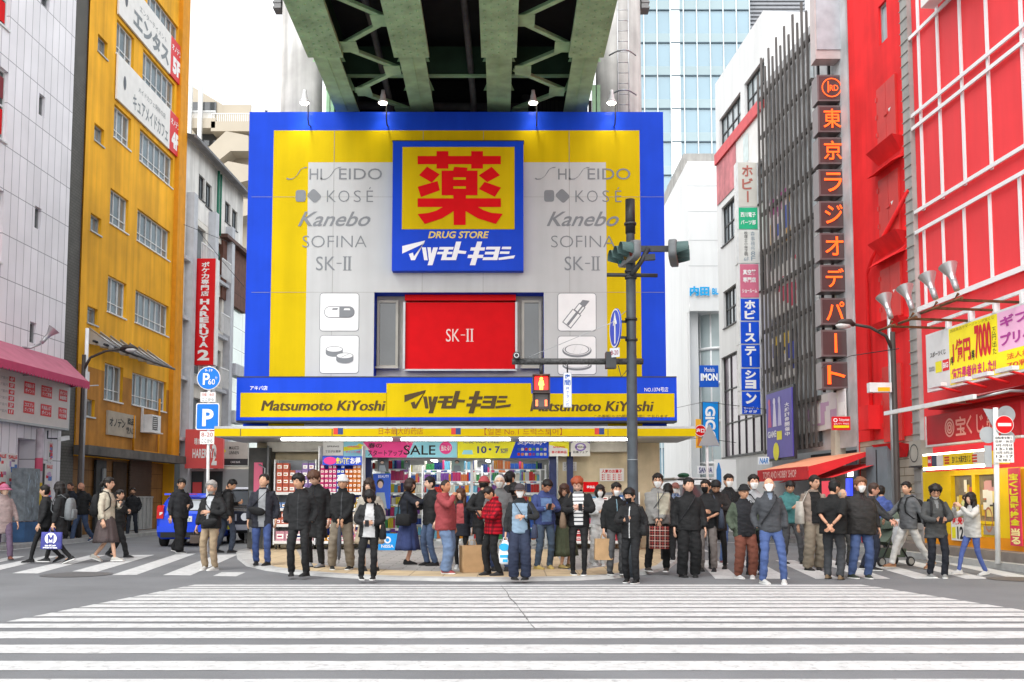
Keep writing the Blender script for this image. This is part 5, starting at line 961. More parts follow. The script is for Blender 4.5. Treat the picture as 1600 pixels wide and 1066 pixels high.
# --- dark slatted radio arcade building
us0, us1 = U(1196, 300), U(1328, 300); HS = Zr(1196, 150)
rd = thing('slatted_building', 'dark building screened by tall vertical brown fins, with pale posters behind them', 'building', on(RW), RW.rz)
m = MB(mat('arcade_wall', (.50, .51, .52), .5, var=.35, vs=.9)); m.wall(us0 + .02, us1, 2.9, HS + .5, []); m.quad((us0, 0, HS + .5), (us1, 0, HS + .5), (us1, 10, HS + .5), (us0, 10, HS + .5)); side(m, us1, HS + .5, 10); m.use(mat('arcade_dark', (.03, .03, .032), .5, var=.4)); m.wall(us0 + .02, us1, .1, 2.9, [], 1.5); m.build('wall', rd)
fin = mat('fin_brown', (.11, .10, .095), .5, .2, var=.2); n = 13; us1 = U(1283, 300)
for i in range(n): u = us0 + .15 + (us1 - us0 - .4) * i / (n - 1); m = MB(fin); m.box(u - .04, u + .04, -.29, -.22, 3.0 + .02 * (i % 3), HS + .8 + .5 * (i % 2)); m.build('fin', rd)
gcol = ['#b4c0c6', '#e6e8e6', '#5e666c', '#d6e2e6', '#3a4046', '#c6d0d4', '#eceded', '#dfe6e8']
for i in range(n - 1):
 a = us0 + .23 + (us1 - us0 - .4) * i / (n - 1); b = a + (us1 - us0 - .4) / (n - 1) - .16; m = MB(black)
 for j in range(9): zz = 3.1 + j * (HS - 3.2) / 9; m.use(paint(rnd.choice(gcol), .15, .2)); m.wall(a, b, zz + .1, zz + (HS - 3.2) / 9 - .1, [], -.03)
 m.build('glazing', rd)
m = MB(fin)
for j in range(10): zz = 3.1 + j * (HS - 3.2) / 9; m.box(us0 + .1, us1 - .1, -.2, -.1, zz - .08, zz + .06)
m.build('rail', rd)
for (xa, xb, ya, yb_, cols, lab) in ((1200, 1236, 320, 400, ('#b04a90', '#5a70c8', '#e8d8e0', '#d8a23a'), 'colourful poster strip behind the upper fins'), (1205, 1246, 425, 500, ('#e8e6e8', '#d84a6a', '#ffffff'), 'white and rose poster strip behind the middle fins'), (1206, 1244, 530, 600, ('#eeeeee', '#3a3a40', '#e6c23a', '#3a48b0'), 'white notice strip with a yellow patch behind the lower fins'), (1245, 1322, 628, 680, ('#e4e0e4', '#f0f0f0', '#caa8c8'), 'row of white posters behind the lowest fins, over the red awning')):
 r = RW.rect(xa, xb, ya, yb_, -.1); o = thing('poster_strip', lab, 'poster', on(RW), RW.rz); m = MB(paper); m.box(r[0], r[1], -.12, -.08, r[2], r[3]); m.build('sheet', o); m = MB(paper)
 for i in range(16): a, b = rnd.uniform(r[0], r[1] - .3), rnd.uniform(r[2], r[3] - .5); m.use(paint(rnd.choice(cols), .5)); m.wall(a, min(r[1], a + rnd.uniform(.2, .9)), b, min(r[3], b + rnd.uniform(.2, .9)), [], -.124 - i * .0005)
 m.build('print', o)
# purple poster hung from the fins
r = RW.rect(1199, 1240, 640, 718, -.8); zt1, zt2 = Zr(1199, 630, -.8), Zr(1240, 622, -.8)
o = thing('hanging_poster', 'large purple poster with three pale figures and a yellow patch on a dark frame', 'poster', on(RW), RW.rz); m = MB(dark_metal); m.box(r[0] - .08, r[1] + .08, -.80, -.72, r[2] - .08, r[3] + .6); m.use(paint('#5a50a8', .45)); m.box(r[0], r[1], -.84, -.801, r[2], r[3] + .5); m.build('sheet', o); W = r[1] - r[0]; H_ = r[3] + .5 - r[2]; m = MB(paint('#d8d4e8', .5))
for i in range(3): x = r[0] + W * (.14 + .2 * i); m.use(paint(['#c05a80', '#d8d4e8', '#b8b4d8'][i], .5)); m.prism([(x - W * .07, r[2] + H_ * .48), (x + W * .07, r[2] + H_ * .48), (x + W * .03, r[2] + H_ * .82), (x - W * .03, r[2] + H_ * .82)], -.85, -.842); m.disc((x, r[2] + H_ * .86), W * .05, -.852, 10)
m.use(paint('#e6e4ee', .5)); m.vtext('大感謝祭開催中', r[0] + W * .74, r[0] + W * .92, r[2] + H_ * .3, r[2] + H_ * .8, -.852, off=.03); m.text('GAME', r[0] + W * .06, r[0] + W * .4, r[2] + H_ * .32, r[2] + H_ * .42, -.852, off=.04); m.use(ylw_b); m.wall(r[0] + W * .42, r[0] + W * .62, r[2] + H_ * .27, r[2] + H_ * .4, [], -.85); m.disc((r[0] + W * .38, r[2] + H_ * .1), W * .12, -.85, 12); m.build('print', o)
# neon letter boxes, facing the street
YN = 29.5; nb = mat('neon_box', (.16, .12, .12), .35, .1, var=.1); nf = mat('neon_face', (.085, .05, .05), .2, var=.1, spec=.7); neon = emit('neon_orange', '#ff5410', .72)
tops = [(117, 158, 1278, 1320, '')] + [(165 + 49.8 * i + (2 if i > 5 else 0), 206.5 + 49.8 * i + (2 if i > 5 else 0), 1279 + i * .75, 1321 + i * .85, ch) for i, ch in enumerate('東京ラジオデパート')]
nlab = {'': 'round RD emblem', '東': 'kanji of five crossbars', '京': 'kanji with a lidded box', 'ラ': 'katakana ra', 'ジ': 'katakana ji', 'オ': 'katakana o', 'デ': 'katakana de', 'パ': 'katakana pa', 'ー': 'single upright stroke', 'ト': 'katakana to'}
for i, (ya, yb_, xa, xb, ch) in enumerate(tops):
 r = S(xa, xb, ya, yb_, YN); o = thing('neon_box', 'square brown neon box glowing with orange %s' % nlab[ch], 'neon sign', (0, YN, 0), 0, 'column of neon boxes'); m = MB(nb); m.box(r[0] - .03, r[1] + .03, .0, .55, r[2], r[3]); m.use(nf); m.wall(r[0] + .02, r[1] - .02, r[2] + .05, r[3] - .05, [], -.004); m.use(grey_metal); m.box(r[1] + .031, r[1] + .35, .1, .3, r[2] + .15, r[3] - .15); m.build('box', o); m = MB(neon); W = r[1] - r[0]; H_ = r[3] - r[2]
 if ch == '': c = ((r[0] + r[1]) / 2, (r[2] + r[3]) / 2); m.ring(c, .27, .30, -.03); m.text('RD', c[0] - .06, c[0] + .2, c[1] - .1, c[1] + .08, -.03, off=.01); m.box(c[0] - .12, c[0] - .085, -.03, -.025, c[1] - .15, c[1] + .2)
 elif ch == 'ー': m.box((r[0] + r[1]) / 2 - .035, (r[0] + r[1]) / 2 + .035, -.03, -.02, r[2] + H_ * .14, r[3] - H_ * .14)
 else: m.text(ch, r[0] + W * .16, r[1] - W * .16, r[2] + H_ * .15, r[3] - H_ * .14, -.03, off=.008)
 m.build('neon_letter', o)
fr_ = thing('sign_mast', 'dark steel mast frame carrying the column of neon boxes', 'sign frame', (0, YN, 0)); m = MB(dark_metal)
for px in (1290, 1307): a, b = atY(px - 4, 0, YN), atY(px + 8, 610, YN); m.tube([(b.x, .6, b.z), (a.x, .6, a.z + 2)], .05, 6)
m.build('mast', fr_); m = MB(paint('#b9b5a5', .6, .15)); a, b = atY(1323, 0, YN), atY(1334, 860, YN); m.add([(a.x, .7, a.z + 3), (a.x + .32, .7, a.z + 3), (b.x, .7, .1), (b.x - .32, .7, .1), (a.x, 1.1, a.z + 3), (a.x + .32, 1.1, a.z + 3), (b.x, 1.1, .1), (b.x - .32, 1.1, .1)], [(0, 3, 2, 1), (4, 5, 6, 7), (1, 2, 6, 5), (0, 4, 7, 3)]); m.build('side_column', fr_)
r = S(1273, 1315, -60, 78, YN - .1); o = thing('blank_sign', 'blank silver-grey sign panel with pinkish frame above the neon boxes', 'sign', (0, YN - .1, 0)); m = MB(paint('#b8aaa8', .4, .1)); m.box(r[0] - .04, r[1] + .04, 0, .5, r[2] - .28, r[3]); m.use(paint('#a9abb0', .25, .15)); m.box(r[0], r[1], -.03, -.001, r[2], r[3]); m.build('panel', o)
# sign column beside the white building
YQ = 37.5; sc_ = thing('sign_column', 'tall column of stacked coloured shop signs, blue with white katakana below', 'sign', (0, YQ, 0))
def seg(xa, xb, ya, yb_, col, dr): 
 r = S(xa, xb, ya, yb_, YQ); m = MB(white_metal); m.box(r[0] - .06, r[1] + .06, .01, .45, r[2] - .02, r[3] + .02); m.use(paint(col, .4, .08)); m.wall(r[0], r[1], r[2], r[3], [], -.002); o = m.build('sign_panel', sc_); m = MB(txt_white); dr(m, r, r[1] - r[0], r[3] - r[2])
 if m.f: m.build('lettering', o)
wr = paint('#b06a60', .5); cy = paint('#62a8d0', .5)
def d1(m, r, W, H): m.use(wr); m.vtext('ホビー', r[0] + W * .2, r[0] + W * .8, r[2] + H * .08, r[2] + H * .95, -.01, off=.03)
def d2(m, r, W, H): m.text('西川電子', r[0] + W * .1, r[0] + W * .9, r[2] + H * .55, r[2] + H * .78, -.01, off=.02); m.text('パーツ部', r[0] + W * .1, r[0] + W * .9, r[2] + H * .2, r[2] + H * .42, -.01, off=.02)
def d3(m, r, W, H): m.use(txt_black); m.vtext('税理士小林正明', r[0] + W * .28, r[0] + W * .46, r[2] + H * .2, r[2] + H * .97, -.01); m.use(paint('#8a9aa6', .5)); m.vtext('森事務所8F', r[0] + W * .62, r[0] + W * .84, r[2] + H * .06, r[2] + H * .97, -.01); m.text('6F', r[0] + W * .25, r[0] + W * .5, r[2] + H * .06, r[2] + H * .17, -.01)
def d4(m, r, W, H): m.text('真空管', r[0] + W * .15, r[0] + W * .85, r[2] + H * .68, r[2] + H * .84, -.01, off=.03); m.text('専門店', r[0] + W * .15, r[0] + W * .85, r[2] + H * .45, r[2] + H * .61, -.01, off=.03); m.text('ショールーム', r[0] + W * .1, r[0] + W * .9, r[2] + H * .14, r[2] + H * .26, -.01, off=.03)
for a in ((1153, 1183, 254, 323, '#cbc8c0', d1), (1154, 1184, 324.5, 358, '#2fae80', d2), (1154, 1185, 360, 411, '#d6d6d2', d3), (1156, 1186, 413, 465, '#d2728c', d4)): seg(*a)
bl = '#0f4fd0'
for ch, xa, ya, yb_ in (('ホビ', 1157, 467, 501), ('ース', 1157, 503, 537), ('テー', 1158, 539, 574), ('ショ', 1158, 576, 610), ('ン', 1159, 612, 647)):
 def dd(m, r, W, H, ch=ch):
  if len(ch) == 2: m.vtext(ch, r[0] + W * .2, r[0] + W * .8, r[2] + H * .04, r[2] + H * .96, -.01, off=.05)
  else: m.text(ch, r[0] + W * .2, r[0] + W * .8, r[2] + H * .45, r[2] + H * .95, -.01, off=.05); m.text('カードゲーム', r[0] + W * .1, r[0] + W * .9, r[2] + H * .20, r[2] + H * .32, -.01, off=.02); m.text('3F 4F 5F', r[0] + W * .1, r[0] + W * .8, r[2] + H * .05, r[2] + H * .16, -.01, off=.02)
 seg(xa, xa + 29.5, ya, yb_, bl, dd)
m = MB(grey_metal)
for py in (280, 390, 480, 600): a = atY(1186, py, YQ); m.box(a.x, a.x + .6, .1, .3, a.z - .15, a.z + .15)
m.build('bracket', sc_)
# small red sign, red awning
o, b, r = psign('small_sign', 'small red and yellow sign on the slatted building above the awning', 'sign', (1300, 1329, 651, 672), 28.6, paint('#d0202a', .4), .1); b.build('panel', o); m = MB(txt_white); W = r[1] - r[0]; H_ = r[3] - r[2]; m.text('Tokyorent', r[0] + W * .36, r[1] - .03, r[2] + H_ * .6, r[2] + H_ * .86, -.01, off=.02); m.ring((r[0] + W * .18, r[2] + H_ * .73), .035, .06, -.01, 12); m.use(ylw_b); m.wall(r[0] + .04, r[1] - .04, r[2] + H_ * .15, r[2] + H_ * .34, [], -.008); m.use(txt_white); m.text('DUTY FREE', r[0] + W * .1, r[1] - .04, r[2] + H_ * .4, r[2] + H_ * .52, -.01); m.build('lettering', o)
AO = -1.75; ua, ub2 = U(1184, 744, AO), U(1263, 739, AO); zv0, zv1 = Zr(1263, 749, AO), Zr(1263, 729, AO); uw = U(1234, 719); zw = Zr(1325, 709)
aw = thing('awning', 'red awning with faded orange top and white letters on its front edge', 'awning', on(RW), RW.rz); ub3 = ub2 + .0
m = MB(mat('awning_orange', (.72, .30, .17), .8, var=.12, vs=2)); m.quad((ua, AO, zv1), (ub2, AO, zv1), (ub2 + .3, -.05, zw), (ua + .3, -.05, zw)); m.build('canopy_cloth', aw); m = MB(mat('awning_red', (.66, .025, .03), .7, var=.1)); m.quad((ua, AO - .01, zv0), (ub2, AO - .01, zv0), (ub2, AO - .01, zv1 + .01), (ua, AO - .01, zv1 + .01)); m.quad((ub2, AO, zv0), (ub2 + .3, -.05, zw - .1), (ub2 + .3, -.05, zw + .01), (ub2, AO, zv1)); m.quad((ua + .5, AO + .5, zv0 - .05), (ub2 + .6, AO + .5, zv0 + .05), (ub2 + 1.0, -.05, zw - .35), (ua + .5, -.05, zw - .35)); m.build('valance', aw); m = MB(paint('#f0c0b8', .6)); m.text('TOYS AND HOBBY SHOP', ua + (ub2 - ua) * .13, ub2 - (ub2 - ua) * .2, zv0 + .08, zv1 - .06, AO - .02, off=.02); m.build('lettering', aw)
# the lit arcade entrance below: machines and lights
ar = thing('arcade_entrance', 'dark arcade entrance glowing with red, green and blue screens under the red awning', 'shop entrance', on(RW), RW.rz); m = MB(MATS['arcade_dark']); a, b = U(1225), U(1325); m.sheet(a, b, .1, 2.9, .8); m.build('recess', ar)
for i, (pa, pb, ya, yb_, c, e) in enumerate(((1286, 1300, 752, 790, '#c03040', .5), (1310, 1319, 728, 745, '#e8e0f0', .8), (1326, 1331, 733, 745, '#f4f4f4', .9), (1312, 1318, 746, 752, '#30d050', .8), (1318, 1330, 748, 775, '#3848e8', .7), (1296, 1308, 738, 742, '#d03070', .6), (1288, 1299, 732, 735, '#8838d0', .6))):
 r = RW.rect(pa, pb, ya, yb_, .55); m = MB(emit('arcade_glow_%d' % i, c, e)); m.box(r[0], r[1], .5, .6, r[2], r[3]); m.build('screen', ar)
o, b, r = psign('shop_sign', 'white shop panel with a tall blue bottle shape, above the white van', 'sign', (1116, 1152, 718, 765), 41, paint('#f2f2f2', .4, .03), .1); b.build('panel', o); m = MB(paint('#3a86c8', .4)); m.prism([(r[0] + .08, r[2] + .2), (r[0] + .28, r[2] + .2), (r[0] + .28, r[2] + .8), (r[0] + .2, r[2] + 1.1), (r[0] + .16, r[2] + 1.1), (r[0] + .08, r[2] + .8)], -.01, -.002); m.build('print', o)
o, b, r = psign('shop_sign', 'white shop panel with navy capitals left of the bottle panel', 'sign', (1090, 1115, 728, 741), 42, paint('#e8e8ec', .4, .03), .1); b.build('panel', o); m = MB(paint('#3c3a72', .4)); m.text('SANDA', r[0] + .06, r[1] - .05, r[2] + .05, r[3] - .06, -.01, off=.03); m.build('lettering', o)
o, b, r = psign('shop_sign', 'pale shop panel with blue brush letters beside the purple poster', 'sign', (1185, 1202, 714, 726), 33.5, paint('#e6ebee', .4, .03), .1); b.build('panel', o); m = MB(paint('#2a7cc0', .4)); m.text('NAR', r[0] + .03, r[1] - .03, r[2] + .03, r[3] - .04, -.01, off=.03, shear=.2); m.build('lettering', o)
# --- red building with hooded shutters
rr0, rr1 = U(1334, 400), U(1433, 400); HR = 17; zred = Zr(1352, 690)
rb = thing('red_building', 'bright red rendered building with closed red shutters under little hoods', 'building', on(RW), RW.rz); rw = mat('red_render', (.80, .030, .033), .65, spec=.08, var=.16, vs=.8, streak=.14, bump=.2, bs=10)
wr_ = [RW.rect(1372, 1386, 12, 74)]; sl_ = [RW.rect(1419, 1424, 28, 60), RW.rect(1422, 1428, 170, 203), RW.rect(1429, 1433, 316, 345)]
m = MB(rw); m.wall(rr0, rr1, zred, HR, wr_ + sl_)
for h in wr_ + sl_: m.reveal(h, 0, .2)
for h in sl_: m.sheet(h[0], h[1], h[2], h[3], .2)
side(m, rr0, HR, 10, True); m.quad((rr0, 0, HR), (rr1, 0, HR), (rr1, 10, HR), (rr0, 10, HR)); m.build('wall', rb)
window(rb, wr_[0], 0, .12, grey_metal, pale_glass, 1, 1, .05, sill=False)
shm = mat('red_shutter', (.57, .035, .03), .5, var=.14, vs=2)
for (xa, xb, ya, yb_, hy) in ((1372, 1403, 142, 236, 0), (1375, 1408, 284, 378, 1), (1378, 1411, 424, 505, 1), (1381, 1412, 575, 692, 0)):
 r = RW.rect(xa, xb, ya, yb_); m = MB(shm); mid = (r[0] + r[1]) / 2; m.box(r[0], mid - .01, -.06, -.003, r[2], r[3]); m.box(mid + .01, r[1], -.06, -.003, r[2], r[3])
 for f in (.2, .5, .8): m.box(r[0] - .05, r[0] + .04, -.08, -.061, r[2] + (r[3] - r[2]) * f, r[2] + (r[3] - r[2]) * f + .12)
 m.box(mid - .1, mid + .1, -.085, -.061, r[2] + (r[3] - r[2]) * .45, r[2] + (r[3] - r[2]) * .49); m.use(paper); m.add([(mid + .15, -.064, r[2] + (r[3] - r[2]) * .52), (mid + .3, -.064, r[2] + (r[3] - r[2]) * .52), (mid + .2, -.064, r[2] + (r[3] - r[2]) * .46)], [(0, 2, 1)]); m.build('shutter', rb)
 if hy: zz = r[3] + .12; m = MB(rw); m.add([(r[0] - .25, -.002, zz + .24), (r[1] + .25, -.002, zz + .24), (r[1] + .2, -.3, zz), (r[0] - .2, -.3, zz), (r[0] - .25, -.002, zz + .12), (r[1] + .25, -.002, zz + .12)], [(0, 3, 2, 1), (4, 5, 2, 3), (0, 4, 3), (1, 2, 5)]); m.build('hood', rb)
 zz = r[2] - .12; m = MB(rw); m.add([(r[0] - .3, -.002, zz), (r[1] + .3, -.002, zz), (r[1] + .25, -.3, zz + .06), (r[0] - .25, -.3, zz + .06), (r[1] + .1, -.002, zz - .32), (r[0] - .1, -.002, zz - .32)], [(0, 1, 2, 3), (3, 2, 4, 5), (0, 3, 5), (1, 4, 2)]); m.build('sill_hood', rb)
m = MB(rw); u = U(1360, 430); zz = Zr(1358, 420); m.tube([(rr1 - .1, -.12, zz + 1.4), (u + .4, -.12, zz + .2), (u, -.12, zz - .2), (u + .1, -.12, zred)], .055, 8); m.build('wall_pipe', rb)
m = MB(mat('beige_siding', (.42, .37, .30), .6, var=.15, tile=(3, .22, .012, '#6a5c48', .3))); m.wall(rr0, rr1, .1, zred, [], .03); m.build('lower_wall', rb)
dg_ = paint('#7a8288', .55, .1); m = MB(dg_); a = U(1369, 760); m.box(a - .05, a + 1.3, -.25, .02, .12, zred - .2); m.build('steel_door', rb); m = MB(dark_metal); m.box(a + .62, a + .66, -.27, -.251, .12, zred - .3); m.build('door_gap', rb)
m = MB(rw); r = RW.rect(1361, 1376, 636, 662); m.box(r[0], r[1], -.35, -.004, r[2] - .2, r[3]); m.build('junction_box', rb)
# awning-like red ledge + AC + pipes between the buildings
o = thing('air_conditioner', 'dusty air-conditioner unit on a bracket beside the yellow kiosk', 'air conditioner', on(RW, U(1421, 720, -.35), -.35, Zr(1421, 731, -.35)), RW.rz); m = MB(paint('#a9a49a', .5, .15)); m.box(0, .62, 0, .3, .04, .66); m.build('casing', o); m = MB(dark_metal); m.ring((.26, .35), .2, .23, -.006, 18); m.box(-.05, .7, 0, .3, 0, .035); m.build('grille', o)
# --- second red building with white grid, billboard, lottery kiosk
rq0, rq1 = U(1436, 400), RW.L; q2 = thing('red_grid_building', 'red panelled building with white frame grid above the lottery kiosk', 'building', on(RW), RW.rz)
rp = mat('red_panel', (.82, .05, .058), .5, spec=.12, var=.08, vs=.6, streak=.06); m = MB(rp); m.wall(rq0, rq1, 3.4, 15, []); side(m, rq0, 15, 10, True); m.build('wall', q2)
m = MB(concrete); a = U(1431, 400); m.box(a - .22, rq0 - .01, -.12, .2, .1, 15); m.use(paint('#97948c', .6))
for i in range(49): m.box(a - .24, rq0 + .01, -.14, -.121, .3 + i * .3, .32 + i * .3)
m.build('corner_column', q2)
gwm = mat('grid_white', (.80, .80, .80), .4, var=.04); zs_ = [Zr(1443, y) for y in (360, 327, 192, 171, 44)]
zlow = Zr(1450, 480)
for i, px in enumerate((1441, 1471, 1507, 1549, 1604)): u = U(px, 200); m = MB(gwm); m.box(u - .045, u + .045, -.045, -.004, zs_[1] - .05, 14.9); m.build('grid_post', q2)
for i, px in enumerate((1447, 1477, 1511, 1552, 1600)): u = U(px, 420); m = MB(gwm); m.box(u - .04, u + .04, -.045, -.004, zlow, zs_[0] + .02); m.build('grid_post', q2)
for z in zs_: m = MB(gwm); m.box(rq0, rq1, -.10, -.061, z - .045, z + .045); m.build('grid_rail', q2)
m = MB(gwm); m.box(rq0, rq1, -.10, -.061, zlow - .06, zlow + .06); m.build('grid_rail', q2)
m = MB(paper); r = RW.rect(1437, 1460, -40, 15, -.5); m.box(r[0], r[1] + 2, -.5, -.17, r[2], r[3]); m.build('upper_sign', q2)
# four reflector floodlights on arms
for i, (px, py, lab) in enumerate(((1388, 476, 'silver floodlight closest to the neon boxes, on a rusty arm'), (1421, 463, 'silver floodlight on a rusty arm, second from the neon boxes'), (1457, 445, 'silver floodlight on a rusty arm, third from the neon boxes'), (1490, 431, 'silver floodlight on a rusty arm, farthest from the neon boxes'))):
 o, a = flood(px, py + 8, RW, -1.9, lab, 'floodlights on arms over the billboard', 2); m = MB(rust); m.tube([-a * .3, (-.02, 0, -.38), (-.02, 1.9, -.42)], .03, 6); m.tube([(-.5, -.02, -.40), (.3, 0, -.40)], .03, 6); m.build('bracket_arm', o)
# billboard: white, yellow, pink sections
bb = thing('billboard', 'angled billboard with white, yellow and pink lottery panels above the kiosk', 'billboard', on(RW), RW.rz); BO = -.6
v0, v1, v2, v3 = U(1449, 560, BO), U(1484, 560, BO), U(1560, 540, BO), RW.L; zb0 = Zr(1450, 610, BO); zb1 = Zr(1450, 526, BO)
m = MB(white_metal); m.box(v0 - .05, v3, BO, BO + .12, zb0 - .05, zb1 + .05)
m.use(paint('#d6d8d8', .4)); m.wall(v0, v1, zb0, zb1, [], BO - .005); m.use(paint('#f2e21a', .4)); m.wall(v1, v2, zb0, zb1, [], BO - .006); m.use(paint('#e6b0d0', .4)); m.wall(v2, v3, zb0, zb1, [], BO - .005); m.use(paint('#f2e21a', .4)); m.wall(v2, v3, zb0, zb0 + (zb1 - zb0) * .36, [], BO - .0065); m.build('panel', bb)
W = v2 - v1; H_ = zb1 - zb0; m = MB(paint('#c81428', .4)); yt = BO - .012
m.text('1億円', v1 + W * .08, v1 + W * .46, zb0 + H_ * .36, zb0 + H_ * .78, yt, off=.04); m.text('7000', v1 + W * .55, v1 + W * .88, zb0 + H_ * .34, zb0 + H_ * .92, yt, off=.05); m.use(paint('#c8286a', .4)); m.text('億万長者出ました!!', v1 + W * .04, v1 + W * .95, zb0 + H_ * .06, zb0 + H_ * .28, yt, off=.04)
m.use(txt_black); m.text('1等', v1 + W * .02, v1 + W * .09, zb0 + H_ * .34, zb0 + H_ * .5, yt, off=.03); m.text('1等', v1 + W * .46, v1 + W * .54, zb0 + H_ * .34, zb0 + H_ * .52, yt, off=.03); m.vtext('万円出た', v1 + W * .9, v1 + W * .97, zb0 + H_ * .34, zb0 + H_ * .8, yt); m.use(paint('#8a7c30', .5)); m.text('当店販売サマージャンボ宝くじ', v1 + W * .04, v1 + W * .95, zb0 + H_ * .93, zb0 + H_ * .985, yt)
m.use(paint('#a83a90', .4)); m.text('ギフトカード', v2 + .1, v2 + 3.2, zb0 + H_ * .74, zb0 + H_ * .92, yt, off=.04); m.text('プリペイドカード', v2 + .1, v2 + 3.3, zb0 + H_ * .44, zb0 + H_ * .64, yt, off=.04); m.use(paint('#d85a28', .4)); m.text('法人様大口注文承ります', v2 + .3, v2 + 3.3, zb0 + H_ * .2, zb0 + H_ * .3, yt, off=.02); m.text('70種類以上', v2 + .3, v2 + 2.4, zb0 + H_ * .06, zb0 + H_ * .16, yt, off=.02)
W = v1 - v0; m.use(txt_black); m.text('スポーツくじ', v0 + W * .15, v0 + W * .85, zb0 + H_ * .58, zb0 + H_ * .68, yt, off=.02); m.use(ylw_b); m.wall(v0 + W * .38, v0 + W * .66, zb0 + H_ * .28, zb0 + H_ * .48, [], yt); m.use(sred); m.wall(v0 + W * .70, v0 + W * .98, zb0 + H_ * .28, zb0 + H_ * .48, [], yt); m.use(txt_white); m.text('BIG', v0 + W * .73, v0 + W * .95, zb0 + H_ * .33, zb0 + H_ * .43, yt - .004, off=.03); m.use(paint('#8a8c90', .5)); m.text('toto', v0 + W * .08, v0 + W * .34, zb0 + H_ * .33, zb0 + H_ * .43, yt, off=.02); m.build('lettering', bb)
m = MB(white_metal); 
for px in (1480, 1516, 1555, 1598): u = U(px, 520, BO); m.box(u - .04, u + .04, BO + .1, .0, zb1 - .3, zb1 + .02); m.box(u - .04, u + .04, BO - .02, BO + .1, zb1 + .03, zb1 + .25)
m.box(v0, v3, BO + .02, BO + .08, zb1 + .25, zb1 + .32); m.build('frame', bb)
for i, px in enumerate((1464, 1502, 1536, 1574)):
 u = U(px, 600, BO - .5); o = thing('sign_lamp', ['bar lamp on a red arm below the white billboard panel', 'bar lamp below the start of the yellow billboard panel', 'bar lamp below the end of the yellow billboard panel', 'bar lamp below the pink billboard panel'][i], 'lamp', on(RW, u, BO - .5, zb0 - .05), RW.rz, 'bar lamps under the billboard'); m = MB(white_metal); m.bar((-.3, 0, 0), (.3, 0, 0), .14, .08); m.build('lamp_head', o); m = MB(rw); m.tube([(0, .05, -.03), (0, .55, -.15)], .025, 6); m.build('arm', o); m = MB(emit('lamp_white', '#fffdf0', 2.5)); m.quad((-.27, -.06, .042), (.27, -.06, .042), (.27, .06, .042), (-.27, .06, .042)); m.build('bulb', o)
# retractable awning of the kiosk
AO = -1.5; za0 = Zr(1385, 646, AO); u0 = U(1385, 646, AO); za1 = Zr(1440, 612); aw = thing('awning', 'faded red retractable awning with white edge bar over the lottery shop', 'awning', on(RW), RW.rz); m = MB(mat('awning_faded', (.42, .13, .14), .7, var=.15)); a0 = max(u0, rr1 - 1.0); ve = U(1521, 626, AO); m.quad((u0, AO, za0), (ve, AO, za0), (ve, -.3, zb0 - .25), (u0, -.3, zb0 - .25)); m.build('canopy_cloth', aw); m = MB(white_metal); m.bar((u0 - .05, AO, za0), (ve + .05, AO, za0), .08, .09); m.use(paint('#b8101c', .5)); m.box(u0 - .2, rq1, -.38, -.004, zb0 - .42, zb0 - .26); m.build('front_bar', aw)
for f in (.35, .95): m = MB(grey_metal); uu = u0 + (ve - u0) * f; m.tube([(uu, AO + .04, za0 - .03), (uu + .3, -.8, (za0 + zb0) / 2 - .15), (uu + .1, -.2, zb0 - .4)], .03, 6); m.build('folding_arm', aw)
# red lottery sign
r0 = U(1448, 670, -.25); zA, zB = Zr(1448, 696, -.25), Zr(1448, 651, -.25); o = thing('shop_sign', 'dark red lottery shop sign with pale kanji and a round swirl emblem', 'sign', on(RW), RW.rz); m = MB(paint('#c01424', .4, .06)); r1 = U(1600, 650, -.25) - .1; m.box(r0, r1, -.25, -.003, zA, zB); m.use(white_metal); m.box(r0 - .04, r0 - .002, -.27, -.1, zA, zB); m.box(r0 - .04, r1, -.27, -.1, zA - .05, zA - .002); m.build('panel', o); m = MB(paint('#e8a8a4', .4)); ux = lambda p: U(p, 675, -.25); H_ = zB - zA; a, b = ux(1477), ux(1492); c = ((a + b) / 2, zA + H_ * .5)
for k_ in (1, .66, .36): m.ring(c, (b - a) / 2 * k_ - .045, (b - a) / 2 * k_, -.26, 24, 1.0)
m.text('宝', ux(1494), ux(1510), zA + H_ * .2, zA + H_ * .82, -.26, off=.018); m.text('くじ', ux(1511), ux(1538), zA + H_ * .2, zA + H_ * .82, -.26, off=.018); m.text('売場', ux(1542), ux(1575), zA + H_ * .2, zA + H_ * .82, -.26, off=.018); m.build('lettering', o)
# kiosk: yellow booth
kb = thing('lottery_kiosk', 'yellow glazed lottery kiosk with lit sign band and red price banner', 'kiosk', on(RW), RW.rz); ky = paint('#f0c818', .4, .06); ko0 = U(1459, 800, -.1); KO = -.35; ke = RW.L
zst = .32; zk1 = Zr(1462, 737, KO); zsill = Zr(1480, 812, KO)
m = MB(mat('step_stone', (.22, .19, .17), .7, var=.2)); m.box(ko0 - 2.6, ke, -.75, .3, .13, zst); m.build('step', kb)
m = MB(ky); hol = [(U(1486, 770, KO), U(1519, 770, KO), zsill, zk1 - .12), (U(1524, 770, KO), U(1556, 770, KO), zsill, zk1 - .12)]; m.wall(ko0, ke, zst + .25, zk1, hol, KO)
for h in hol: m.reveal(h, KO, .12)
m.quad((ko0, KO, zst), (ko0, KO, zk1), (ko0, .3, zk1), (ko0, .3, zst)); m.use(paint('#e8951a', .4)); m.wall(ko0, ke, zst, zst + .25, [], KO); m.build('wall', kb)
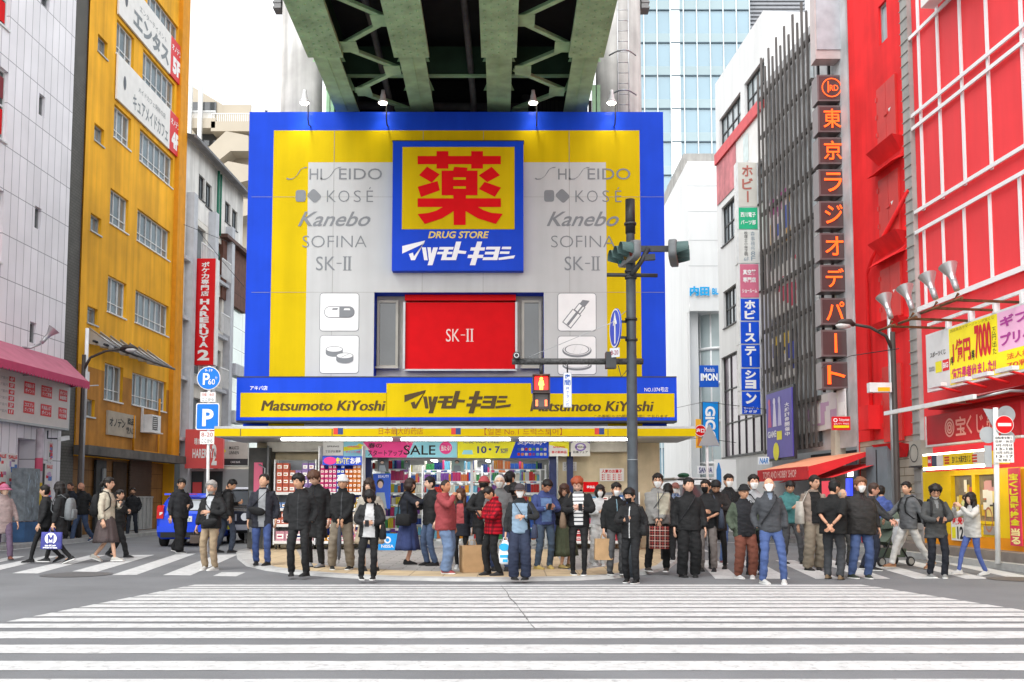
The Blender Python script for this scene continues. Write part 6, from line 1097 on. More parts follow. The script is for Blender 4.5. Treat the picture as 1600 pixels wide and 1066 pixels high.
for h in hol:
 f = MB(ky); f.box(h[0] - .04, h[1] + .04, KO - .03, KO - .001, h[2] - .06, h[2]); o2 = f.build('window', kb); g_ = MB(mat('kiosk_glass', (.26, .22, .17), .1, var=.5, vs=3, spec=.8)); g_.sheet(h[0], h[1], h[2], h[3], KO + .1); g_.build('pane', o2)
 for k_ in range(11): x, z = rnd.uniform(h[0], h[1] - .25), rnd.uniform(h[2], h[3] - .35); g2 = MB(paint(rnd.choice(['#e8d890', '#c86a4a', '#f0ece0', '#d8b03a', '#d4a0a0']), .5)); g2.box(x, x + rnd.uniform(.1, .25), KO + .085 - k_ * .002, KO + .09 - k_ * .002, z, z + rnd.uniform(.12, .3)); g2.build('notice', o2)
sgb = thing('sign_band', 'lit yellow sign band with kanji along the top of the lottery kiosk', 'sign', on(RW), RW.rz); SO = -.95; s0, s1 = U(1441, 722, SO), U(1541, 716, SO); zA, zB = Zr(1441, 731, SO), Zr(1441, 713, SO); m = MB(paint('#f2cc1a', .35, .04)); m.box(s0, s1, SO, SO + .5, zA, zB); m.use(paint('#d9d4cc', .4)); m.wall(s1 - .5, s1, zA, zB, [], SO - .003); m.build('panel', sgb); W = s1 - s0; m = MB(txt_black); H_ = zB - zA; m.text('宝くじ 大黒天宝くじ', s0 + W * .50, s0 + W * .78, zA + H_ * .22, zA + H_ * .78, SO - .006, off=.015); m.use(paint('#c8331e', .4))
for a in (.38, .80):
 for k_ in range(3): m.wall(s0 + W * a, s0 + W * (a + .075), zA + H_ * (.18 + .23 * k_), zA + H_ * (.33 + .23 * k_), [], SO - .006)
m.use(sred); m.wall(s0 + W * .10, s0 + W * .17, zA, zB, [], SO - .006); m.use(paint('#3a4258', .4)); m.wall(s0 + W * .17, s0 + W * .25, zA, zB, [], SO - .006); m.use(paint('#d8d4d0', .4)); m.wall(s0 + W * .25, s0 + W * .36, zA, zB, [], SO - .006); m.use(txt_white); m.text('BIG', s0 + W * .11, s0 + W * .16, zA + H_ * .35, zA + H_ * .65, SO - .009, off=.03); m.build('lettering', sgb)
m = MB(emit('band_light', '#fffbe0', 4.0)); m.box(s0, s1, SO + .02, SO + .08, zA - .06, zA - .004); m.box(s0, s1, SO + .02, SO + .08, zB + .004, zB + .04); m.build('tube', sgb)
pb = thing('price_banner', 'tall pink banner with red and yellow characters at the kiosk door', 'banner', on(RW), RW.rz); a, b = U(1577, 760, KO - .1), U(1595, 760, KO - .1); z0_, z1 = Zr(1577, 852, KO - .1), Zr(1577, 732, KO - .1); m = MB(paint('#d83a5a', .5)); m.box(a, b, KO - .12, KO - .1, z0_, z1); m.build('cloth', pb); m = MB(ylw_b); m.vtext('宝くじ買取換金', a + .04, b - .04, z0_ + .4, z1 - .1, KO - .128, off=.04); m.use(paint('#f4e8a0', .5)); m.vtext('当る', a + .04, b - .04, z0_ + .02, z0_ + .36, KO - .128, off=.04); m.build('lettering', pb)
p2 = thing('price_notice', 'white price notice with black digits 12 under the kiosk window', 'notice', on(RW), RW.rz); a, b = U(1487, 830, KO - .05), U(1515, 830, KO - .05); z0_, z1 = Zr(1487, 844, KO - .05), Zr(1487, 803, KO - .05); m = MB(paper); m.box(a, b, KO - .06, KO - .04, z0_, z1); m.build('sheet', p2); m = MB(txt_black); W = b - a; m.text('12', a + W * .35, a + W * .7, z0_ + .04, z0_ + .32, KO - .066, off=.04); m.use(pr); m.text('販売中', a + W * .1, b - .05, z0_ + .36, z1 - .04, KO - .066, off=.03); m.use(ylw_b); m.wall(a + .04, a + W * .26, z0_ + .05, z0_ + .3, [], KO - .065); m.build('lettering', p2)
m = MB(paint('#a09890', .4, .1)); a, b = U(1539, 830, KO), U(1557, 830, KO); m.box(a, b, KO - .03, KO - .002, zst + .3, zsill - .1); m.use(paint('#b5765a', .5)); m.ring(((a + b) / 2, zst + .62), .13, .16, KO - .034, 20, 1.7); m.build('lower_panel', kb)
p = RW.w(U(1404, 830, -.75), -.75, .13); zt_ = atY(1404, 527, p.y).z
street_lamp(p, 0, zt_, (1404 - 1316) / FPX * p.y, 'dark brown street lamp with curved arm in front of the red building', -1)
o = thing('lamp_banner_box', 'small white and yellow lamp box clamped to the brown lamp post', 'sign', (p.x - .45, p.y, atY(1390, 606, p.y).z)); m = MB(white_metal); m.box(-.2, .35, -.1, .1, -.12, .12); m.use(paint('#e8b01a', .4)); m.box(-.0, .3, -.11, -.101, -.1, .0); m.build('box', o)
m = MB(grey_metal); m.tube([(p.x - .02, p.y + .16, 0.13), (p.x - .02, p.y + .16, zt_ + 1.0)], .05, 10); q = m.build('conduit_pole'); tag(q, 'galvanised steel conduit pole strapped behind the brown lamp post', 'pole')
# backdrop at the end of the right street, and closing the left one
for (xa, xb, Y, h, c, lab) in ((1000, 1120, 120, 18, '#b8b4a8', 'hazy beige block closing the far end of the shopping street'), (300, 420, 120, 24, '#a9aaa8', 'hazy grey block closing the far end of the street behind the blue car')):
 a, b = atY(xa, 700, Y), atY(xb, 700, Y); o = thing('distant_building', lab, 'building', (0, Y, 0)); m = MB(paint(c, .7, .1)); hl = [(a.x + 1 + i * 1.6, a.x + 2 + i * 1.6, 2 + j * 3.0, 3.6 + j * 3.0) for i in range(int((b.x - a.x - 1) / 1.6)) for j in range(int(h / 3) - 1)]; m.wall(a.x, b.x, 0, h, hl); m.use(dark_glass); m.sheet(a.x, b.x, 0, h - .1, .2); m.use(paint(c, .7, .1)); m.box(a.x, b.x, .25, 8, 0, h); m.build('wall', o)
# ================================================================ STREET FURNITURE
gpole = ground(990, 902, .05); YP = gpole.y
def pz(py): return atY(990, py, YP).z
def pxx(px, py): return atY(px, py, YP).x - gpole.x
sp_ = thing('signal_pole', 'dark grey traffic signal pole on the pavement edge, carrying lamps, signs and a crossing arm', 'signal pole', (gpole.x, YP, 0))
m = MB(pole_m); m.tube([(0, 0, .05), (0, 0, .5), (0, 0, pz(560)), (0, 0, pz(555)), (0, 0, pz(410))], [.105, .095, .09, .085, .085], 18); m.use(paint('#3c4146', .6, .3)); m.tube([(0, 0, pz(410)), (0, 0, pz(345))], .075, 14); m.use(MATS['black_plastic']); m.tube([(0, 0, pz(365)), (0, 0, pz(312))], [.088, .084], 16); m.use(paint('#8b9094', .5)); m.tube([(0, 0, pz(719)), (0, 0, pz(718))], .098, 18); m.build('pole', sp_)
for py in (352, 400, 426, 436, 501, 533): m = MB(dark_metal); m.tube([(0, 0, pz(py)), (0, 0, pz(py) + .04)], .108, 14); m.build('clamp', sp_)
m = MB(MATS['dark_metal']); m.tube([(pxx(948, 430), -.02, pz(430)), (pxx(1027, 431), -.02, pz(431))], .035, 8); m.build('cross_bar', sp_)
m = MB(dark_metal); m.tube([(0, -.1, pz(432)), (pxx(1000, 410), -.15, pz(412)), (pxx(1012, 388), -.05, pz(390))], .045, 8); m.bar((pxx(990, 391), 0, pz(389)), (pxx(1050, 391), 0, pz(389)), .06, .10); m.bar((pxx(1005, 405), -.1, pz(405)), (pxx(1022, 404), -.1, pz(404)), .10, .10); m.build('signal_bracket', sp_)
zA = pz(565); m = MB(mat('arm_speckled', (.07, .07, .07), .6, .2, var=.6, vs=25)); m.tube([(pxx(800, 565), 0, zA), (.2, 0, zA)], .055, 10); m.build('crossing_arm', sp_)
m = MB(dark_metal); m.box(pxx(946, 560), pxx(962, 560), -.12, .1, pz(576), pz(551)); m.tube([(pxx(965, 570), -.08, pz(572)), (pxx(970, 590), -.08, pz(590)), (pxx(980, 578), -.08, pz(578))], .01, 5); m.build('control_box', sp_)
m = MB(grey_metal); m.tube([(pxx(822, 558), 0, pz(560)), (pxx(955, 505), 0, pz(505)), (0, 0, pz(480))], .006, 5); m.build('stay_wire', sp_)
# vehicle signals: three lamps in a row with hoods
lens_off = [mat('lens_%s' % c, k, .25, var=.1) for c, k in (('green', (.01, .10, .09)), ('amber', (.12, .07, .01)), ('red', (.12, .015, .01)))]
sigg = mat('signal_grey', (.15, .16, .165), .5, var=.15)
def vsignal(px, py, face, label):
 o = thing('traffic_signal', label, 'traffic signal', (gpole.x + pxx(px, py), YP - .05, pz(py)), face); L = .92
 m = MB(sigg)
 m.loft([[(L / 2 * math.cos(a) * k_ if False else (max(-1, min(1, 1.25 * math.cos(a))) * L / 2 * k_), y, max(-1, min(1, 1.25 * math.sin(a))) * .17 * k_) for a in [2 * math.pi * i / 24 for i in range(24)]] for y, k_ in ((.12, .88), (.10, 1), (0, 1), (-.02, .97))]); m.build('housing', o)
 for i in (-1, 0, 1):
  h = MB(mat('hood_teal', (.07, .12, .115), .5, var=.2)); rg = []
  for y in (-.021, -.12, -.22): rg.append([(i * .30 + .13 * math.sin(a), y - (0 if math.cos(a) > -.2 else 0) , .13 * math.cos(a)) for a in [(-2.3 + 4.6 * k_ / 16) * (1 - .25 * (-y - .02) / .26) for k_ in range(17)]])
  for j in range(2):
   for k_ in range(16): h.quad(rg[j][k_], rg[j][k_ + 1], rg[j + 1][k_ + 1], rg[j + 1][k_])
  h.build('hood', o); g_ = MB(lens_off[i + 1]); g_.disc((i * .30, 0), .115, -.023, 20); g_.build('lens', o)
vsignal(979, 398, R(-78), 'grey traffic signal with three hoods turned away from the blue tower side, on the pole')
vsignal(1056, 397, R(78), 'grey traffic signal with three hoods on the pole bracket, against the white building')
# round arrow sign, seen edge-on
o = thing('arrow_sign', 'blue round sign with white arrow, seen obliquely, clamped left of the signal pole', 'sign', (gpole.x + pxx(961, 513), YP, pz(513)), R(-80)); m = MB(paint('#2a4fc0', .4, .05)); rr = .345; m.prism([(rr * math.cos(a * math.pi / 16), rr * math.sin(a * math.pi / 16)) for a in range(32)], 0, .02); m.build('plate', o); m = MB(paper); m.box(-.035, .035, -.006, -.003, -.27, .1); m.prism([(-.12, .06), (.12, .06), (0, .28)], -.006, -.003); m.ring((0, 0), rr - .03, rr - .005, -.005); m.build('arrow', o); m = MB(dark_metal); m.box(-.02, .02, .02, .3, .1, .14); m.box(-.02, .02, .02, .3, -.18, -.14); m.build('clamp', o)
o = thing('time_plate', 'small grey plate reading 8-20 below the round arrow sign', 'sign', (gpole.x + pxx(959, 553), YP - .15, pz(553)), R(-30)); m = MB(paint('#b8bcc0', .5)); m.box(-.09, .09, 0, .01, -.08, .08); m.build('plate', o); m = MB(paint('#8a2a3a', .5)); m.text('8-20', -.07, .07, -.04, .04, -.004, off=.01); m.build('lettering', o)
# pedestrian signal
zs1, zs0 = pz(587), pz(640); xs0, xs1 = pxx(832, 610), pxx(859, 610); hm = (zs0 + zs1) / 2
o = thing('pedestrian_signal', 'pedestrian signal showing a lit red standing figure, hung below the arm', 'pedestrian signal', (gpole.x + (xs0 + xs1) / 2, YP - .1, hm)); hw = (xs1 - xs0) / 2; hh = (zs1 - zs0) / 2; m = MB(mat('signal_brown', (.07, .05, .045), .5, var=.15))
for s_ in (0, 1):
 za, zb_ = (0.01, hh) if s_ else (-hh, -.01); m.box(-hw, hw, -.02, .12, za, zb_); m.box(-hw, hw, -.14, -.021, zb_ - .02, zb_); m.box(-hw, -hw + .015, -.10, -.021, za, zb_ - .021); m.box(hw - .015, hw, -.10, -.021, za, zb_ - .021)
m.use(dark_metal); m.tube([(0, .05, hh), (0, .05, hh + .12), (0, .1, hh + .2)], .03, 8); m.build('housing', o)
m = MB(emit('signal_red', '#e0201a', 1.4)); m.wall(-hw + .035, hw - .035, .035, hh - .035, [], -.024); m.use(emit('signal_man', '#ffb03c', 2.2)); m.disc((0, hh * .76), .028, -.028, 12); m.prism([(-.035, hh * .66), (.035, hh * .66), (.05, hh * .38), (.03, hh * .38), (.028, hh * .12), (.006, hh * .12), (.0, hh * .36), (-.006, hh * .12), (-.028, hh * .12), (-.03, hh * .38), (-.05, hh * .38)], -.029, -.026); m.build('red_lens', o)
m = MB(mat('signal_dark_lens', (.10, .085, .08), .25, var=.2)); m.wall(-hw + .035, hw - .035, -hh + .035, -.035, [], -.024); m.use(emit('signal_bars', '#ff6a3a', 1.4))
for sx in (-1, 1):
 for k_ in range(5): m.wall(sx * (hw - .07) - .02, sx * (hw - .07) + .02, -hh + .05 + k_ * .022, -hh + .066 + k_ * .022, [], -.028)
m.build('dark_lens', o)
xa, xb = pxx(880, 610), pxx(893, 610); o = thing('crossing_notice', 'narrow white vertical notice with blue characters hung from the crossing arm', 'sign', (gpole.x, YP - .05, 0)); za, zb_ = pz(637), pz(583); m = MB(paint('#a6acb4', .5)); m.box(xa, xb, 0, .03, za, zb_); m.use(paper); m.wall(xa + .015, xb - .015, za + .015, zb_ - .015, [], -.003); m.build('plate', o); m = MB(paint('#2a5aa8', .5)); W = xb - xa; H_ = zb_ - za; m.vtext('夜間', xa + W * .15, xb - W * .15, za + H_ * .62, zb_ - H_ * .03, -.007, off=.02); m.vtext('押ボタン式', xa + W * .3, xb - W * .3, za + H_ * .03, za + H_ * .60, -.007); m.build('lettering', o); m = MB(dark_metal); m.tube([((xa + xb) / 2, .015, zb_), ((xa + xb) / 2, .015, zA)], .012, 6); m.build('hanger', o)
o = thing('street_speaker', 'small round speaker at the tip of the crossing arm', 'speaker', (gpole.x + pxx(807, 557), YP - .05, pz(557))); m = MB(black); m.tube([(0, -.08, 0), (0, .08, 0)], .065, 14); m.box(-.02, .02, -.02, .02, -.1, -.05); m.build('speaker_case', o); m = MB(grey_metal); m.ring((0, 0), .03, .045, -.084, 14); m.build('grille', o)
# parking signs
g = ground(322, 866); Yg = g.y
def q_(px, py): v = atY(px, py, Yg); return v.x - g.x, v.z
o = thing('parking_sign', 'white post with blue parking signs, round P 60 above square P', 'road sign', (g.x, Yg, 0)); m = MB(white_metal); m.tube([(0, .06, 0), (q_(326, 575)[0], .06, q_(326, 572)[1])], .04, 10); m.build('post', o)
pbl = paint('#0b72d0', .4, .04); c = q_(326, 591); rr = 18.5 / FPX * Yg; m = MB(paper); m.prism([(c[0] + rr * math.cos(a * math.pi / 20), c[1] + rr * math.sin(a * math.pi / 20)) for a in range(40)], 0, .015); m.use(pbl); m.disc(c, rr - .018, -.004, 40); m.use(paper); m.text('P', c[0] - rr * .48, c[0] + rr * .1, c[1] - rr * .58, c[1] + rr * .42, -.008, off=.02); m.text('60', c[0] - rr * .02, c[0] + rr * .55, c[1] - rr * .55, c[1] - rr * .08, -.008, off=.01); m.text('9-19', c[0] - rr * .32, c[0] + rr * .32, c[1] + rr * .55, c[1] + rr * .78, -.008, off=.01); m.text('分', c[0] + rr * .55, c[0] + rr * .75, c[1] - rr * .1, c[1] + rr * .15, -.008); m.build('round_plate', o)
a0, a1 = q_(305.5, 672), q_(343, 630); m = MB(paper); rrect(m, (a0[0] + a1[0]) / 2, (a0[1] + a1[1]) / 2, a1[0] - a0[0], a1[1] - a0[1], .05, 0); m.use(pbl); rrect(m, (a0[0] + a1[0]) / 2, (a0[1] + a1[1]) / 2, a1[0] - a0[0] - .05, a1[1] - a0[1] - .05, .04, -.004); m.use(grey_metal); m.box(a0[0] + .02, a1[0] - .02, .003, .015, a0[1] + .02, a1[1] - .02); m.use(paper); W = a1[0] - a0[0]; m.text('P', a0[0] + W * .28, a0[0] + W * .76, a0[1] + W * .16, a0[1] + W * .9, -.008, off=.03); m.build('square_plate', o)
for (xa, xb, ya, yb_, l1, l2) in ((313, 337, 613, 628, '日曜・休日', 'ここから'), (312, 335, 674, 694, '8-20', 'ここから')): a0, a1 = q_(xa, yb_), q_(xb, ya); m = MB(paper); m.box(a0[0], a1[0], 0, .012, a0[1], a1[1]); m.use(txt_black); W, H_ = a1[0] - a0[0], a1[1] - a0[1]; m.text(l2, a0[0] + W * .12, a1[0] - W * .12, a0[1] + H_ * .1, a0[1] + H_ * .4, -.004); m.use(paint('#b04a3a', .5)); m.text(l1, a0[0] + W * .1, a1[0] - W * .1, a0[1] + H_ * .58, a0[1] + H_ * .9, -.004); m.build('text_plate', o)
# no-entry sign by the kiosk
g = ground(1561, 880, .13); Yg = g.y
o = thing('no_entry_sign', 'white post with red no-entry disc and a white time plate, sign backs around it', 'road sign', (g.x, Yg, 0)); m = MB(white_metal); m.tube([(0, .04, .12), (q_(1557, 637)[0], .04, q_(1557, 637)[1])], .05, 12); m.build('post', o)
c = q_(1567, 664); rr = 14.5 / FPX * Yg; m = MB(paper); m.prism([(c[0] + rr * math.cos(a * math.pi / 20), c[1] + rr * math.sin(a * math.pi / 20)) for a in range(40)], -.06, -.045); m.use(paint('#d80a12', .4, .03)); m.disc(c, rr - .012, -.064, 40); m.use(paper); m.wall(c[0] - rr * .72, c[0] + rr * .72, c[1] - rr * .17, c[1] + rr * .17, [], -.068); m.build('round_plate', o)
a0, a1 = q_(1553, 723), q_(1581, 681); m = MB(paper); m.box(a0[0], a1[0], -.05, -.035, a0[1], a1[1]); m.use(txt_black); W, H_ = a1[0] - a0[0], a1[1] - a0[1]
for k_, tx in enumerate(('自転車を除く', '日曜・休日', '4月-9月は', '13-18', '10月-3月は', '13-17', 'を除く')): m.text(tx, a0[0] + W * (.06 if len(tx) > 4 else .16), a1[0] - W * (.06 if len(tx) > 4 else .16), a1[1] - H_ * (.13 + .138 * k_), a1[1] - H_ * (.035 + .138 * k_), -.056, off=.01)
m.build('text_plate', o)
sb_ = paint('#a4a8aa', .45, .12)
m = MB(sb_); q = [q_(1540, 638), q_(1574, 640), q_(1556, 668)]; m.prism([(a, b) for a, b in q], .10, .115); m.build('triangle_back', o)
for px, py, pr_ in ((1578, 647, 14), (1549, 679, 13), (1580, 684, 12)): c = q_(px, py); m = MB(sb_); rr = pr_ / FPX * Yg; m.prism([(c[0] + rr * math.cos(a * math.pi / 14), c[1] + rr * math.sin(a * math.pi / 14)) for a in range(28)], .14, .155); m.build('round_back', o)
a0, a1 = q_(1543, 730), q_(1553, 696); m = MB(sb_); m.box(a0[0], a1[0], .1, .115, a0[1], a1[1]); m.build('plate_back', o)
# triangle sign back beyond the crowd
Yg = 29.5; g = Vector((atY(1107, 860, Yg).x, Yg, 0)); o = thing('triangle_sign', 'grey back of a triangular road sign on a white post near the blue upright sign', 'road sign', (g.x, Yg, 0)); m = MB(white_metal); m.tube([(0, 0, 0), (0, 0, q_(1106, 676)[1])], .045, 10); m.build('post', o); m = MB(sb_); m.prism([q_(1091, 697), q_(1124, 697), q_(1107.5, 662)], -.08, -.06); m.build('plate', o)
# white guard rail by the left corner
g = ground(390, 848); o = thing('guard_rail', 'low white guard rail with two posts beside the dark off-road car', 'guard rail', (g.x, g.y, 0)); m = MB(white_metal)
for x in (-.12, .22): m.tube([(x, 0, 0), (x, 0, .78)], .05, 10)
m.build('post', o); m = MB(white_metal); m.tube([(-.12, 0, .72), (.22, 0, .72), (.3, 1.8, .72)], .04, 8); m.tube([(-.12, 0, .4), (.22, 0, .4), (.3, 1.8, .4)], .04, 8); m.build('rail', o)
# overhead wires
for pts, lab in ((((286, 330, 44), (345, 405, 46), (400, 470, 48)), 'thin cable sagging in front of the narrow grey building'), (((196, 330, 40), (290, 352, 43), (392, 392, 46)), 'thin cable from the ochre wall to the billboard side'), (((1044, 690, 45), (1095, 684, 41), (1150, 692, 38)), 'thin cable low over the shopping street by the round red sign'), (((1045, 640, 48), (1100, 628, 40), (1200, 640, 36)), 'thin cable strung across the shopping street by the sign column'), (((1283, 575, 29), (1330, 556, 27), (1404, 545, 24)), 'thin cable from the neon boxes to the brown lamp post')):
 m = MB(black); m.tube([atY(*p) for p in pts], .012, 5); tag(m.build('overhead_wire'), lab, 'cable')
# ================================================================ VEHICLES
def wheel(parent, x, y, r=.31, wd=.19):
 m = MB(rubber); m.loft([[(x + s_ * wd / 2, y + rr * math.cos(a * math.pi / 12), r + rr * math.sin(a * math.pi / 12)) for a in range(24)] for s_, rr in ((-1, r * .72), (-1, r * .95), (-.7, r), (.7, r), (1, r * .95), (1, r * .72))]); o = m.build('wheel', parent)
 h = MB(grey_metal); sx = 1 if x > 0 else -1
 h.loft([[(x + sx * (wd / 2 + d), y + rr * math.cos(a * math.pi / 10), r + rr * math.sin(a * math.pi / 10)) for a in range(20)] for d, rr in ((.001, r * .68), (.012, r * .62), (-.02, r * .5), (.005, r * .15))]); h.build('rim', o)
def body(sections, m):
 """lofted car body; a section = (y, half width, floor, waist, roof half width, roof)"""
 rings = []
 for y, w_, f, b, rw_, rf in sections:
  h = [(w_ * .86, f), (w_ * .97, f + .07), (w_, f + .22), (w_, b - .1), (w_ * .975, b), (rw_ + (w_ * .975 - rw_) * .06, rf - .07 if rf - b > .1 else b + (rf - b) * .6), (rw_ * .9, rf - .015), (rw_ * .45, rf)]
  rings.append([(x, y, z) for x, z in h] + [(-x, y, z) for x, z in h[::-1]])
 mb = MB(m); mb.loft(rings); return mb
cg = mat('car_blue', (.012, .075, .78), .18, .25, var=.03, spec=.6); carglass = mat('car_glass', (.035, .045, .05), .05, var=.3, vs=2, spec=.9)
g = ground(286, 855); car = thing('parked_car', 'bright blue hatchback seen from behind, stopped by the zebra crossing', 'car', (g.x + .02, g.y + .15, 0), R(6))
m = body([(0, .74, .42, .82, .60, .95), (.06, .83, .24, .98, .64, 1.18), (.22, .845, .21, 1.0, .62, 1.40), (.5, .85, .2, .98, .60, 1.50), (1.3, .85, .2, .96, .60, 1.53), (2.2, .85, .2, .94, .57, 1.44), (2.9, .84, .2, .93, .62, .98), (3.5, .80, .22, .84, .6, .88), (3.85, .68, .3, .62, .5, .66)], cg); m.build('body', car)
m = MB(carglass); m.add([(-.56, .045, 1.03), (.56, .045, 1.03), (.52, .2, 1.375), (-.52, .2, 1.375)], [(0, 1, 2, 3)]); m.v = [(x, y - .035 + (.0 if z < 1.2 else -.035), z) for x, y, z in m.v]; m.use(mat('glass_sheen', (.42, .46, .48), .2, var=.2)); m.add([(-.4, -.012, 1.06), (.5, -.012, 1.06), (.46, .115, 1.33), (-.3, .115, 1.33)], [(0, 1, 2, 3)]); m.build('rear_window', car)
for sx in (-1, 1):
 m = MB(mat('tail_red', (.55, .012, .012), .2, var=.1, spec=.7)); m.obox((sx * .73, .04, 1.0), (.10, .03 * sx, 0), (0, .06, .02), (0, .02, .17)); m.use(mat('tail_white', (.75, .72, .70), .2)); m.obox((sx * .70, -.005, .94), (.045, .01 * sx, 0), (0, .03, 0), (0, 0, .06)); m.build('tail_light', car)
m = MB(cg); m.box(-.62, .62, -.02, .3, 1.49, 1.535); m.use(mat('tail_red2', (.4, .02, .02), .3)); m.box(-.3, .3, -.025, -.021, 1.50, 1.525); m.build('spoiler', car)
m = MB(paper); m.box(-.17, .17, -.03, -.015, .72, .88); m.use(paint('#2a6a4a', .5)); m.text('53-27', -.13, .13, .74, .82, -.034); m.build('number_plate', car)
m = MB(black); m.box(-.70, .70, -.05, .1, .27, .42); m.use(cg); m.box(-.80, .80, -.06, .05, .425, .60); m.build('bumper', car)
for x in (-.74, .74):
 for y in (.62, 3.1): wheel(car, x, y)
m = MB(carglass)
for sx in (-1, 1): m.add([(sx * .80, .55, 1.02), (sx * .80, 2.3, 1.0), (sx * .665, 1.95, 1.38), (sx * .665, .75, 1.42)], [(0, 1, 2, 3) if sx > 0 else (3, 2, 1, 0)])
m.build('side_window', car)
# dark off-road car facing us
suvm = mat('car_black', (.022, .023, .026), .25, .2, var=.1, spec=.6); g = ground(356, 850); suv = thing('offroad_car', 'boxy dark grey off-road car with white roof behind the man with backpack', 'car', (g.x - .05, g.y + .3, 0), R(-8))
m = body([(0, .70, .45, .90, .62, 1.0), (.05, .74, .32, .98, .64, 1.05), (.9, .76, .3, 1.05, .66, 1.10), (1.0, .76, .3, 1.06, .68, 1.16), (1.25, .77, .3, 1.06, .66, 1.66), (3.3, .77, .3, 1.06, .66, 1.68), (3.45, .75, .34, 1.02, .66, 1.5)], suvm); m.build('body', suv)
m = MB(white_metal); m.box(-.66, .66, 1.2, 3.35, 1.69, 1.75); m.build('roof', suv)
m = MB(carglass); m.add([(-.64, .985, 1.17), (.64, .985, 1.17), (.60, 1.2, 1.62), (-.60, 1.2, 1.62)], [(0, 1, 2, 3)]); m.build('windscreen', suv)
for sx in (-1, 1):
 m = MB(mat('headlamp', (.7, .72, .74), .15, var=.1)); m.tube([(sx * .5, -.03, .82), (sx * .5, .06, .82)], .12, 16); m.build('headlight', suv); m = MB(black); m.box(sx * .80 - .05, sx * .80 + .1 * sx + .05, .95, 1.05, 1.12, 1.38) if sx > 0 else m.box(-.95, -.75, .95, 1.05, 1.12, 1.38); m.build('mirror', suv)
m = MB(black); m.box(-.3, .3, -.02, -.001, .68, .92); m.use(grey_metal)
for k_ in range(5): m.box(-.25 + k_ * .11, -.2 + k_ * .11, -.03, -.021, .70, .90)
m.build('grille', suv); m = MB(grey_metal); m.box(-.78, .78, -.16, -.02, .42, .58); m.use(ylw_b); m.box(-.17, .17, -.18, -.161, .44, .56); m.build('bumper', suv)
for x in (-.68, .68):
 for y in (.5, 2.75): wheel(suv, x, y, .35, .2)
# white van among the crowd on the other street
vanm = mat('van_white', (.72, .73, .73), .25, var=.04, spec=.5); Yv = 33; gx_ = atY(1098, 800, Yv).x; van = thing('white_van', 'white box van with green bundle on its roof, behind the waiting crowd', 'van', (gx_, Yv, 0), R(4))
m = body([(0, .78, .4, 1.0, .66, 1.1), (.12, .84, .3, 1.12, .70, 1.3), (.55, .86, .28, 1.12, .72, 1.93), (.9, .86, .28, 1.12, .74, 2.02), (4.2, .86, .28, 1.12, .74, 2.02), (4.35, .84, .3, 1.1, .72, 1.9)], vanm); m.build('body', van)
m = MB(carglass); m.add([(-.70, .10, 1.24), (.70, .10, 1.24), (.66, .50, 1.84), (-.66, .50, 1.84)], [(0, 1, 2, 3)]); m.v = [(x, y - .02, z + .01) for x, y, z in m.v]; m.build('windscreen', van)
m = MB(white_metal); m.box(-.72, .72, .9, 4.0, 2.06, 2.10)
for x in (-.6, .6): m.box(x - .03, x + .03, 1.0, 3.9, 2.021, 2.06)
m.build('roof_rack', van)
for sx in (-1, 1): m = MB(mat('headlamp', (.7, .72, .74), .15)); m.box(sx * .62 - .14, sx * .62 + .14, -.02, .05, .72, .92); m.build('headlight', van); m = MB(black); m.box(sx * 1.0 - .07, sx * 1.0 + .07, .35, .45, 1.2, 1.5); m.build('mirror', van)
for x in (-.74, .74):
 for y in (.8, 3.4): wheel(van, x, y)
m = MB(mat('tarp_green', (.02, .10, .05), .6, var=.4)); m.ball((-.45, 1.0, 2.17), .2, .4, .09, 12, 7); tag(m.build('tarp_bundle', None, (0, 0, 0)), 'dark green tarpaulin bundle on the white van roof', 'bundle').location = (gx_, Yv, 0)
# pushchair
g = ground(1388, 884); st = thing('stroller', 'olive green pushchair with hooded canopy among the waiting people', 'pushchair', (g.x, g.y, 0), R(-70)); olive = mat('olive_cloth', (.085, .11, .085), .8, var=.2, bump=.2); fm = mat('frame_black', (.03, .03, .03), .4, .3)
for sx in (-.22, .22): m = MB(fm); m.tube([(sx, -.36, .1), (sx, -.1, .55), (sx, .38, 1.02), (sx, .46, 1.05)], .016, 8); m.tube([(sx, .34, .12), (sx, .05, .55)], .016, 8); m.build('frame', st)
m = MB(fm); m.tube([(-.22, .46, 1.05), (.22, .46, 1.05)], .02, 8); m.build('handle', st)
m = MB(olive); m.loft([[(x, y, z) for x, y, z in ((-.2, -.22, .5), (.2, -.22, .5), (.2, .0, .42), (-.2, .0, .42))], [(-.2, -.1, .6), (.2, -.1, .6), (.2, .08, .52), (-.2, .08, .52)], [(-.19, .16, .98), (.19, .16, .98), (.19, .25, .95), (-.19, .25, .95)]], True, False); m.build('seat', st)
m = MB(olive); rg = []
for k_ in range(7): a = R(-15 + 22 * k_); rg.append([(.22 * math.sin(b), .16 - .34 * math.cos(a) * math.cos(b) * .9, .84 + .30 * math.sin(a) * math.cos(b) ** .5 if abs(math.cos(b)) > 1e-6 else .84) for b in [R(-88 + 176 * j / 10) for j in range(11)]])
for i in range(6):
 for j in range(10): m.quad(rg[i][j], rg[i][j + 1], rg[i + 1][j + 1], rg[i + 1][j])
m.build('canopy', st); m = MB(olive); m.loft([[(sx * .19, y, z) for sx, y, z in ((-1, -.2, .18), (1, -.2, .18), (1, .28, .18), (-1, .28, .18))], [(sx * .21, y, z) for sx, y, z in ((-1, -.24, .36), (1, -.24, .36), (1, .30, .36), (-1, .30, .36))]], True, False); m.build('basket', st)
for x, y in ((-.22, -.36), (.22, -.36), (-.24, .36), (.24, .36)): wheel(st, x, y, .10, .05)
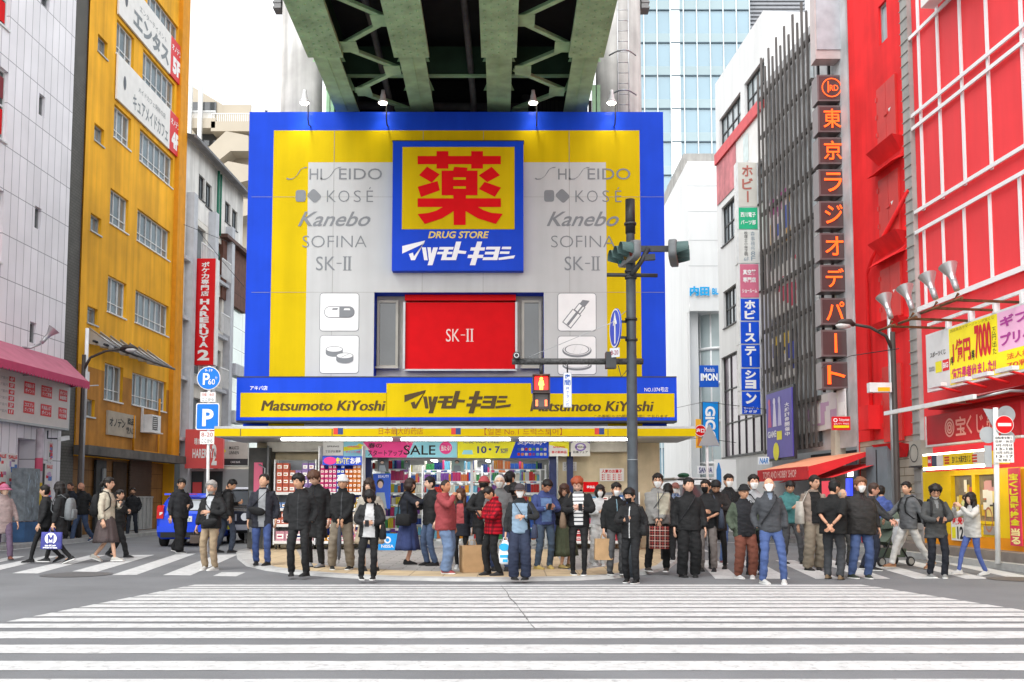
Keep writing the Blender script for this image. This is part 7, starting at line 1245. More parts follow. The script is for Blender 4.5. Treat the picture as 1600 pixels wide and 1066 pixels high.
# ================================================================ PEOPLE
PEND = []
def skin_of(h): return mat('skin_' + h, K(h, .85), .55, var=.08, vs=20, spec=.3)
def cloth(h, rough=.85, k=.68):
 c = lin(h); g = sum(c) / 3; c = tuple(min(.8, .011 + (g + (x - g) * .66) * k) for x in c)
 return mat('cloth_%s_%d' % (h.strip('#'), k * 100), c, rough, var=.14, vs=9, fold=.55, spec=.15)
lip_m = mat('lips', (.42, .15, .13), .5, var=0); eye_m = mat('eyes', (.07, .05, .045), .3, var=0); sole_w = mat('sole_white', (.62, .62, .60), .7); sole_b = mat('sole_dark', (.03, .03, .03), .8)
def ell(z, rx, ry, cy=0.0, cx=0.0, n=20, e=2.4):
 o = []
 for i in range(n):
  a = 2 * math.pi * i / n; c, s = math.cos(a), math.sin(a)
  o.append((cx + rx * math.copysign(abs(c) ** (2 / e), c), cy + ry * math.copysign(abs(s) ** (2 / e), s), z))
 return o
def ik(a, b, l1, l2, pole):
 a, b = Vector(a), Vector(b); d = b - a; L = min(d.length, (l1 + l2) * .995); d.normalize(); b = a + d * L
 c = (l1 * l1 - l2 * l2 + L * L) / (2 * L); h = math.sqrt(max(l1 * l1 - c * c, 0)); p = Vector(pole); p = (p - d * p.dot(d)); p.normalize()
 return a + d * c + p * h, b
def spl(pts, n=4):
 pts = [Vector(p) for p in pts]; o = []
 for i in range(len(pts) - 1):
  p0, p1, p2, p3 = pts[max(i - 1, 0)], pts[i], pts[i + 1], pts[min(i + 2, len(pts) - 1)]
  for k in range(n):
   t = k / n; o.append(.5 * ((2 * p1) + (p2 - p0) * t + (2 * p0 - 5 * p1 + 4 * p2 - p3) * t * t + (3 * p1 - p0 - 3 * p2 + p3) * t ** 3))
 return o + [pts[-1]]
def lerp_r(r, n):
 o = []
 for i in range(n): t = i / (n - 1) * (len(r) - 1); k = min(int(t), len(r) - 2); o.append(r[k] + (r[k + 1] - r[k]) * (t - k))
 return o
def head_pt(az, el, off=0.0, nose=1.0):
 ce, se = math.cos(el), math.sin(el); t = max(0.0, -se); fr = math.cos(az)
 x = .081 * ce * math.sin(az) * (1 - .26 * t ** 1.5); y = -.094 * ce * fr * ((1 - .10 * t) if fr > 0 else (1 - .40 * t)); z = .117 * se
 g = lambda a, b: math.exp(-a * a - b * b)
 f = g(az / .17, (el + .12) / .24) * .024 * nose + g((abs(az) - .42) / .2, (el - .12) / .13) * -.010 * nose + (math.exp(-((el - .3) / .1) ** 2) * .004 if fr > .4 else 0) + g(az / .3, (el + .5) / .08) * .006 * nose + g(az / .4, (el + .95) / .2) * .006
 n = Vector((x / .0056, y / .0088, z / .0137)).normalized()
 return Vector((x, y - f, z)) + n * off
def head_mesh(mb, skin, hairm, xf, eyes=True):
 na, ne = 48, 44; P_ = []; az = [-math.pi + 2 * math.pi * i / na for i in range(na)]; el = [-1.5 + 3.0 * j / ne for j in range(ne + 1)]
 b = len(mb.v); mb.v += [tuple(xf(head_pt(a, e))) for e in el for a in az]
 for j in range(ne):
  for i in range(na):
   a, e = az[i] + math.pi / na, (el[j] + el[j + 1]) / 2
   if a > math.pi: a -= 2 * math.pi
   m = skin
   if abs(abs(a) - .42) < .15 and abs(e - .10) < .06 and eyes: m = eye_m
   elif abs(abs(a) - .43) < .20 and abs(e - .29) < .042: m = hairm
   elif abs(a) < .25 and abs(e + .50) < .045: m = lip_m
   mb.use(m); mb.f.append((b + j * na + i, b + j * na + (i + 1) % na, b + (j + 1) * na + (i + 1) % na, b + (j + 1) * na + i)); mb.mi.append(mb.c); mb.sm.append(True)
 mb.use(skin)
 for s in (-1, 1):
  rg = []
  for k in range(5):
   r = .026 * math.sin(math.pi * (k + .5) / 5); rg.append([xf(Vector((s * (.071 + .006 * k), .008 + r * .75 * math.cos(q * math.pi / 4) + .003 * k, -.004 + r * 1.35 * math.sin(q * math.pi / 4)))) for q in range(8)])
  mb.loft(rg)
def hair_mesh(mb, style, xf, seed=0, hat=None):
 na, ne = 40, 26; big = {'curly': .034, 'short': .015, 'bob': .026, 'long': .024, 'bald': .009, 'crop': .009, 'tied': .018, 'wavy': .028}.get(style, .02); amp = {'curly': .30, 'wavy': .2, 'bald': .05, 'crop': .04}.get(style, .22)
 def line(a):
  a = abs(a)
  if style in ('short', 'curly', 'crop', 'wavy', 'tied'):
   f0 = .56 if style != 'crop' else .66
   if a < .7: return f0 + .10 * math.sin(a * 9 + seed)
   if a < 1.35: return f0 + (-.12 - f0) * (a - .7) / .65
   if a < 1.75: return .15
   return -.72
  if style in ('bob', 'long'):
   if a < .5: return .32 + .06 * math.sin(a * 13 + seed)
   if a < .95: return .32 + (-1.3 - .32) * (a - .5) / .45
   return -1.45
  if style == 'bald': return -.45 if a > 1.15 else 3
  return .4
 rg = []; ht = {'beanie': .18, 'cap': .30, 'bucket': .26}.get(hat, 9)
 for j in range(ne + 1):
  e = -1.48 + 2.97 * j / ne; row = []
  for i in range(na):
   a = -math.pi + 2 * math.pi * i / na; d = Vector((math.sin(a) * math.cos(e), -math.cos(a) * math.cos(e), math.sin(e)))
   on_ = e > line(a) and e < ht and not (style == 'bald' and e > .42)
   if on_:
    nz = noise.noise(Vector((d.x * 5 + seed, d.y * 5, d.z * 2.2))) * amp + noise.noise(d * 11 + Vector((seed, 0, 0))) * amp * .6; off = big * (1 + nz * 1.6) + (.012 if e > .5 and style not in ('bald', 'crop') else 0)
    if style in ('short', 'wavy', 'tied', 'curly'): off = off * (.5 + .5 * max(0, min(1, (e + .1) / .6))) + .004
    if style in ('bob', 'long') and e < .1: off += .012
   else: off = -.012
   row.append(xf(head_pt(a, e, off, 0)))
  rg.append(row)
 mb.loft(rg)
 if style == 'long':
  rg = []
  for k in range(9):
   z = .03 - k * .052; w_ = .088 + .012 * math.sin(k) + .002 * k; rg.append([xf(Vector((w_ * math.cos(q * math.pi / 8) * (1 + .06 * math.sin(q * 3 + k)), .058 + .004 * k + (.052 if math.sin(q * math.pi / 8) > 0 else .038) * math.sin(q * math.pi / 8), z))) for q in range(16)])
  mb.loft(rg)
  for s in (-1, 1): mb.tube([xf(Vector(p)) for p in ((s * .075, .0, .04), (s * .088, -.01, -.06), (s * .095, -.02, -.16), (s * .10, -.03, -.26))], [.03, .034, .036, .02], 8)
 if style == 'tied': mb.tube([xf(Vector(p)) for p in ((0, .09, .05), (0, .125, .03), (0, .14, -.01), (0, .13, -.06))], [.03, .04, .042, .02], 10)
def hand_mesh(mb, w, d, side, up, curl=.5):
 """palm, four fingers and a thumb; d = along the hand, up = back of the hand"""
 d = d.normalized(); n = up - d * up.dot(d); n = n.normalized() if n.length > 1e-4 else Vector((1, 0, 0)); x = d.cross(n).normalized() * side
 rg = []
 for t, wd, th in ((-.035, .024, .021), (0, .028, .018), (.03, .039, .016), (.065, .042, .014), (.088, .036, .011)):
  c = w + d * t; rg.append([c + x * (wd * math.cos(q * math.pi / 5)) + n * (th * math.sin(q * math.pi / 5)) for q in range(10)])
 mb.loft(rg)
 for i, (L, o) in enumerate(((.070, -.030), (.080, -.010), (.074, .011), (.056, .031))):
  p = w + d * .078 + x * o; a = curl * (.5 + .12 * i); pts = [p]; v = d.copy()
  for s in (.45, .32, .23):
   v = (d * math.cos(a) - n * math.sin(a)); p = p + v * (L * s); pts.append(p); a += curl * .75
  mb.tube(pts, [.0088, .0082, .0074, .0056], 6)
 p = w + d * .022 - x * .034; t1 = (d * .65 - x * .7 - n * .3).normalized(); t2 = (d * .9 - x * .2 - n * .5).normalized()
 mb.tube([p, p + t1 * .034, p + t1 * .034 + t2 * .030], [.0115, .0098, .0068], 6)
WR = {'down': ((.255, -.02, .87), (.5, .9, .1)), 'pocket': ((.222, -.06, .915), (.45, .95, 0)), 'phone': ((.055, -.27, 1.16), (1, .15, -.9)), 'phonelow': ((.06, -.25, 1.07), (1, .3, -.6)), 'front': ((.045, -.19, .93), (1, .5, .2)), 'mouth': ((.055, -.20, 1.43), (1, .1, -.7)),
      'back': ((.04, .20, .97), (1, .5, .2)), 'chest': ((.09, -.20, 1.15), (1, .2, -.6)), 'reach': ((.12, -.44, 1.30), (.6, 0, -1)), 'high': ((.10, -.36, 1.45), (.7, 0, -1)), 'carry': ((.25, -.02, .86), (.6, .8, 0)), 'belly': ((.04, -.22, 1.03), (1, .2, -.4)), 'swingf': ((.22, -.20, .92), (.4, 1, 0)), 'swingb': ((.25, .20, .90), (.4, 1, -.2)), 'push': ((.2, -.36, 1.02), (.8, .4, -.4)), 'cam': ((.07, -.33, 1.40), (.8, 0, -1))}
class Person:
 def __init__(s, px, fy, hy, rot, label, z=0.0, H=None): 
  s.g = ground(px, fy, z); s.H = H or max(1.45, min(1.9, atY(px, hy, s.g.y).z - z)); s.k = s.H / 1.74; s.rz = R(rot)
  s.root = thing('person', label, 'person', s.g, s.rz, 'people around the crossing'); s.root.scale = (s.k,) * 3; jj = random.Random(int(px)); s.tl = (jj.uniform(-.022, .022), jj.uniform(-.022, .022)); s.root.rotation_euler = (s.tl[0], s.tl[1], s.rz)
 def held(s, name, label, cat):
  o = thing(name, label, cat, s.g, s.rz); o.scale = (s.k,) * 3; o.rotation_euler = (s.tl[0], s.tl[1], s.rz); return o
def person(px, fy, hy, rot, label, hair='short', hc='#14110f', skin='#c99a7c', top='#1a1b1e', tk='jacket', hem=.80, leg='#15161a', lk='reg', shoe='#17171a', sole=None, arms=('down', 'down'), feet=None, head=(0, 0), build=1.0, fem=False, open_=None, mask=None, beard=None, hat=None, glasses=False, collar=None, hood=False, sleeve=None, skirt=None, phone=None, bags=(), z=None, H=None, rib=False, shorts=False, check=None, drop_feet=False):
 if z is None: z = .052 if (398 < px < 1035 and fy < 908) else 0.0
 jr = random.Random(int(px * 7 + fy)); j_ = jr.uniform
 if feet is None: f1 = j_(-.05, .09); feet = [(-.115 + j_(-.03, .02), f1, 0, 10 + j_(-6, 14)), (.115 + j_(-.02, .04), .03 - f1, 0, -10 - j_(-6, 14))]
 build *= 1 + j_(-.03, .07); head = (head[0] + j_(-12, 12), head[1] + j_(-3, 5))
 P = Person(px, fy, hy, rot, label, z, H); root = P.root; b = build; sh = .172 * (.9 if fem else 1) * (.55 + .45 * b); seed = px * .37
 sk = skin_of(skin); hm = mat('hair_' + hc, lin(hc), .55, var=.3, vs=60, spec=.3)
 yaw, pit = R(head[0]), R(head[1]); M = Matrix.Translation((0, -.012, 1.50)) @ Matrix.Rotation(yaw, 4, 'Z') @ Matrix.Rotation(pit, 4, 'X') @ Matrix.Translation((0, -.022, .112)) @ Matrix.Scale(1.05, 4); xf = lambda v: M @ Vector(v)
 # joints
 W_ = []; E_ = []; S_ = []
 for i, sx in enumerate((-1, 1)):
  a = arms[i]; w, pole = WR[a] if isinstance(a, str) else a; w = (w[0] + j_(-.015, .02), w[1] + j_(-.05, .04), w[2] + j_(-.01, .025)) if a in ('down', 'pocket', 'carry') else w; S = Vector((sx * sh, .01, 1.395)); wv = Vector((sx * w[0] * (b if a in ('down', 'carry', 'pocket') else 1), w[1] * (.4 + .6 * b), w[2])); e, wv = ik(S, wv, .285, .255, (sx * pole[0], pole[1], pole[2])); S_.append(S); E_.append(e); W_.append(wv)
 feet = feet or [(-.115, 0, 0, 8), (.115, .02, 0, -8)]; A_, K_, Hp = [], [], []
 for i, sx in enumerate((-1, 1)):
  fx, fy_, lift, fyaw = feet[i]; hp = Vector((sx * .088, 0, .90)); an = Vector((fx, fy_, .085 + lift)); kn, an = ik(hp, an, .425, .415, (sx * .12, -1, 0)); Hp.append(hp); K_.append(kn); A_.append(an)
 # body: one continuous skin
 m = MB(sk); m.loft([ell(z_, rx * b, ry * b) for z_, rx, ry in ((.80, .12, .09), (1.0, .13, .09), (1.15, .125, .085), (1.30, .12, .075), (1.38, .08, .055), (1.42, .055, .05))]); m.tube([(0, .012, 1.36), (0, .002, 1.49), (0, -.012, 1.58)], [.05, .055, .056], 12)
 for i in (0, 1):
  m.tube(spl([S_[i], E_[i], W_[i]]), lerp_r([.034, .036, .036, .034, .026], 9), 10); m.tube(spl([Hp[i], K_[i], A_[i]]), lerp_r([.06, .05, .044, .046, .034] if (skirt or shorts) else [.05, .042, .034, .03, .026], 9), 10); fd = Vector((math.sin(R(feet[i][3])), -math.cos(R(feet[i][3])), 0)); m.tube([A_[i], A_[i] - Vector((0, 0, .05)), A_[i] - Vector((0, 0, .055)) + fd * .12], [.035, .033, .022], 8)
 ex = MB(sk); head_mesh(ex, sk, hm, xf, not (head[1] > 30))
 for i, sx in enumerate((-1, 1)):
  d = (W_[i] - E_[i]).normalized(); a = arms[i]; up = Vector((sx, -.2, .2)) if a in ('down', 'carry', 'swingf', 'swingb', 'pocket') else (Vector((sx * .6, -.6, .3)) if a not in ('mouth', 'high', 'cam') else Vector((sx, -.3, .5)))
  if a in ('phone', 'phonelow'): d = (d + Vector((-sx * .2, -.1, .5))).normalized(); up = Vector((sx * .5, -1, -.3))
  if a in ('mouth',): d = (d + Vector((-sx * .5, .3, .3))).normalized()
  if a != 'pocket': hand_mesh(ex, W_[i] + d * .035, d, sx, up, .9 if a in ('phone', 'phonelow', 'mouth', 'carry', 'cam', 'high', 'push') else .45)
 PEND.append(dict(mb=m, name='body', root=root, vox=.022, wr=0, extra=ex, mats=[sk]))
 # top garment
 tm = cloth(top); m = MB(tm); puff = {'coat': 1.12, 'jacket': 1.08, 'puffer': 1.18, 'hoodie': 1.08, 'shirt': .98, 'tee': .98, 'knit': 1.03, 'wide': 1.22}[tk]; bb = b * (.62 + .45 * puff)
 fl = .02 if tk in ('coat', 'wide') else 0; rg = [(hem, .172 * bb + fl, .125 * bb + fl * .6, 0)]
 if hem < .72: rg.append(((hem + .95) / 2, .17 * bb + fl * .5, .125 * bb, 0))
 rg += [(max(hem + .06, .95), .172 * bb, .13 * bb, -.01 * (b - 1) * 6), (1.08, .163 * bb, .122 * bb, -.02 * (b - 1) * 6), (1.25, .178 * bb * (.95 if fem else 1), .124 * bb, 0), (1.36, .176 * (.92 if fem else 1) * (.6 + .4 * bb), .105 * bb, .005), (1.42, .14 * (.92 if fem else 1), .088, .01), (1.46, .09, .08, .008), (1.50 + (.025 if collar else 0), .072 + (.010 if collar else 0), .074 + (.008 if collar else 0), .0)]
 m.loft([ell(z_, rx, ry, cy) for z_, rx, ry, cy in rg])
 for i, sx in enumerate((-1, 1)):
  pk = puff; wend = W_[i] - (W_[i] - E_[i]).normalized() * (.005 if tk != 'tee' else 0)
  if tk == 'tee' or sleeve == 'half': q = E_[i] + (W_[i] - E_[i]) * .18; m.tube(spl([S_[i] - Vector((sx * .03, 0, -.0)), S_[i] + (E_[i] - S_[i]) * .5, q]), lerp_r([.078 * pk, .076 * pk, .074 * pk], 9), 12)
  else: m.tube(spl([S_[i] - Vector((sx * .03, 0, 0)), E_[i], wend]), lerp_r([.072 * pk * (.8 + .2 * b), .065 * pk * (.8 + .2 * b), .057 * pk, .051 * pk, .043 * pk + (.012 if tk == 'wide' else 0)], 9), 12)
 if hood: m.ball((0, .095, 1.44), .115, .065, .075, 14, 8)
 if collar == 'high': m.tube([(0, .012, 1.44), (0, .0, 1.52)], [.085, .078], 14)
 PEND.append(dict(mb=m, name={'coat': 'coat', 'jacket': 'jacket', 'puffer': 'jacket', 'hoodie': 'hoodie', 'shirt': 'shirt', 'tee': 'shirt', 'knit': 'sweater', 'wide': 'jacket'}[tk], root=root, vox=.0155, wr=.010 if tk != 'tee' else .006, rib=rib, open=open_, mats=[tm], seed=seed, sl=sleeve if sleeve and sleeve != 'half' else None, check=check, W=(W_, E_)))
 # lower garment
 lm = cloth(leg)
 if skirt:
  m = MB(lm); n = 56; rg = []
  for k in range(9):
   t = k / 8; z_ = 1.0 + (skirt - 1.0) * t; r = .15 + (.14 if fem else .1) * t ** .8; rg.append([((r + .022 * t * math.sin(i * 2 * math.pi / n * 9 + 1.5 * math.sin(i * .7)) + .01 * t * math.sin(i * 1.7 + k * .4)) * math.cos(2 * math.pi * i / n), (r * .82 + .022 * t * math.sin(i * 2 * math.pi / n * 9 + 1.5 * math.sin(i * .7))) * math.sin(2 * math.pi * i / n), z_ + .01 * t * math.sin(i * .8)) for i in range(n)])
  m.loft(rg, True); m.build('skirt', root)
 else:
  rr = {'reg': [.098, .086, .070, .066, .060], 'wide': [.108, .104, .100, .098, .098], 'slim': [.094, .074, .056, .050, .042], 'baggy': [.112, .106, .094, .09, .07]}[lk]; m = MB(lm); bl = .7 + .3 * b
  m.loft([ell(.80, .145 * bl, .105 * bl), ell(.90, .160 * bl, .110 * bl), ell(.96, .148 * bl, .10 * bl), ell(1.03, .13 * bl, .085 * bl)])
  for i in (0, 1): q = A_[i] + (K_[i] - A_[i]) * -.06; m.tube(spl([Hp[i] + Vector((0, 0, .02)), K_[i], q]), [r_ * bl for r_ in lerp_r(rr, 9)], 14)
  PEND.append(dict(mb=m, name='trousers', root=root, vox=.0155, wr=.011 if lk != 'slim' else .006, mats=[lm], seed=seed + 3))
 # shoes
 if not drop_feet:
  shm_ = cloth(shoe, .6); so_ = MATS['sole_white'] if sole == 'w' else (MATS['sole_dark'] if sole is None else cloth(sole, .7)); 
  for i in (0, 1):
   fx, fy_, lift, fyaw = feet[i]; rgu, rgs = [], []
   Mt = Matrix.Translation(A_[i]) @ Matrix.Rotation(R(fyaw), 4, 'Z') @ Matrix.Rotation(R(min(50, lift * 320)), 4, 'X')
   for y, w_, h in ((.078, .020, .055), (.066, .033, .085), (.03, .039, .105), (-.02, .040, .10), (-.07, .044, .075), (-.12, .047, .055), (-.165, .042, .045), (-.192, .026, .032)):
    rgu.append([Mt @ Vector((w_ * math.cos(a), y, -.068 + (h - .018) * max(0, math.sin(a)) - (.006 if math.sin(a) < 0 else 0))) for a in [2 * math.pi * q / 14 for q in range(14)]]); rgs.append([Mt @ Vector((sx_ * (w_ + .004), y * 1.03, zz)) for sx_, zz in ((1, -.085), (1, -.066), (-1, -.066), (-1, -.085))])
   q = MB(shm_); q.loft(rgu); q.use(so_); q.loft(rgs, True, False); q.build('shoe', root)
 # hair, hats, masks
 if hair: q = MB(hm); hair_mesh(q, hair, xf, seed % 6, hat[0] if hat else None); q.build('hair', root)
 def patch(a0, a1, e0, e1, off, mt, name, n=14, nose=.7):
  q = MB(mt); g_ = [[xf(head_pt(a0 + (a1 - a0) * i / n, e0 + (e1 - e0) * j / 8, off - .020 * ((abs(i - n / 2) / (n / 2)) ** 6 if name != 'beard' else 0), nose)) for i in range(n + 1)] for j in range(9)]
  for j in range(8): 
   for i in range(n): q.add([g_[j][i], g_[j][i + 1], g_[j + 1][i + 1], g_[j + 1][i]], [(0, 1, 2, 3)], True)
  q.build(name, root)
 if mask: patch(-1.05, 1.05, -1.0, .0, .013, mat('mask_' + mask, lin(mask), .8, var=.05), 'face_mask')
 if beard: patch(-1.15, 1.15, -1.2, -.46, .006, mat('beard_' + beard, lin(beard), .8, var=.3, vs=60), 'beard')
 if hat:
  kind, hcx = hat; ht = cloth(hcx); q = MB(ht); rg = []; e0 = {'beanie': .22, 'cap': .34, 'bucket': .30}[kind]
  for j in range(12): e = e0 + (1.5 - e0) * j / 11; rg.append([xf(head_pt(-math.pi + 2 * math.pi * i / 32, e, (.030 if kind == 'beanie' else .026) + (.006 if j < 3 and kind == 'beanie' else 0) + (.012 if e > 1 and kind == 'beanie' else 0), 0)) for i in range(32)])
  q.loft(rg)
  if kind == 'cap':
   g2 = [[xf(head_pt(a, .34, .022, 0)) for a in [R(-55 + 11 * i) for i in range(11)]], [xf(head_pt(a, .34, .022, 0) + Vector((math.sin(a) * .035, -.075 * max(.2, math.cos(a)), -.022))) for a in [R(-55 + 11 * i) for i in range(11)]]]
   for i in range(10): q.quad(g2[0][i], g2[0][i + 1], g2[1][i + 1], g2[1][i])
  if kind == 'bucket':
   g2 = [[xf(head_pt(-math.pi + 2 * math.pi * i / 32, .30, o_, 0) + Vector((0, 0, dz))) for i in range(32)] for o_, dz in ((.026, 0), (.055, -.022), (.085, -.055))]
   for j in (0, 1):
    for i in range(32): q.add([g2[j][i], g2[j][(i + 1) % 32], g2[j + 1][(i + 1) % 32], g2[j + 1][i]], [(0, 1, 2, 3)], True)
  q.build({'beanie': 'beanie', 'cap': 'cap', 'bucket': 'bucket_hat'}[kind], root)
 if glasses:
  q = MB(black)
  for s in (-1, 1): c0 = head_pt(s * .42, .11, .012, .4); q.tube([xf(c0 + Vector((.021 * math.cos(a), 0, .017 * math.sin(a)))) for a in [2 * math.pi * i / 12 for i in range(13)]], .0022, 4); q.tube([xf(c0 + Vector((s * .021, .002, .004))), xf(Vector((s * .078, .01, .012)))], .002, 4)
  q.tube([xf(head_pt(-.12, .13, .006, .7)), xf(head_pt(.12, .13, .006, .7))], .002, 4); q.build('glasses', root)
 # things carried
 if phone is not None:
  i, lab = phone; d = (W_[i] - E_[i]).normalized(); sx = (-1, 1)[i]; c = W_[i] + d * .10 + Vector((-sx * .015, -.02, .03)); o = P.held('phone', lab, 'phone'); q = MB(mat('phone_case', (.03, .03, .035), .3)); ux = Vector((1, 0, 0)); uz = (Vector((0, -.55, .83))).normalized(); q.obox(c, ux * .036, ux.cross(uz) * .005, uz * .074); q.use(mat('phone_screen', (.05, .06, .08), .08, spec=.8)); q.obox(c + Vector((0, .83, .55)) * .0055, ux * .032, ux.cross(uz) * .0006, uz * .068); q.build('case', o)
 for bg_ in bags: bag(P, bg_, W_, E_, b)
 return P
def strap_path(x0, z0, x1, z1, front=True, b=1.0):
 s = -1 if front else 1; return [(x0 + (x1 - x0) * t, s * (.105 + .075 * math.sin(math.pi * min(1, t * 1.1 + .05))) * (.5 + .5 * b) + .005, z0 + (z1 - z0) * t) for t in [i / 8 for i in range(9)]]
def bag(P, spec, W_, E_, b):
 kind, lab, col = spec[:3]; bm = cloth(col, .7)
 if kind == 'backpack':
  o = P.held('backpack', lab, 'backpack'); q = MB(bm); q.loft([[(x, y + .155 + .055 * b, z) for x, y, z in ell(z_, rx, ry, 0, 0, 20, 3.2)] for z_, rx, ry in ((.93, .10, .05), (.955, .135, .085), (1.1, .15, .095), (1.28, .14, .085), (1.38, .11, .06), (1.41, .06, .03))]); q.build('bag_body', o); q = MB(bm); q.loft([[(x, y + .245 + .055 * b, z) for x, y, z in ell(z_, rx, ry, 0, 0, 14, 3)] for z_, rx, ry in ((.96, .09, .02), (.98, .11, .035), (1.14, .11, .035), (1.17, .09, .02))]); q.build('pocket', o)
  for s in (-1, 1): q = MB(bm); q.tube([(s * .09, .15, 1.40), (s * .10, .04, 1.475), (s * .105, -.085, 1.43), (s * .12, -.14 * (.5 + .5 * b) - .005, 1.28), (s * .135, -.14 * (.5 + .5 * b), 1.14), (s * .19 * b, -.02, 1.02), (s * .13, .16, .98)], [(.022, .008)] * 7, 8); q.build('strap', o)
 elif kind == 'sling':
  sx = spec[3]; zc = spec[4] if len(spec) > 4 else 1.0; o = P.held('crossbody_bag', lab, 'bag'); c = (sx * .08, -.20 * (.5 + .5 * b), zc); q = MB(bm); rg = []
  for k in range(9): t = k / 8 * 2 - 1; r = math.sqrt(max(.02, 1 - t * t)); rg.append([(c[0] + t * .17, c[1] + .055 * r * math.cos(a), c[2] + .03 * t * sx - .02 + (.105 * r * math.sin(a) if math.sin(a) < 0 else .065 * r * math.sin(a))) for a in [2 * math.pi * i / 14 for i in range(14)]])
  q.loft(rg); q.build('bag_body', o); q = MB(bm); pa = strap_path(-sx * .13, 1.455, sx * .2, zc + .03, True, b); pb_ = strap_path(-sx * .13, 1.455, sx * .17, zc + .05, False, b); q.tube(pb_[::-1] + pa[1:], [(.016, .006)] * 17, 8); q.build('strap', o)
 elif kind == 'strap':
  sx = spec[3]; o = P.held('shoulder_strap', lab, 'strap'); q = MB(bm); pa = strap_path(-sx * .13, 1.455, sx * .18, .98, True, b); q.tube(strap_path(-sx * .13, 1.455, sx * .18, .98, False, b)[::-1] + pa[1:], [(.022, .007)] * 17, 8); q.build('webbing', o)
 elif kind == 'shoulder':
  sx, zc, wd, hg = spec[3:7]; o = P.held('shoulder_bag', lab, 'bag'); x = sx * (.245 * b + .02); q = MB(bm); q.loft([[(x + yy, xx - .02, z) for xx, yy, z in ell(z_, rx, ry, 0, 0, 18, 4)] for z_, rx, ry in ((zc - hg / 2, wd * .44, .05), (zc - hg / 2 + .02, wd * .5, .065), (zc, wd * .5, .06), (zc + hg / 2, wd * .46, .03))]); q.build('bag_body', o)
  q = MB(bm); q.tube([(x, -wd * .36, zc + hg / 2 - .01), (x - sx * .03, -.09, 1.25), (sx * .13, -.05, 1.455), (sx * .13, .04, 1.455), (x - sx * .03, .09, 1.25), (x, wd * .30, zc + hg / 2 - .01)], [(.014, .006)] * 6, 8); q.build('strap', o)
 elif kind in ('paper', 'tote', 'plastic', 'tartan', 'clear'):
  i, wd, hg, dp = spec[3:7]; rzz = R(spec[7]) if len(spec) > 7 else 0.0; nm = {'paper': 'paper_bag', 'tote': 'tote_bag', 'plastic': 'plastic_bag', 'tartan': 'tartan_bag', 'clear': 'handbag'}[kind]; o = P.held(nm, lab, 'bag')
  d = (W_[i] - E_[i]).normalized() if i < 2 else Vector((0, 0, -1)); hp = W_[i] + d * .09 if i < 2 else (W_[0] + W_[1]) / 2 + Vector((0, -.07, -.02)); drop = .10 if kind != 'plastic' else .06; zt = hp.z - drop
  ca, sa = math.cos(rzz - P.rz), math.sin(rzz - P.rz); L = lambda x, y, z: (hp.x + x * ca - y * sa, hp.y + x * sa + y * ca, z)
  pm_ = bm
  if kind == 'paper': pm_ = mat('kraft', (.42, .27, .14), .8, var=.12, vs=7, bump=.2, bs=30)
  if kind == 'tartan': pm_ = check_mat('tartan', '#20181a', '#8a3a34', '#c8beb0', 22)
  if kind == 'plastic': pm_ = mat('plastic_white', (.72, .74, .76), .35, var=.1, bump=.4, bs=25)
  q = MB(pm_); lv = ((0, .92, 1), (.03, 1, 1), (.35, 1, .95), (.7, .98, .9), (1, .97, .85)) if kind != 'plastic' else ((0, .55, .6), (.06, .9, 1), (.4, 1, 1.0), (.75, .8, .7), (1, .35, .3)); rg = []
  for t, a, c in lv: rg.append([L(x, y + .004 * math.sin(x * 40 + t * 9), zt - hg + hg * t) for x, y, _ in ell(0, wd / 2 * a, dp / 2 * c, 0, 0, 24, 9 if kind == 'paper' else 4)])
  q.loft(rg, True, kind != 'paper'); q.build('bag_body', o)
  for s in (-1, 1): q = MB(pm_ if kind != 'tartan' else black); q.tube([L(-wd * .16, s * dp * .3, zt - .02), L(-.03, s * .012, hp.z - .01), L(.03, s * .012, hp.z - .01), L(wd * .16, s * dp * .3, zt - .02)], .007, 6); q.build('handle', o)
  if len(spec) > 8 and spec[8]:
   q = MB(txt_white if spec[8][0] == 'w' else paint('#2a9ad0', .5)); b0 = len(q.v); yy = -dp / 2 - .006
   if spec[8] == 'wlogo': q.disc((0, .62), .34, 0, 28); q.use(bm); q.prism([(-.17, .42), (-.10, .42), (-.10, .62), (0, .5), (.10, .62), (.10, .42), (.17, .42), (.17, .84), (.10, .84), (0, .66), (-.10, .84), (-.17, .84)], -.02, -.01); q.prism([(-.2, .3), (.2, .3), (.12, .40), (-.12, .40)], -.02, -.01); q.use(txt_white); q.text('SHOP', -.32, .32, .16, .25, 0, off=.05); q.text('PRINTER', -.42, .42, .05, .12, 0, off=.05)
   else: q.disc((-.05, .72), .2, 0, 20, .16); q.wall(-.22, .25, .28, .4, [], 0); q.wall(-.1, .1, .1, .22, [], 0)
   q.v[b0:] = [L(x * hg, yy + y * .2, zt - hg + z_ * hg) for x, y, z_ in q.v[b0:]]; q.build('print', o)
 elif kind == 'umbrella':
  o = P.held('umbrella', lab, 'umbrella'); c = (W_[0] + W_[1]) / 2 + Vector((0, -.07, 0)); q = MB(bm); q.tube([c + Vector((0, 0, t)) for t in (-.10, -.16, -.4, -.7, -.74)], [.012, .03, .042, .03, .01], 10); q.build('folded_cloth', o); q = MB(black); q.tube([c + Vector((0, 0, .06)), c + Vector((0, 0, -.1))], .011, 8); q.tube([c + Vector((0, 0, -.74)), c + Vector((0, 0, -.80))], .005, 6); q.build('shaft', o)
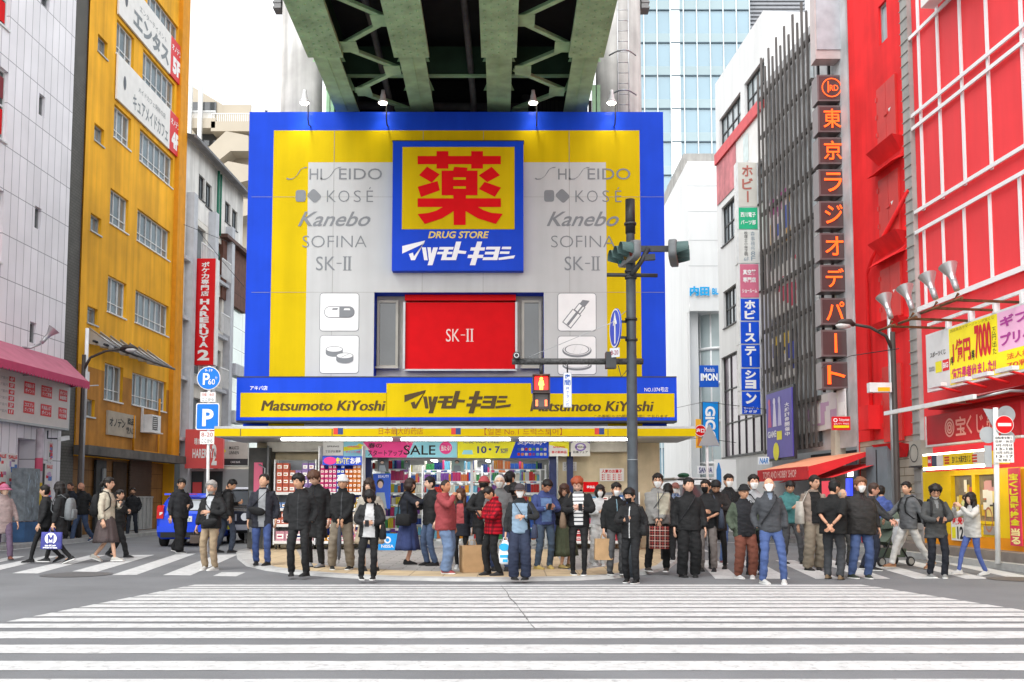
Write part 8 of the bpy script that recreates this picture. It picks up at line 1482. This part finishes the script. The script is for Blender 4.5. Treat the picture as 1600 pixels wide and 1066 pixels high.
def check_mat(name, base, c1, c2, sc, only=None):
 if name in MATS: return MATS[name]
 m = bpy.data.materials.new(name); m.use_nodes = True; MATS[name] = m; n, L = m.node_tree.nodes, m.node_tree.links; b = n['Principled BSDF']; b.inputs['Roughness'].default_value = .85; b.inputs['Specular IOR Level'].default_value = .15
 tc = n.new('ShaderNodeTexCoord'); prev = None
 for ax, col, k, w_ in ((0, c1, sc, .5), (2, c1, sc, .5), (0, c2, sc * .5, .12), (2, c2, sc * .5, .12)) if only is None else ((2, c1, sc, .3),):
  sp = n.new('ShaderNodeSeparateXYZ'); L.new(tc.outputs['Object'], sp.inputs[0]); mu = n.new('ShaderNodeMath'); mu.operation = 'MULTIPLY'; mu.inputs[1].default_value = k; L.new(sp.outputs[ax], mu.inputs[0]); fr = n.new('ShaderNodeMath'); fr.operation = 'FRACT'; L.new(mu.outputs[0], fr.inputs[0]); lt_ = n.new('ShaderNodeMath'); lt_.operation = 'LESS_THAN'; lt_.inputs[1].default_value = w_; L.new(fr.outputs[0], lt_.inputs[0]); hf = n.new('ShaderNodeMath'); hf.operation = 'MULTIPLY'; hf.inputs[1].default_value = .55 if only is None else 1; L.new(lt_.outputs[0], hf.inputs[0])
  mx = n.new('ShaderNodeMix'); mx.data_type = 'RGBA'; L.new(hf.outputs[0], mx.inputs[0]); mx.inputs[7].default_value = (*lin(col), 1)
  if prev is None: mx.inputs[6].default_value = (*lin(base), 1)
  else: L.new(prev, mx.inputs[6])
  prev = mx.outputs[2]
 L.new(prev, b.inputs['Base Color']); return m
def finish_people():
 obs = []
 for p in PEND:
  o = bpy.data.objects.new(p['name'], p['mb'].mesh(p['name'])); C.objects.link(o); o.parent = p['root']; md = o.modifiers.new('r', 'REMESH'); md.mode = 'VOXEL'; md.voxel_size = p['vox']; md.use_smooth_shade = True; sm = o.modifiers.new('s', 'SMOOTH'); sm.factor = .5; sm.iterations = 4; obs.append(o)
 dg = bpy.context.evaluated_depsgraph_get(); dg.update()
 for p, o in zip(PEND, obs):
  me = bpy.data.meshes.new_from_object(o.evaluated_get(dg)); o.modifiers.clear(); n = len(me.vertices)
  co = np.empty(n * 3, np.float32); me.vertices.foreach_get('co', co); co = co.reshape(-1, 3); no = np.empty(n * 3, np.float32); me.vertices.foreach_get('normal', no); no = no.reshape(-1, 3)
  if p['wr']:
   sd = p.get('seed', 0); d = np.array([noise.noise((x * 6 + sd, y * 6, z * 13 + .6 * x * 9)) + .5 * noise.noise((x * 15, y * 15 + sd, z * 24)) for x, y, z in co], np.float32) * p['wr'] * 1.15
   if p.get('rib'): d += .008 * np.abs(np.sin(co[:, 2] * math.pi / .075)) - .004
   co = co + no * d[:, None]
  me.vertices.foreach_set('co', co.ravel()); nf = len(me.polygons); lt_ = np.empty(nf, np.int32); me.polygons.foreach_get('loop_total', lt_); li = np.empty(len(me.loops), np.int32); me.loops.foreach_get('vertex_index', li); st_ = np.empty(nf, np.int32); me.polygons.foreach_get('loop_start', st_)
  F = [tuple(li[a:a + k]) for a, k in zip(st_, lt_)]; V = co
  def emit_mesh(name, faces, mats, mi=None, extra=None, push=0.0, parent=p['root'], obj=None):
   used = sorted({i for f in faces for i in f}); mp = {v: i for i, v in enumerate(used)}; VV = V[used] - no[used] * push
   v = [tuple(x) for x in VV]; f = [tuple(mp[i] for i in q) for q in faces]; ms = list(mats); idx = list(mi) if mi is not None else [0] * len(f); smo = [True] * len(f)
   if extra is not None:
    b0 = len(v); v += extra.v; f += [tuple(b0 + i for i in q) for q in extra.f]
    for m_ in extra.ms:
     if m_ not in ms: ms.append(m_)
    idx += [ms.index(extra.ms[i]) for i in extra.mi]; smo += extra.sm
   m2 = bpy.data.meshes.new(name); m2.from_pydata(v, [], f)
   for m_ in ms: m2.materials.append(m_)
   m2.polygons.foreach_set('material_index', idx); m2.polygons.foreach_set('use_smooth', smo); m2.update()
   if obj is None: obj = bpy.data.objects.new(name, m2); C.objects.link(obj); obj.parent = parent
   else: obj.data = m2
   return obj
  fc = np.array([V[list(f)].mean(0) for f in F]); fn = np.array([no[list(f)].mean(0) for f in F]); mats = list(p['mats']); mi = np.zeros(len(F), int)
  if p.get('check'): mats[0] = p['check']
  if p.get('sl'):
   mats.append(cloth(p['sl'])); Wv, Ev = p['W']
   for i in (0, 1):
    s_ = (-1, 1)[i]; mi[(fc[:, 0] * s_ > .175 + .0 * fc[:, 2])] = 1
  if p.get('open'):
   specs = p['open'] if isinstance(p['open'], list) else [p['open']]; taken = np.zeros(len(F), bool)
   for (w0, w1, z0_, z1_, col, nm, *cx) in specs:
    c_ = cx[0] if cx else 0.0; t = np.clip((fc[:, 2] - z0_) / (z1_ - z0_), 0, 1); wv = w0 + (w1 - w0) * t; sel = (np.abs(fc[:, 0] - c_) < wv) & (fn[:, 1] < -.25) & (fc[:, 2] > z0_) & (fc[:, 2] < z1_) & (fc[:, 1] < .02) & ~taken; taken |= sel
    fs = [F[i] for i in np.nonzero(sel)[0]]
    if fs: emit_mesh(nm, fs, [col if not isinstance(col, str) else cloth(col)], push=.007 if nm not in ('zip',) else -.001)
   keep = np.nonzero(~taken)[0]; emit_mesh(p['name'], [F[i] for i in keep], mats, mi[keep], p.get('extra'), obj=o)
  else: emit_mesh(p['name'], F, mats, mi, p.get('extra'), obj=o)
  bpy.data.meshes.remove(me)
WALK = [(-.09, -.30, 0, 0), (.09, .30, .07, 0)]; WALK2 = [(-.09, .30, .07, 0), (.09, -.28, 0, 0)]; WIDE = [(-.17, 0, 0, 14), (.17, .03, 0, -14)]
BK = '#15161a'; NV = '#1b2233'; tee_w = '#d9d9d8'
# --- left crossing
person(4, 876, 757, 40, 'woman in pink bucket hat, long dusty pink top and purple trousers on the left crossing', 'short', '#2a211c', '#c79b80', '#b59792', 'shirt', .62, '#6d4f72', 'reg', '#8a3f22', arms=('down', 'down'), hat=('bucket', '#d0447e'), fem=True, collar='high', feet=WALK2, mask='#d9b8a0')
person(90, 881, 754, -90, 'woman in long black hooded coat with grey backpack carrying a blue bag', 'long', '#15110f', '#caa083', '#1a1c1f', 'coat', .62, '#141416', 'slim', '#1c1c1f', 'w', arms=('down', 'carry'), feet=WALK, fem=True, hood=True, bags=[('backpack', 'silver-grey drawstring backpack on the woman in the long black coat', '#7d8488'), ('tote', 'blue carrier bag with a white round logo held by the woman in black coat', '#2b36b8', 1, .44, .36, .10, 4, 'wlogo')])
person(70, 880, 759, -80, 'woman in short black jacket, half hidden beside the woman in the long black coat', 'short', '#15110f', '#c99f84', '#202024', 'jacket', .80, '#18181b', 'slim', '#141416', feet=WALK2, fem=True)
person(110, 847, 748, -25, 'bearded man in navy patterned shirt behind the man in black jacket and jeans', 'crop', '#2c1d15', '#c48d72', '#1d2433', 'shirt', .82, '#17181b', 'reg', '#141414', beard='#7a5844', arms=('down', 'pocket'), feet=WALK2)
person(128, 847, 742, -20, 'bald bearded man in black jacket and blue jeans walking by the ochre building', None, '#2a1d17', '#c48d72', '#17181a', 'jacket', .80, '#2f4d78', 'reg', '#23487c', 'w', beard='#5a4234', arms=('pocket', 'pocket'), feet=WALK, build=1.12, open_=(.05, .09, .84, 1.44, '#202329', 'sweater'))
person(165, 878, 747, 85, 'woman in cream jacket and brown skirt with black backpack looking at her phone', 'tied', '#17120f', '#d0a58a', '#d6c9a8', 'jacket', .80, '#5f4d4c', 'slim', '#c9c5b8', 'w', arms=('down', 'phone'), feet=[(-.08, -.24, 0, 0), (.08, .28, .06, 0)], fem=True, skirt=.40, phone=(1, 'dark phone in the hand of the woman in the cream jacket', ), bags=[('backpack', 'black backpack worn over the cream jacket', '#16171a')])
person(184, 873, 772, 80, 'person in black, mostly hidden behind the woman in the cream jacket', 'short', '#15110f', '#c99f84', '#17181b', 'jacket', .78, '#15161a', 'reg', '#16181c', arms=('down', 'phone'), H=1.58, feet=WALK)
person(206, 839, 763, 8, 'man in dark quilted jacket and jeans walking down the side street', 'short', '#191310', '#c39678', '#191b22', 'puffer', .84, '#1f2a3c', 'reg', '#1a1a1c', 'w', arms=('pocket', 'pocket'), feet=WALK, rib=True, beard='#6a5346')
person(277, 864, 738, 62, 'man in dark hooded top and wide black trousers holding a phone by the blue car', 'short', '#14110f', '#cf9f80', '#22242b', 'hoodie', .80, '#15161a', 'wide', '#1a1a1c', 'w', arms=('down', 'phonelow'), feet=[(-.1, -.16, 0, 10), (.1, .2, .03, 0)], hood=True, build=1.12, phone=(1, 'phone held by the man in dark hooded top', ), head=(-25, 10), open_=None)
person(328, 891, 753, -14, 'grey-haired bearded old man in black jacket and beige trousers', 'wavy', '#8f8c88', '#c79a80', '#16171a', 'jacket', .82, '#b7986a', 'reg', '#cfcdc6', 'w', arms=('carry', 'chest'), beard='#a3a09b', build=1.05, open_=(.02, .075, 1.0, 1.46, '#c2c7cc', 'shirt'), bags=[('sling', 'large black crossbody bag worn by the grey-bearded old man', '#131417', 1, .98), ('clear', 'small brown handbag carried by the grey-bearded old man', '#4a3a30', 0, .22, .16, .10, 0)])
person(352, 864, 741, 120, 'man in black jacket with black backpack facing the dark off-road car', 'short', '#121010', '#c99878', '#16171a', 'jacket', .80, '#27374f', 'reg', '#161617', arms=('down', 'phone'), feet=[(-.1, -.1, 0, 0), (.1, .2, 0, 0)], head=(-35, 25), bags=[('backpack', 'black backpack on the man by the dark off-road car', '#17181b')])
# --- on the pavement, first row from the car side
person(409, 883, 742, 4, 'man in dark blue jacket and blue jeans looking up, small black crossbody bag', 'short', '#1a1411', '#d3a587', '#2a2d3c', 'coat', .72, '#1f4fa0', 'reg', '#17171a', arms=('down', 'down'), head=(-12, -24), open_=(.06, .075, .74, 1.46, '#a9adb2', 'shirt'), bags=[('sling', 'black crossbody bag across the grey shirt of the man looking up', '#141518', -1, 1.08)])
person(467, 900, 742, -4, 'man in black zipped jacket and black trousers, hands in pockets, before the shop rack', 'wavy', '#0f0d0d', '#c99a7c', '#1b1c1f', 'jacket', .78, '#141518', 'reg', '#141416', arms=('pocket', 'pocket'), head=(-18, 6), open_=[(.008, .008, .80, 1.42, '#34363a', 'zip')], hood=True, feet=[(-.13, 0, 0, 12), (.14, -.04, 0, -16)])
person(492, 886, 726, -6, 'tall brown-haired man in long black coat looking down at his wrist', 'curly', '#4d3223', '#d5ab92', '#141518', 'coat', .52, '#131417', 'reg', '#8a8c90', arms=('chest', 'down'), head=(-20, 30), open_=(.02, .03, 1.2, 1.46, '#1c1d22', 'sweater'))
person(533, 890, 744, 0, 'man in white beanie, black jacket and khaki cargo trousers holding an umbrella', 'short', '#15110f', '#cc9c7c', '#17181a', 'jacket', .84, '#8f7d62', 'baggy', '#19191b', 'w', arms=('front', 'front'), hat=('beanie', '#dcdcda'), collar='high', feet=WIDE, open_=[(.006, .006, .95, 1.44, '#4a4c50', 'zip')], bags=[('umbrella', 'folded grey umbrella held by the man in the white beanie', '#4b4d58')])
person(576, 892, 749, -6, 'woman in loose beige coat, mostly behind the bob-haired person in white shirt', 'long', '#2b1d17', '#d8b096', '#b5aa96', 'coat', .62, '#bfa57e', 'slim', '#161618', fem=True, arms=('down', 'down'), skirt=.52)
person(575, 906, 763, 4, 'bob-haired person in white shirt under open black cardigan tapping a phone', 'bob', '#130f10', '#cf9f82', '#17171a', 'wide', .80, '#141417', 'reg', '#1a1a1c', 'w', arms=('phonelow', 'phonelow'), head=(0, 38), fem=True, open_=(.13, .07, .76, 1.45, '#dcdcdc', 'shirt'), phone=(1, 'dark phone held over the white shirt', ), bags=[('shoulder', 'slouchy black shoulder bag beside the white shirt', '#141416', 1, .92, .34, .30)])
person(637, 882, 749, 75, 'woman in navy jacket and long blue skirt photographing with a phone', 'bob', '#2a1c18', '#cf9c82', '#1a2030', 'jacket', .84, '#22418c', 'reg', '#141416', fem=True, build=1.12, arms=('reach', 'reach'), skirt=.30, head=(-15, 0), phone=(1, 'pale phone raised by the woman in the blue skirt', ), bags=[('shoulder', 'shiny black shoulder bag on the woman in the blue skirt', '#17181b', -1, .92, .32, .24)])
person(672, 884, 746, -60, 'person in black jacket, rolled jeans and black boots facing the photographing woman', 'short', '#121011', '#d5ac94', '#16171a', 'jacket', .80, '#3a5a86', 'reg', '#151517', arms=('phone', 'down'), feet=[(-.13, 0, 0, 12), (.12, .05, 0, -10)])
person(697, 896, 750, 62, 'man in red hooded fleece and light jeans drinking, red shoes', 'crop', '#241c18', '#b9805f', '#b81424', 'hoodie', .80, '#5f86b8', 'wide', '#c01a28', 'w', arms=('mouth', 'down'), build=1.15, hood=True, head=(0, -4), feet=[(-.09, -.05, 0, 6), (.12, .1, 0, 0)])
person(722, 888, 764, -12, 'young woman with long wavy hair, red top and dark coat', 'long', '#4a2f20', '#d8ab90', '#1a1f30', 'coat', .70, '#151619', 'slim', '#b9bbbc', 'w', fem=True, arms=('carry', 'down'), head=(-20, 0), open_=(.09, .08, .98, 1.42, '#c41a26', 'top'), feet=[(-.11, 0, 0, 5), (.1, .1, 0, -5)])
person(755, 890, 746, 20, 'man in red beanie and black coat with back half turned, behind the plaid shirt', 'short', '#151110', '#c99a7c', '#16171a', 'coat', .66, '#222428', 'reg', '#1b1b1d', arms=('chest', 'phone'), hat=('beanie', '#c81828'), head=(160, 10))
RED_PLAID = check_mat('red_plaid', '#a81424', '#3a0a14', '#58121c', 13)
person(770, 899, 759, -62, 'man in red plaid shirt and black trousers bent over a phone', 'short', '#1a120f', '#c99270', '#a81424', 'wide', .80, '#161719', 'reg', '#2a2b2e', arms=('phone', 'phone'), head=(0, 32), check=RED_PLAID, phone=(0, 'phone held by the man in red plaid', ), collar=True, feet=[(-.12, -.05, 0, 8), (.13, .08, 0, -8)])
person(781, 892, 742, 8, 'white-haired older man in grey jacket with face mask, behind the red plaid shirt', 'crop', '#b8b6b2', '#c9a084', '#6d6f70', 'jacket', .78, '#2b4a86', 'reg', '#2a2a2c', mask='#b9b9b6', glasses=True)
person(797, 880, 738, 160, 'person in black with tied hair at the shop entrance, turned away', 'tied', '#100e0e', '#c99a7c', '#17181a', 'jacket', .8, '#1b1c20', 'reg', '#18181a', head=(-30, 0))
person(803, 889, 756, 175, 'dark-haired person in black seen from behind, beside the man in the cap', 'bob', '#100e0e', '#c99a7c', '#151618', 'jacket', .8, '#1b1c20', 'reg', '#18181a')
person(812, 906, 757, -4, 'man in brown cap, face mask and pale blue vest carrying a white plastic bag', 'short', '#2a2422', '#cf9f82', '#23272a', 'jacket', .84, '#1e2f52', 'wide', '#1c1c1f', arms=('carry', 'chest'), hat=('cap', '#4a4046'), mask='#e2e2e0', open_=[(.15, .14, .66, 1.40, '#7fa8c8', 'vest'), ], bags=[('plastic', 'white plastic bag with blue print held by the man in the pale blue vest', '#d8dce0', 0, .24, .44, .14, 0, 'blogo'), ('shoulder', 'navy padded shoulder bag beside the pale blue vest', '#28365a', 1, .88, .34, .26), ('strap', 'thin black neck strap on the pale blue vest', '#202226', 1)])
person(850, 889, 747, 20, 'man in blue two-tone jacket and jeans with yellow shoes looking at a phone', 'short', '#140f0e', '#c08a6c', '#1f4496', 'jacket', .84, '#3b5a78', 'reg', '#d8b41e', '#d8b41e', arms=('phone', 'phone'), head=(10, 32), open_=[(.10, .12, .90, 1.36, '#4d86c8', 'front_panel')], phone=(1, 'phone held by the man in blue jacket', ), feet=[(-.15, -.02, 0, 20), (.13, .03, 0, -6)])
person(883, 888, 757, 30, 'woman with brown bob in black top and long olive skirt holding a phone', 'bob', '#3b2419', '#d3a387', '#17181a', 'jacket', .9, '#4a5432', 'reg', '#c0a02a', fem=True, arms=('phone', 'phonelow'), skirt=.26, head=(-30, 8), glasses=True, phone=(0, 'phone held by the woman in the olive skirt', ))
person(905, 898, 744, -4, 'red-haired man in black jacket over striped shirt looking at a phone', 'wavy', '#8a3f22', '#e0b09a', '#15161a', 'jacket', .84, '#131417', 'slim', '#1d1d20', 'w', arms=('phone', 'phone'), head=(-6, 30), open_=[(.075, .10, .86, 1.46, check_mat('striped', '#d6d6d4', '#2c2e38', '', 14, 1), 'striped_shirt')], phone=(0, 'phone in the hand of the red-haired man', ), bags=[('shoulder', 'brown see-through handbag hanging from the arm of the red-haired man', '#8a6a48', -1, .96, .34, .28)], feet=[(-.11, .02, 0, 12), (.09, -.08, 0, -6)])
person(936, 884, 759, 6, 'woman in face mask and white top with wide white trousers by the cream wall', 'bob', '#1c1412', '#d3a78d', '#d2d4d4', 'knit', .88, '#d0d0cc', 'wide', '#c9c9c6', 'w', fem=True, mask='#e4e4e4', arms=('phone', 'down'), phone=(0, 'dark red phone held by the woman in the white top', ))
person(962, 898, 755, 8, 'man in dark teal jacket, face mask and grey jeans with a paper bag', 'short', '#131010', '#d0a083', '#15191b', 'jacket', .80, '#55575a', 'reg', '#232326', 'w', mask='#e0e0de', arms=('carry', 'down'), head=(18, 4), open_=[(.006, .006, 1.2, 1.44, '#70b0c8', 'zip')], bags=[('paper', 'plain kraft paper bag carried by the man in the dark teal jacket', '#a8875c', 0, .35, .40, .13, 6)])
person(988, 911, 764, -26, 'young man in black mask and black tracksuit with white zip before the signal pole', 'wavy', '#100e0e', '#cfa083', '#141518', 'jacket', .82, '#15171c', 'reg', '#17181a', 'w', arms=('phone', 'pocket'), head=(-14, 14), mask='#151517', open_=[(.010, .010, .84, 1.42, '#d8d8d8', 'zip')], phone=(0, 'silver phone held by the young man in the black tracksuit', ), bags=[('shoulder', 'small black bag at the side of the young man in the tracksuit', '#121315', 1, .98, .22, .2)], z=0.0)
# --- right half of the crowd
person(1027, 893, 741, -2, 'stout man in grey and cream fleece with face mask holding a tartan bag', 'short', '#17120f', '#d0a083', '#9a9892', 'hoodie', .84, '#141417', 'reg', '#4a4038', 'w', mask='#e4e4e2', arms=('front', 'front'), build=1.22, hood=True, open_=[(.005, .005, .90, 1.44, '#5a5a5c', 'zip'), (.11, .13, 1.02, 1.40, '#c9c2a2', 'front_panel', .10)], bags=[('strap', 'dark crossbody strap over the grey and cream fleece', '#55565a', -1), ('tartan', 'brown tartan shopping bag held in both hands', '#5a3a38', 2, .36, .40, .14, 0)], feet=WIDE, glasses=True)
person(1044, 878, 757, 170, 'dark-haired person turned away behind the man in the fleece', 'bob', '#121010', '#c99a7c', '#1c1d20', 'jacket', .8, '#1b1c20', 'reg', '#18181a')
person(1058, 866, 755, -8, 'man in cap, blue plaid shirt and face mask far behind, by the white van', 'short', '#2a211c', '#c99a7c', '#3a4a68', 'shirt', .82, '#22252c', 'reg', '#18181a', hat=('cap', '#a85a48'), mask='#dcdcda', check=check_mat('blue_plaid', '#34466a', '#8a96a8', '#20283a', 13))
person(1078, 902, 748, -2, 'young man in wide black sweater and black trousers with a diagonal strap', 'short', '#121010', '#d3a68c', '#131417', 'wide', .82, '#121316', 'wide', '#131315', collar='high', arms=('down', 'down'), bags=[('strap', 'broad black strap across the wide black sweater', '#2c2e33', -1)])
person(1106, 893, 751, -10, 'man in black mask and charcoal shirt hugging a blue shoulder bag', 'short', '#17120f', '#cc9a7c', '#222326', 'tee', .82, '#8d7f78', 'reg', '#1c1c1e', mask='#121214', arms=('chest', 'belly'), glasses=True, head=(-14, 0), bags=[('shoulder', 'slate blue shoulder bag hugged by the man in charcoal shirt', '#38465e', 1, 1.0, .40, .36)])
person(1121, 889, 747, -6, 'man in dark brown jacket and black trousers bowed over a phone', 'short', '#121010', '#c99a7c', '#2b2524', 'coat', .72, '#141518', 'slim', '#1a1a1c', arms=('phone', 'phone'), head=(0, 44), phone=(0, 'phone held by the man bowed in the dark brown jacket', ))
person(1142, 881, 738, 4, 'tall man in face mask, black top and blue jeans with red sneakers, behind the others', 'short', '#15100f', '#d0a286', '#18181b', 'jacket', .82, '#3a6ab0', 'reg', '#8a2a34', 'w', mask='#e6e6e4', open_=[(.012, .05, .9, 1.44, '#202124', 'shirt')])
person(1165, 904, 759, 10, 'man in black beanie and black vest with green sleeves and rust corduroy trousers', None, '#15110f', '#cf9c7c', '#1d2028', 'puffer', .78, '#8a3c14', 'baggy', '#d2d2d0', 'w', arms=('pocket', 'down'), hat=('beanie', '#17181b'), glasses=True, sleeve='#4f6048', head=(10, 0), build=1.05, bags=[('shoulder', 'round black cloth bag between the rust trousers and the blue jeans', '#15171a', 1, .80, .30, .30)])
person(1180, 898, 743, 6, 'man in face mask and pale grey hoodie behind the man with rust trousers', 'short', '#17120f', '#d3a68c', '#a8abb0', 'hoodie', .82, '#1f2a40', 'reg', '#18191c', mask='#e8e8e6', hood=True, bags=[('strap', 'black bag strap on the pale grey hoodie', '#1a1b1e', 1)])
person(1207, 912, 747, 0, 'bald old man in face mask, grey sweater and blue jeans, hands in pockets', 'bald', '#8a8580', '#cf9d80', '#43474e', 'knit', .84, '#2a5aa8', 'reg', '#cfcfcb', 'w', mask='#e8e8e6', arms=('pocket', 'pocket'), collar=True, head=(-6, -14), feet=[(-.15, .02, 0, 16), (.18, -.05, 0, -14)], open_=[(.02, .055, 1.38, 1.50, '#7f94b0', 'collar')], bags=[('strap', 'black strap over the shoulder of the grey sweater', '#202226', -1)])
person(1237, 881, 751, 6, 'man in teal hooded top and grey trousers looking at a phone', 'short', '#131010', '#c9977a', '#1a8c8c', 'hoodie', .84, '#4a4c50', 'reg', '#1a1a1c', arms=('phone', 'pocket'), head=(0, 26), hood=True, phone=(0, 'phone held by the man in the teal top', ), feet=[(-.16, .05, 0, 12), (.2, -.05, 0, -14)])
person(1273, 891, 744, 4, 'man in beige open jacket over black shirt and wide khaki trousers', 'short', '#1b1613', '#d0a185', '#a08a76', 'jacket', .84, '#97876c', 'wide', '#2a2624', glasses=True, head=(14, 0), open_=[(.09, .10, .86, 1.45, '#17181a', 'shirt')], bags=[('shoulder', 'cream cloth tote hanging from the beige jacket', '#cfc8b8', -1, 1.06, .26, .42)])
person(1302, 906, 751, 150, 'heavy man in black sweater and grey jeans with hands clasped behind his back', 'short', '#100e0e', '#c9977a', '#131516', 'knit', .80, '#3c4046', 'reg', '#8a6a3c', arms=('back', 'back'), build=1.22, head=(-30, 0), sleeve='half', feet=[(-.12, .0, 0, 0), (.12, -.1, 0, 0)])
person(1318, 884, 764, 12, 'bald person in cream coat, mostly hidden behind the man in black sweater', 'bald', '#9a948c', '#c9a084', '#c9c0a4', 'jacket', .78, '#4a4a48', 'reg', '#2a2a2a')
person(1345, 904, 748, 6, 'stout brown-haired man in face mask, dark jacket and blue jeans', 'wavy', '#6a4630', '#d3a084', '#2a2624', 'coat', .76, '#2c5596', 'reg', '#2f3a28', 'w', mask='#e6e6e4', build=1.30, arms=('down', 'down'), feet=[(-.17, 0, 0, 10), (.14, .02, 0, -8)], collar=True, open_=[(.01, .04, 1.36, 1.50, '#3a2428', 'shirt')], head=(14, 0))
person(1364, 891, 756, 62, 'man with glasses in dark jacket and navy trousers pushing the green pushchair', 'short', '#3a2a22', '#d09a84', '#33363a', 'jacket', .8, '#1c2740', 'reg', '#1b1b1d', 'w', arms=('push', 'push'), glasses=True, feet=[(-.1, 0, 0, 0), (.1, .2, 0, 0)])
person(1377, 872, 760, 175, 'man in bright blue jacket seen from behind, beyond the pushchair', 'short', '#1a1513', '#c99a7c', '#1a4fb8', 'jacket', .82, '#23262c', 'reg', '#18181a', build=1.1)
person(1421, 890, 754, -80, 'man in grey jacket, white trousers and tan boots striding with a black backpack', 'short', '#17120f', '#cf9f82', '#63666a', 'jacket', .80, '#d6d4ce', 'reg', '#b06a22', '#c9a070', arms=('push', 'swingb'), feet=[(-.09, -.34, 0, 0), (.09, .42, .08, 0)], head=(25, -6), hood=True, bags=[('backpack', 'black backpack on the man in the grey jacket and white trousers', '#17181b')])
person(1465, 903, 758, -2, 'curly-haired man in charcoal coat and dark jeans holding a phone, mask under chin', 'curly', '#191412', '#c9977a', '#4a4c4c', 'coat', .74, '#161c2c', 'reg', '#8f8f8c', 'w', arms=('phonelow', 'phonelow'), head=(0, 24), glasses=True, phone=(1, 'phone held over the charcoal coat', ), collar=True, bags=[('backpack', 'backpack with dark straps on the man in the charcoal coat', '#1e1f22')], open_=[(.012, .05, 1.30, 1.46, '#8a8c8c', 'scarf')], mask=None, beard='#d9d9d6')
person(1522, 899, 771, -72, 'woman in white hooded jacket and blue jeans lifting up a baby', 'long', '#1b1312', '#d3a68c', '#d6d4cc', 'jacket', .80, '#2f5cc0', 'slim', '#d2d2d0', 'w', fem=True, arms=('high', 'high'), hood=True, head=(0, -10), feet=[(-.09, -.32, 0, 0), (.09, .22, .02, 0)])
bp = person(1509, 897, 772, 60, 'baby in yellow sleeves lifted up by the woman in the white jacket', 'crop', '#1b1412', '#d8ac94', '#c9c452', 'jacket', .82, '#dadada', 'reg', '#d8d8d8', 'w', arms=(((.16, -.14, 1.15), (1, .3, 0)),) * 2, H=.80, feet=[(-.1, -.12, 0, 10), (.1, -.10, 0, -10)])
bz = atY(1509, 773, bp.g.y).z - .80; bp.root.location.z = bz
finish_people()
# kraft bag on the paving and a rain cover on the pushchair
g = ground(737, 894, .055); o = thing('paper_bag', 'large crumpled kraft paper bag standing beside the young woman with long wavy hair', 'bag', g, R(18)); m = MB(MATS['kraft']); m.loft([[(x + .006 * math.sin(z * 30 + x * 50), y + .006 * math.sin(x * 45 + z * 20), z) for x, y, z in ell(z_, .21 * k_, .12 * k_, 0, 0, 28, 9)] for z_, k_ in ((0, .98), (.1, 1), (.3, .99), (.46, 1.02), (.485, 1.0))], True, False); m.build('bag_body', o)
for s in (-1, 1): m = MB(MATS['kraft']); m.tube([(-.07, s * .10, .48), (-.05, s * .05, .58), (.05, s * .05, .58), (.07, s * .10, .48)], .006, 6); m.build('handle', o)
g = ground(1404, 887); o = thing('rain_cover', 'crumpled clear plastic rain cover held beside the man in white trousers', 'rain cover', (g.x, g.y - .05, 0)); m = MB(mat('clear_plastic', (.62, .64, .66), .15, var=.25, vs=9, bump=.6, bs=18, spec=.8)); rg = []
for k_ in range(12):
 t = k_ / 11; rr = .05 + .10 * math.sin(math.pi * min(1, t * 1.15)) ; rg.append([(.03 * math.sin(t * 5) + rr * (1 + .25 * noise.noise(Vector((a * 2, t * 6, 1)))) * math.cos(a), rr * .7 * (1 + .25 * noise.noise(Vector((a * 2, t * 6, 4)))) * math.sin(a), .98 - .72 * t) for a in [2 * math.pi * i / 26 for i in range(26)]])
m.loft(rg); m.build('cover_sheet', o)
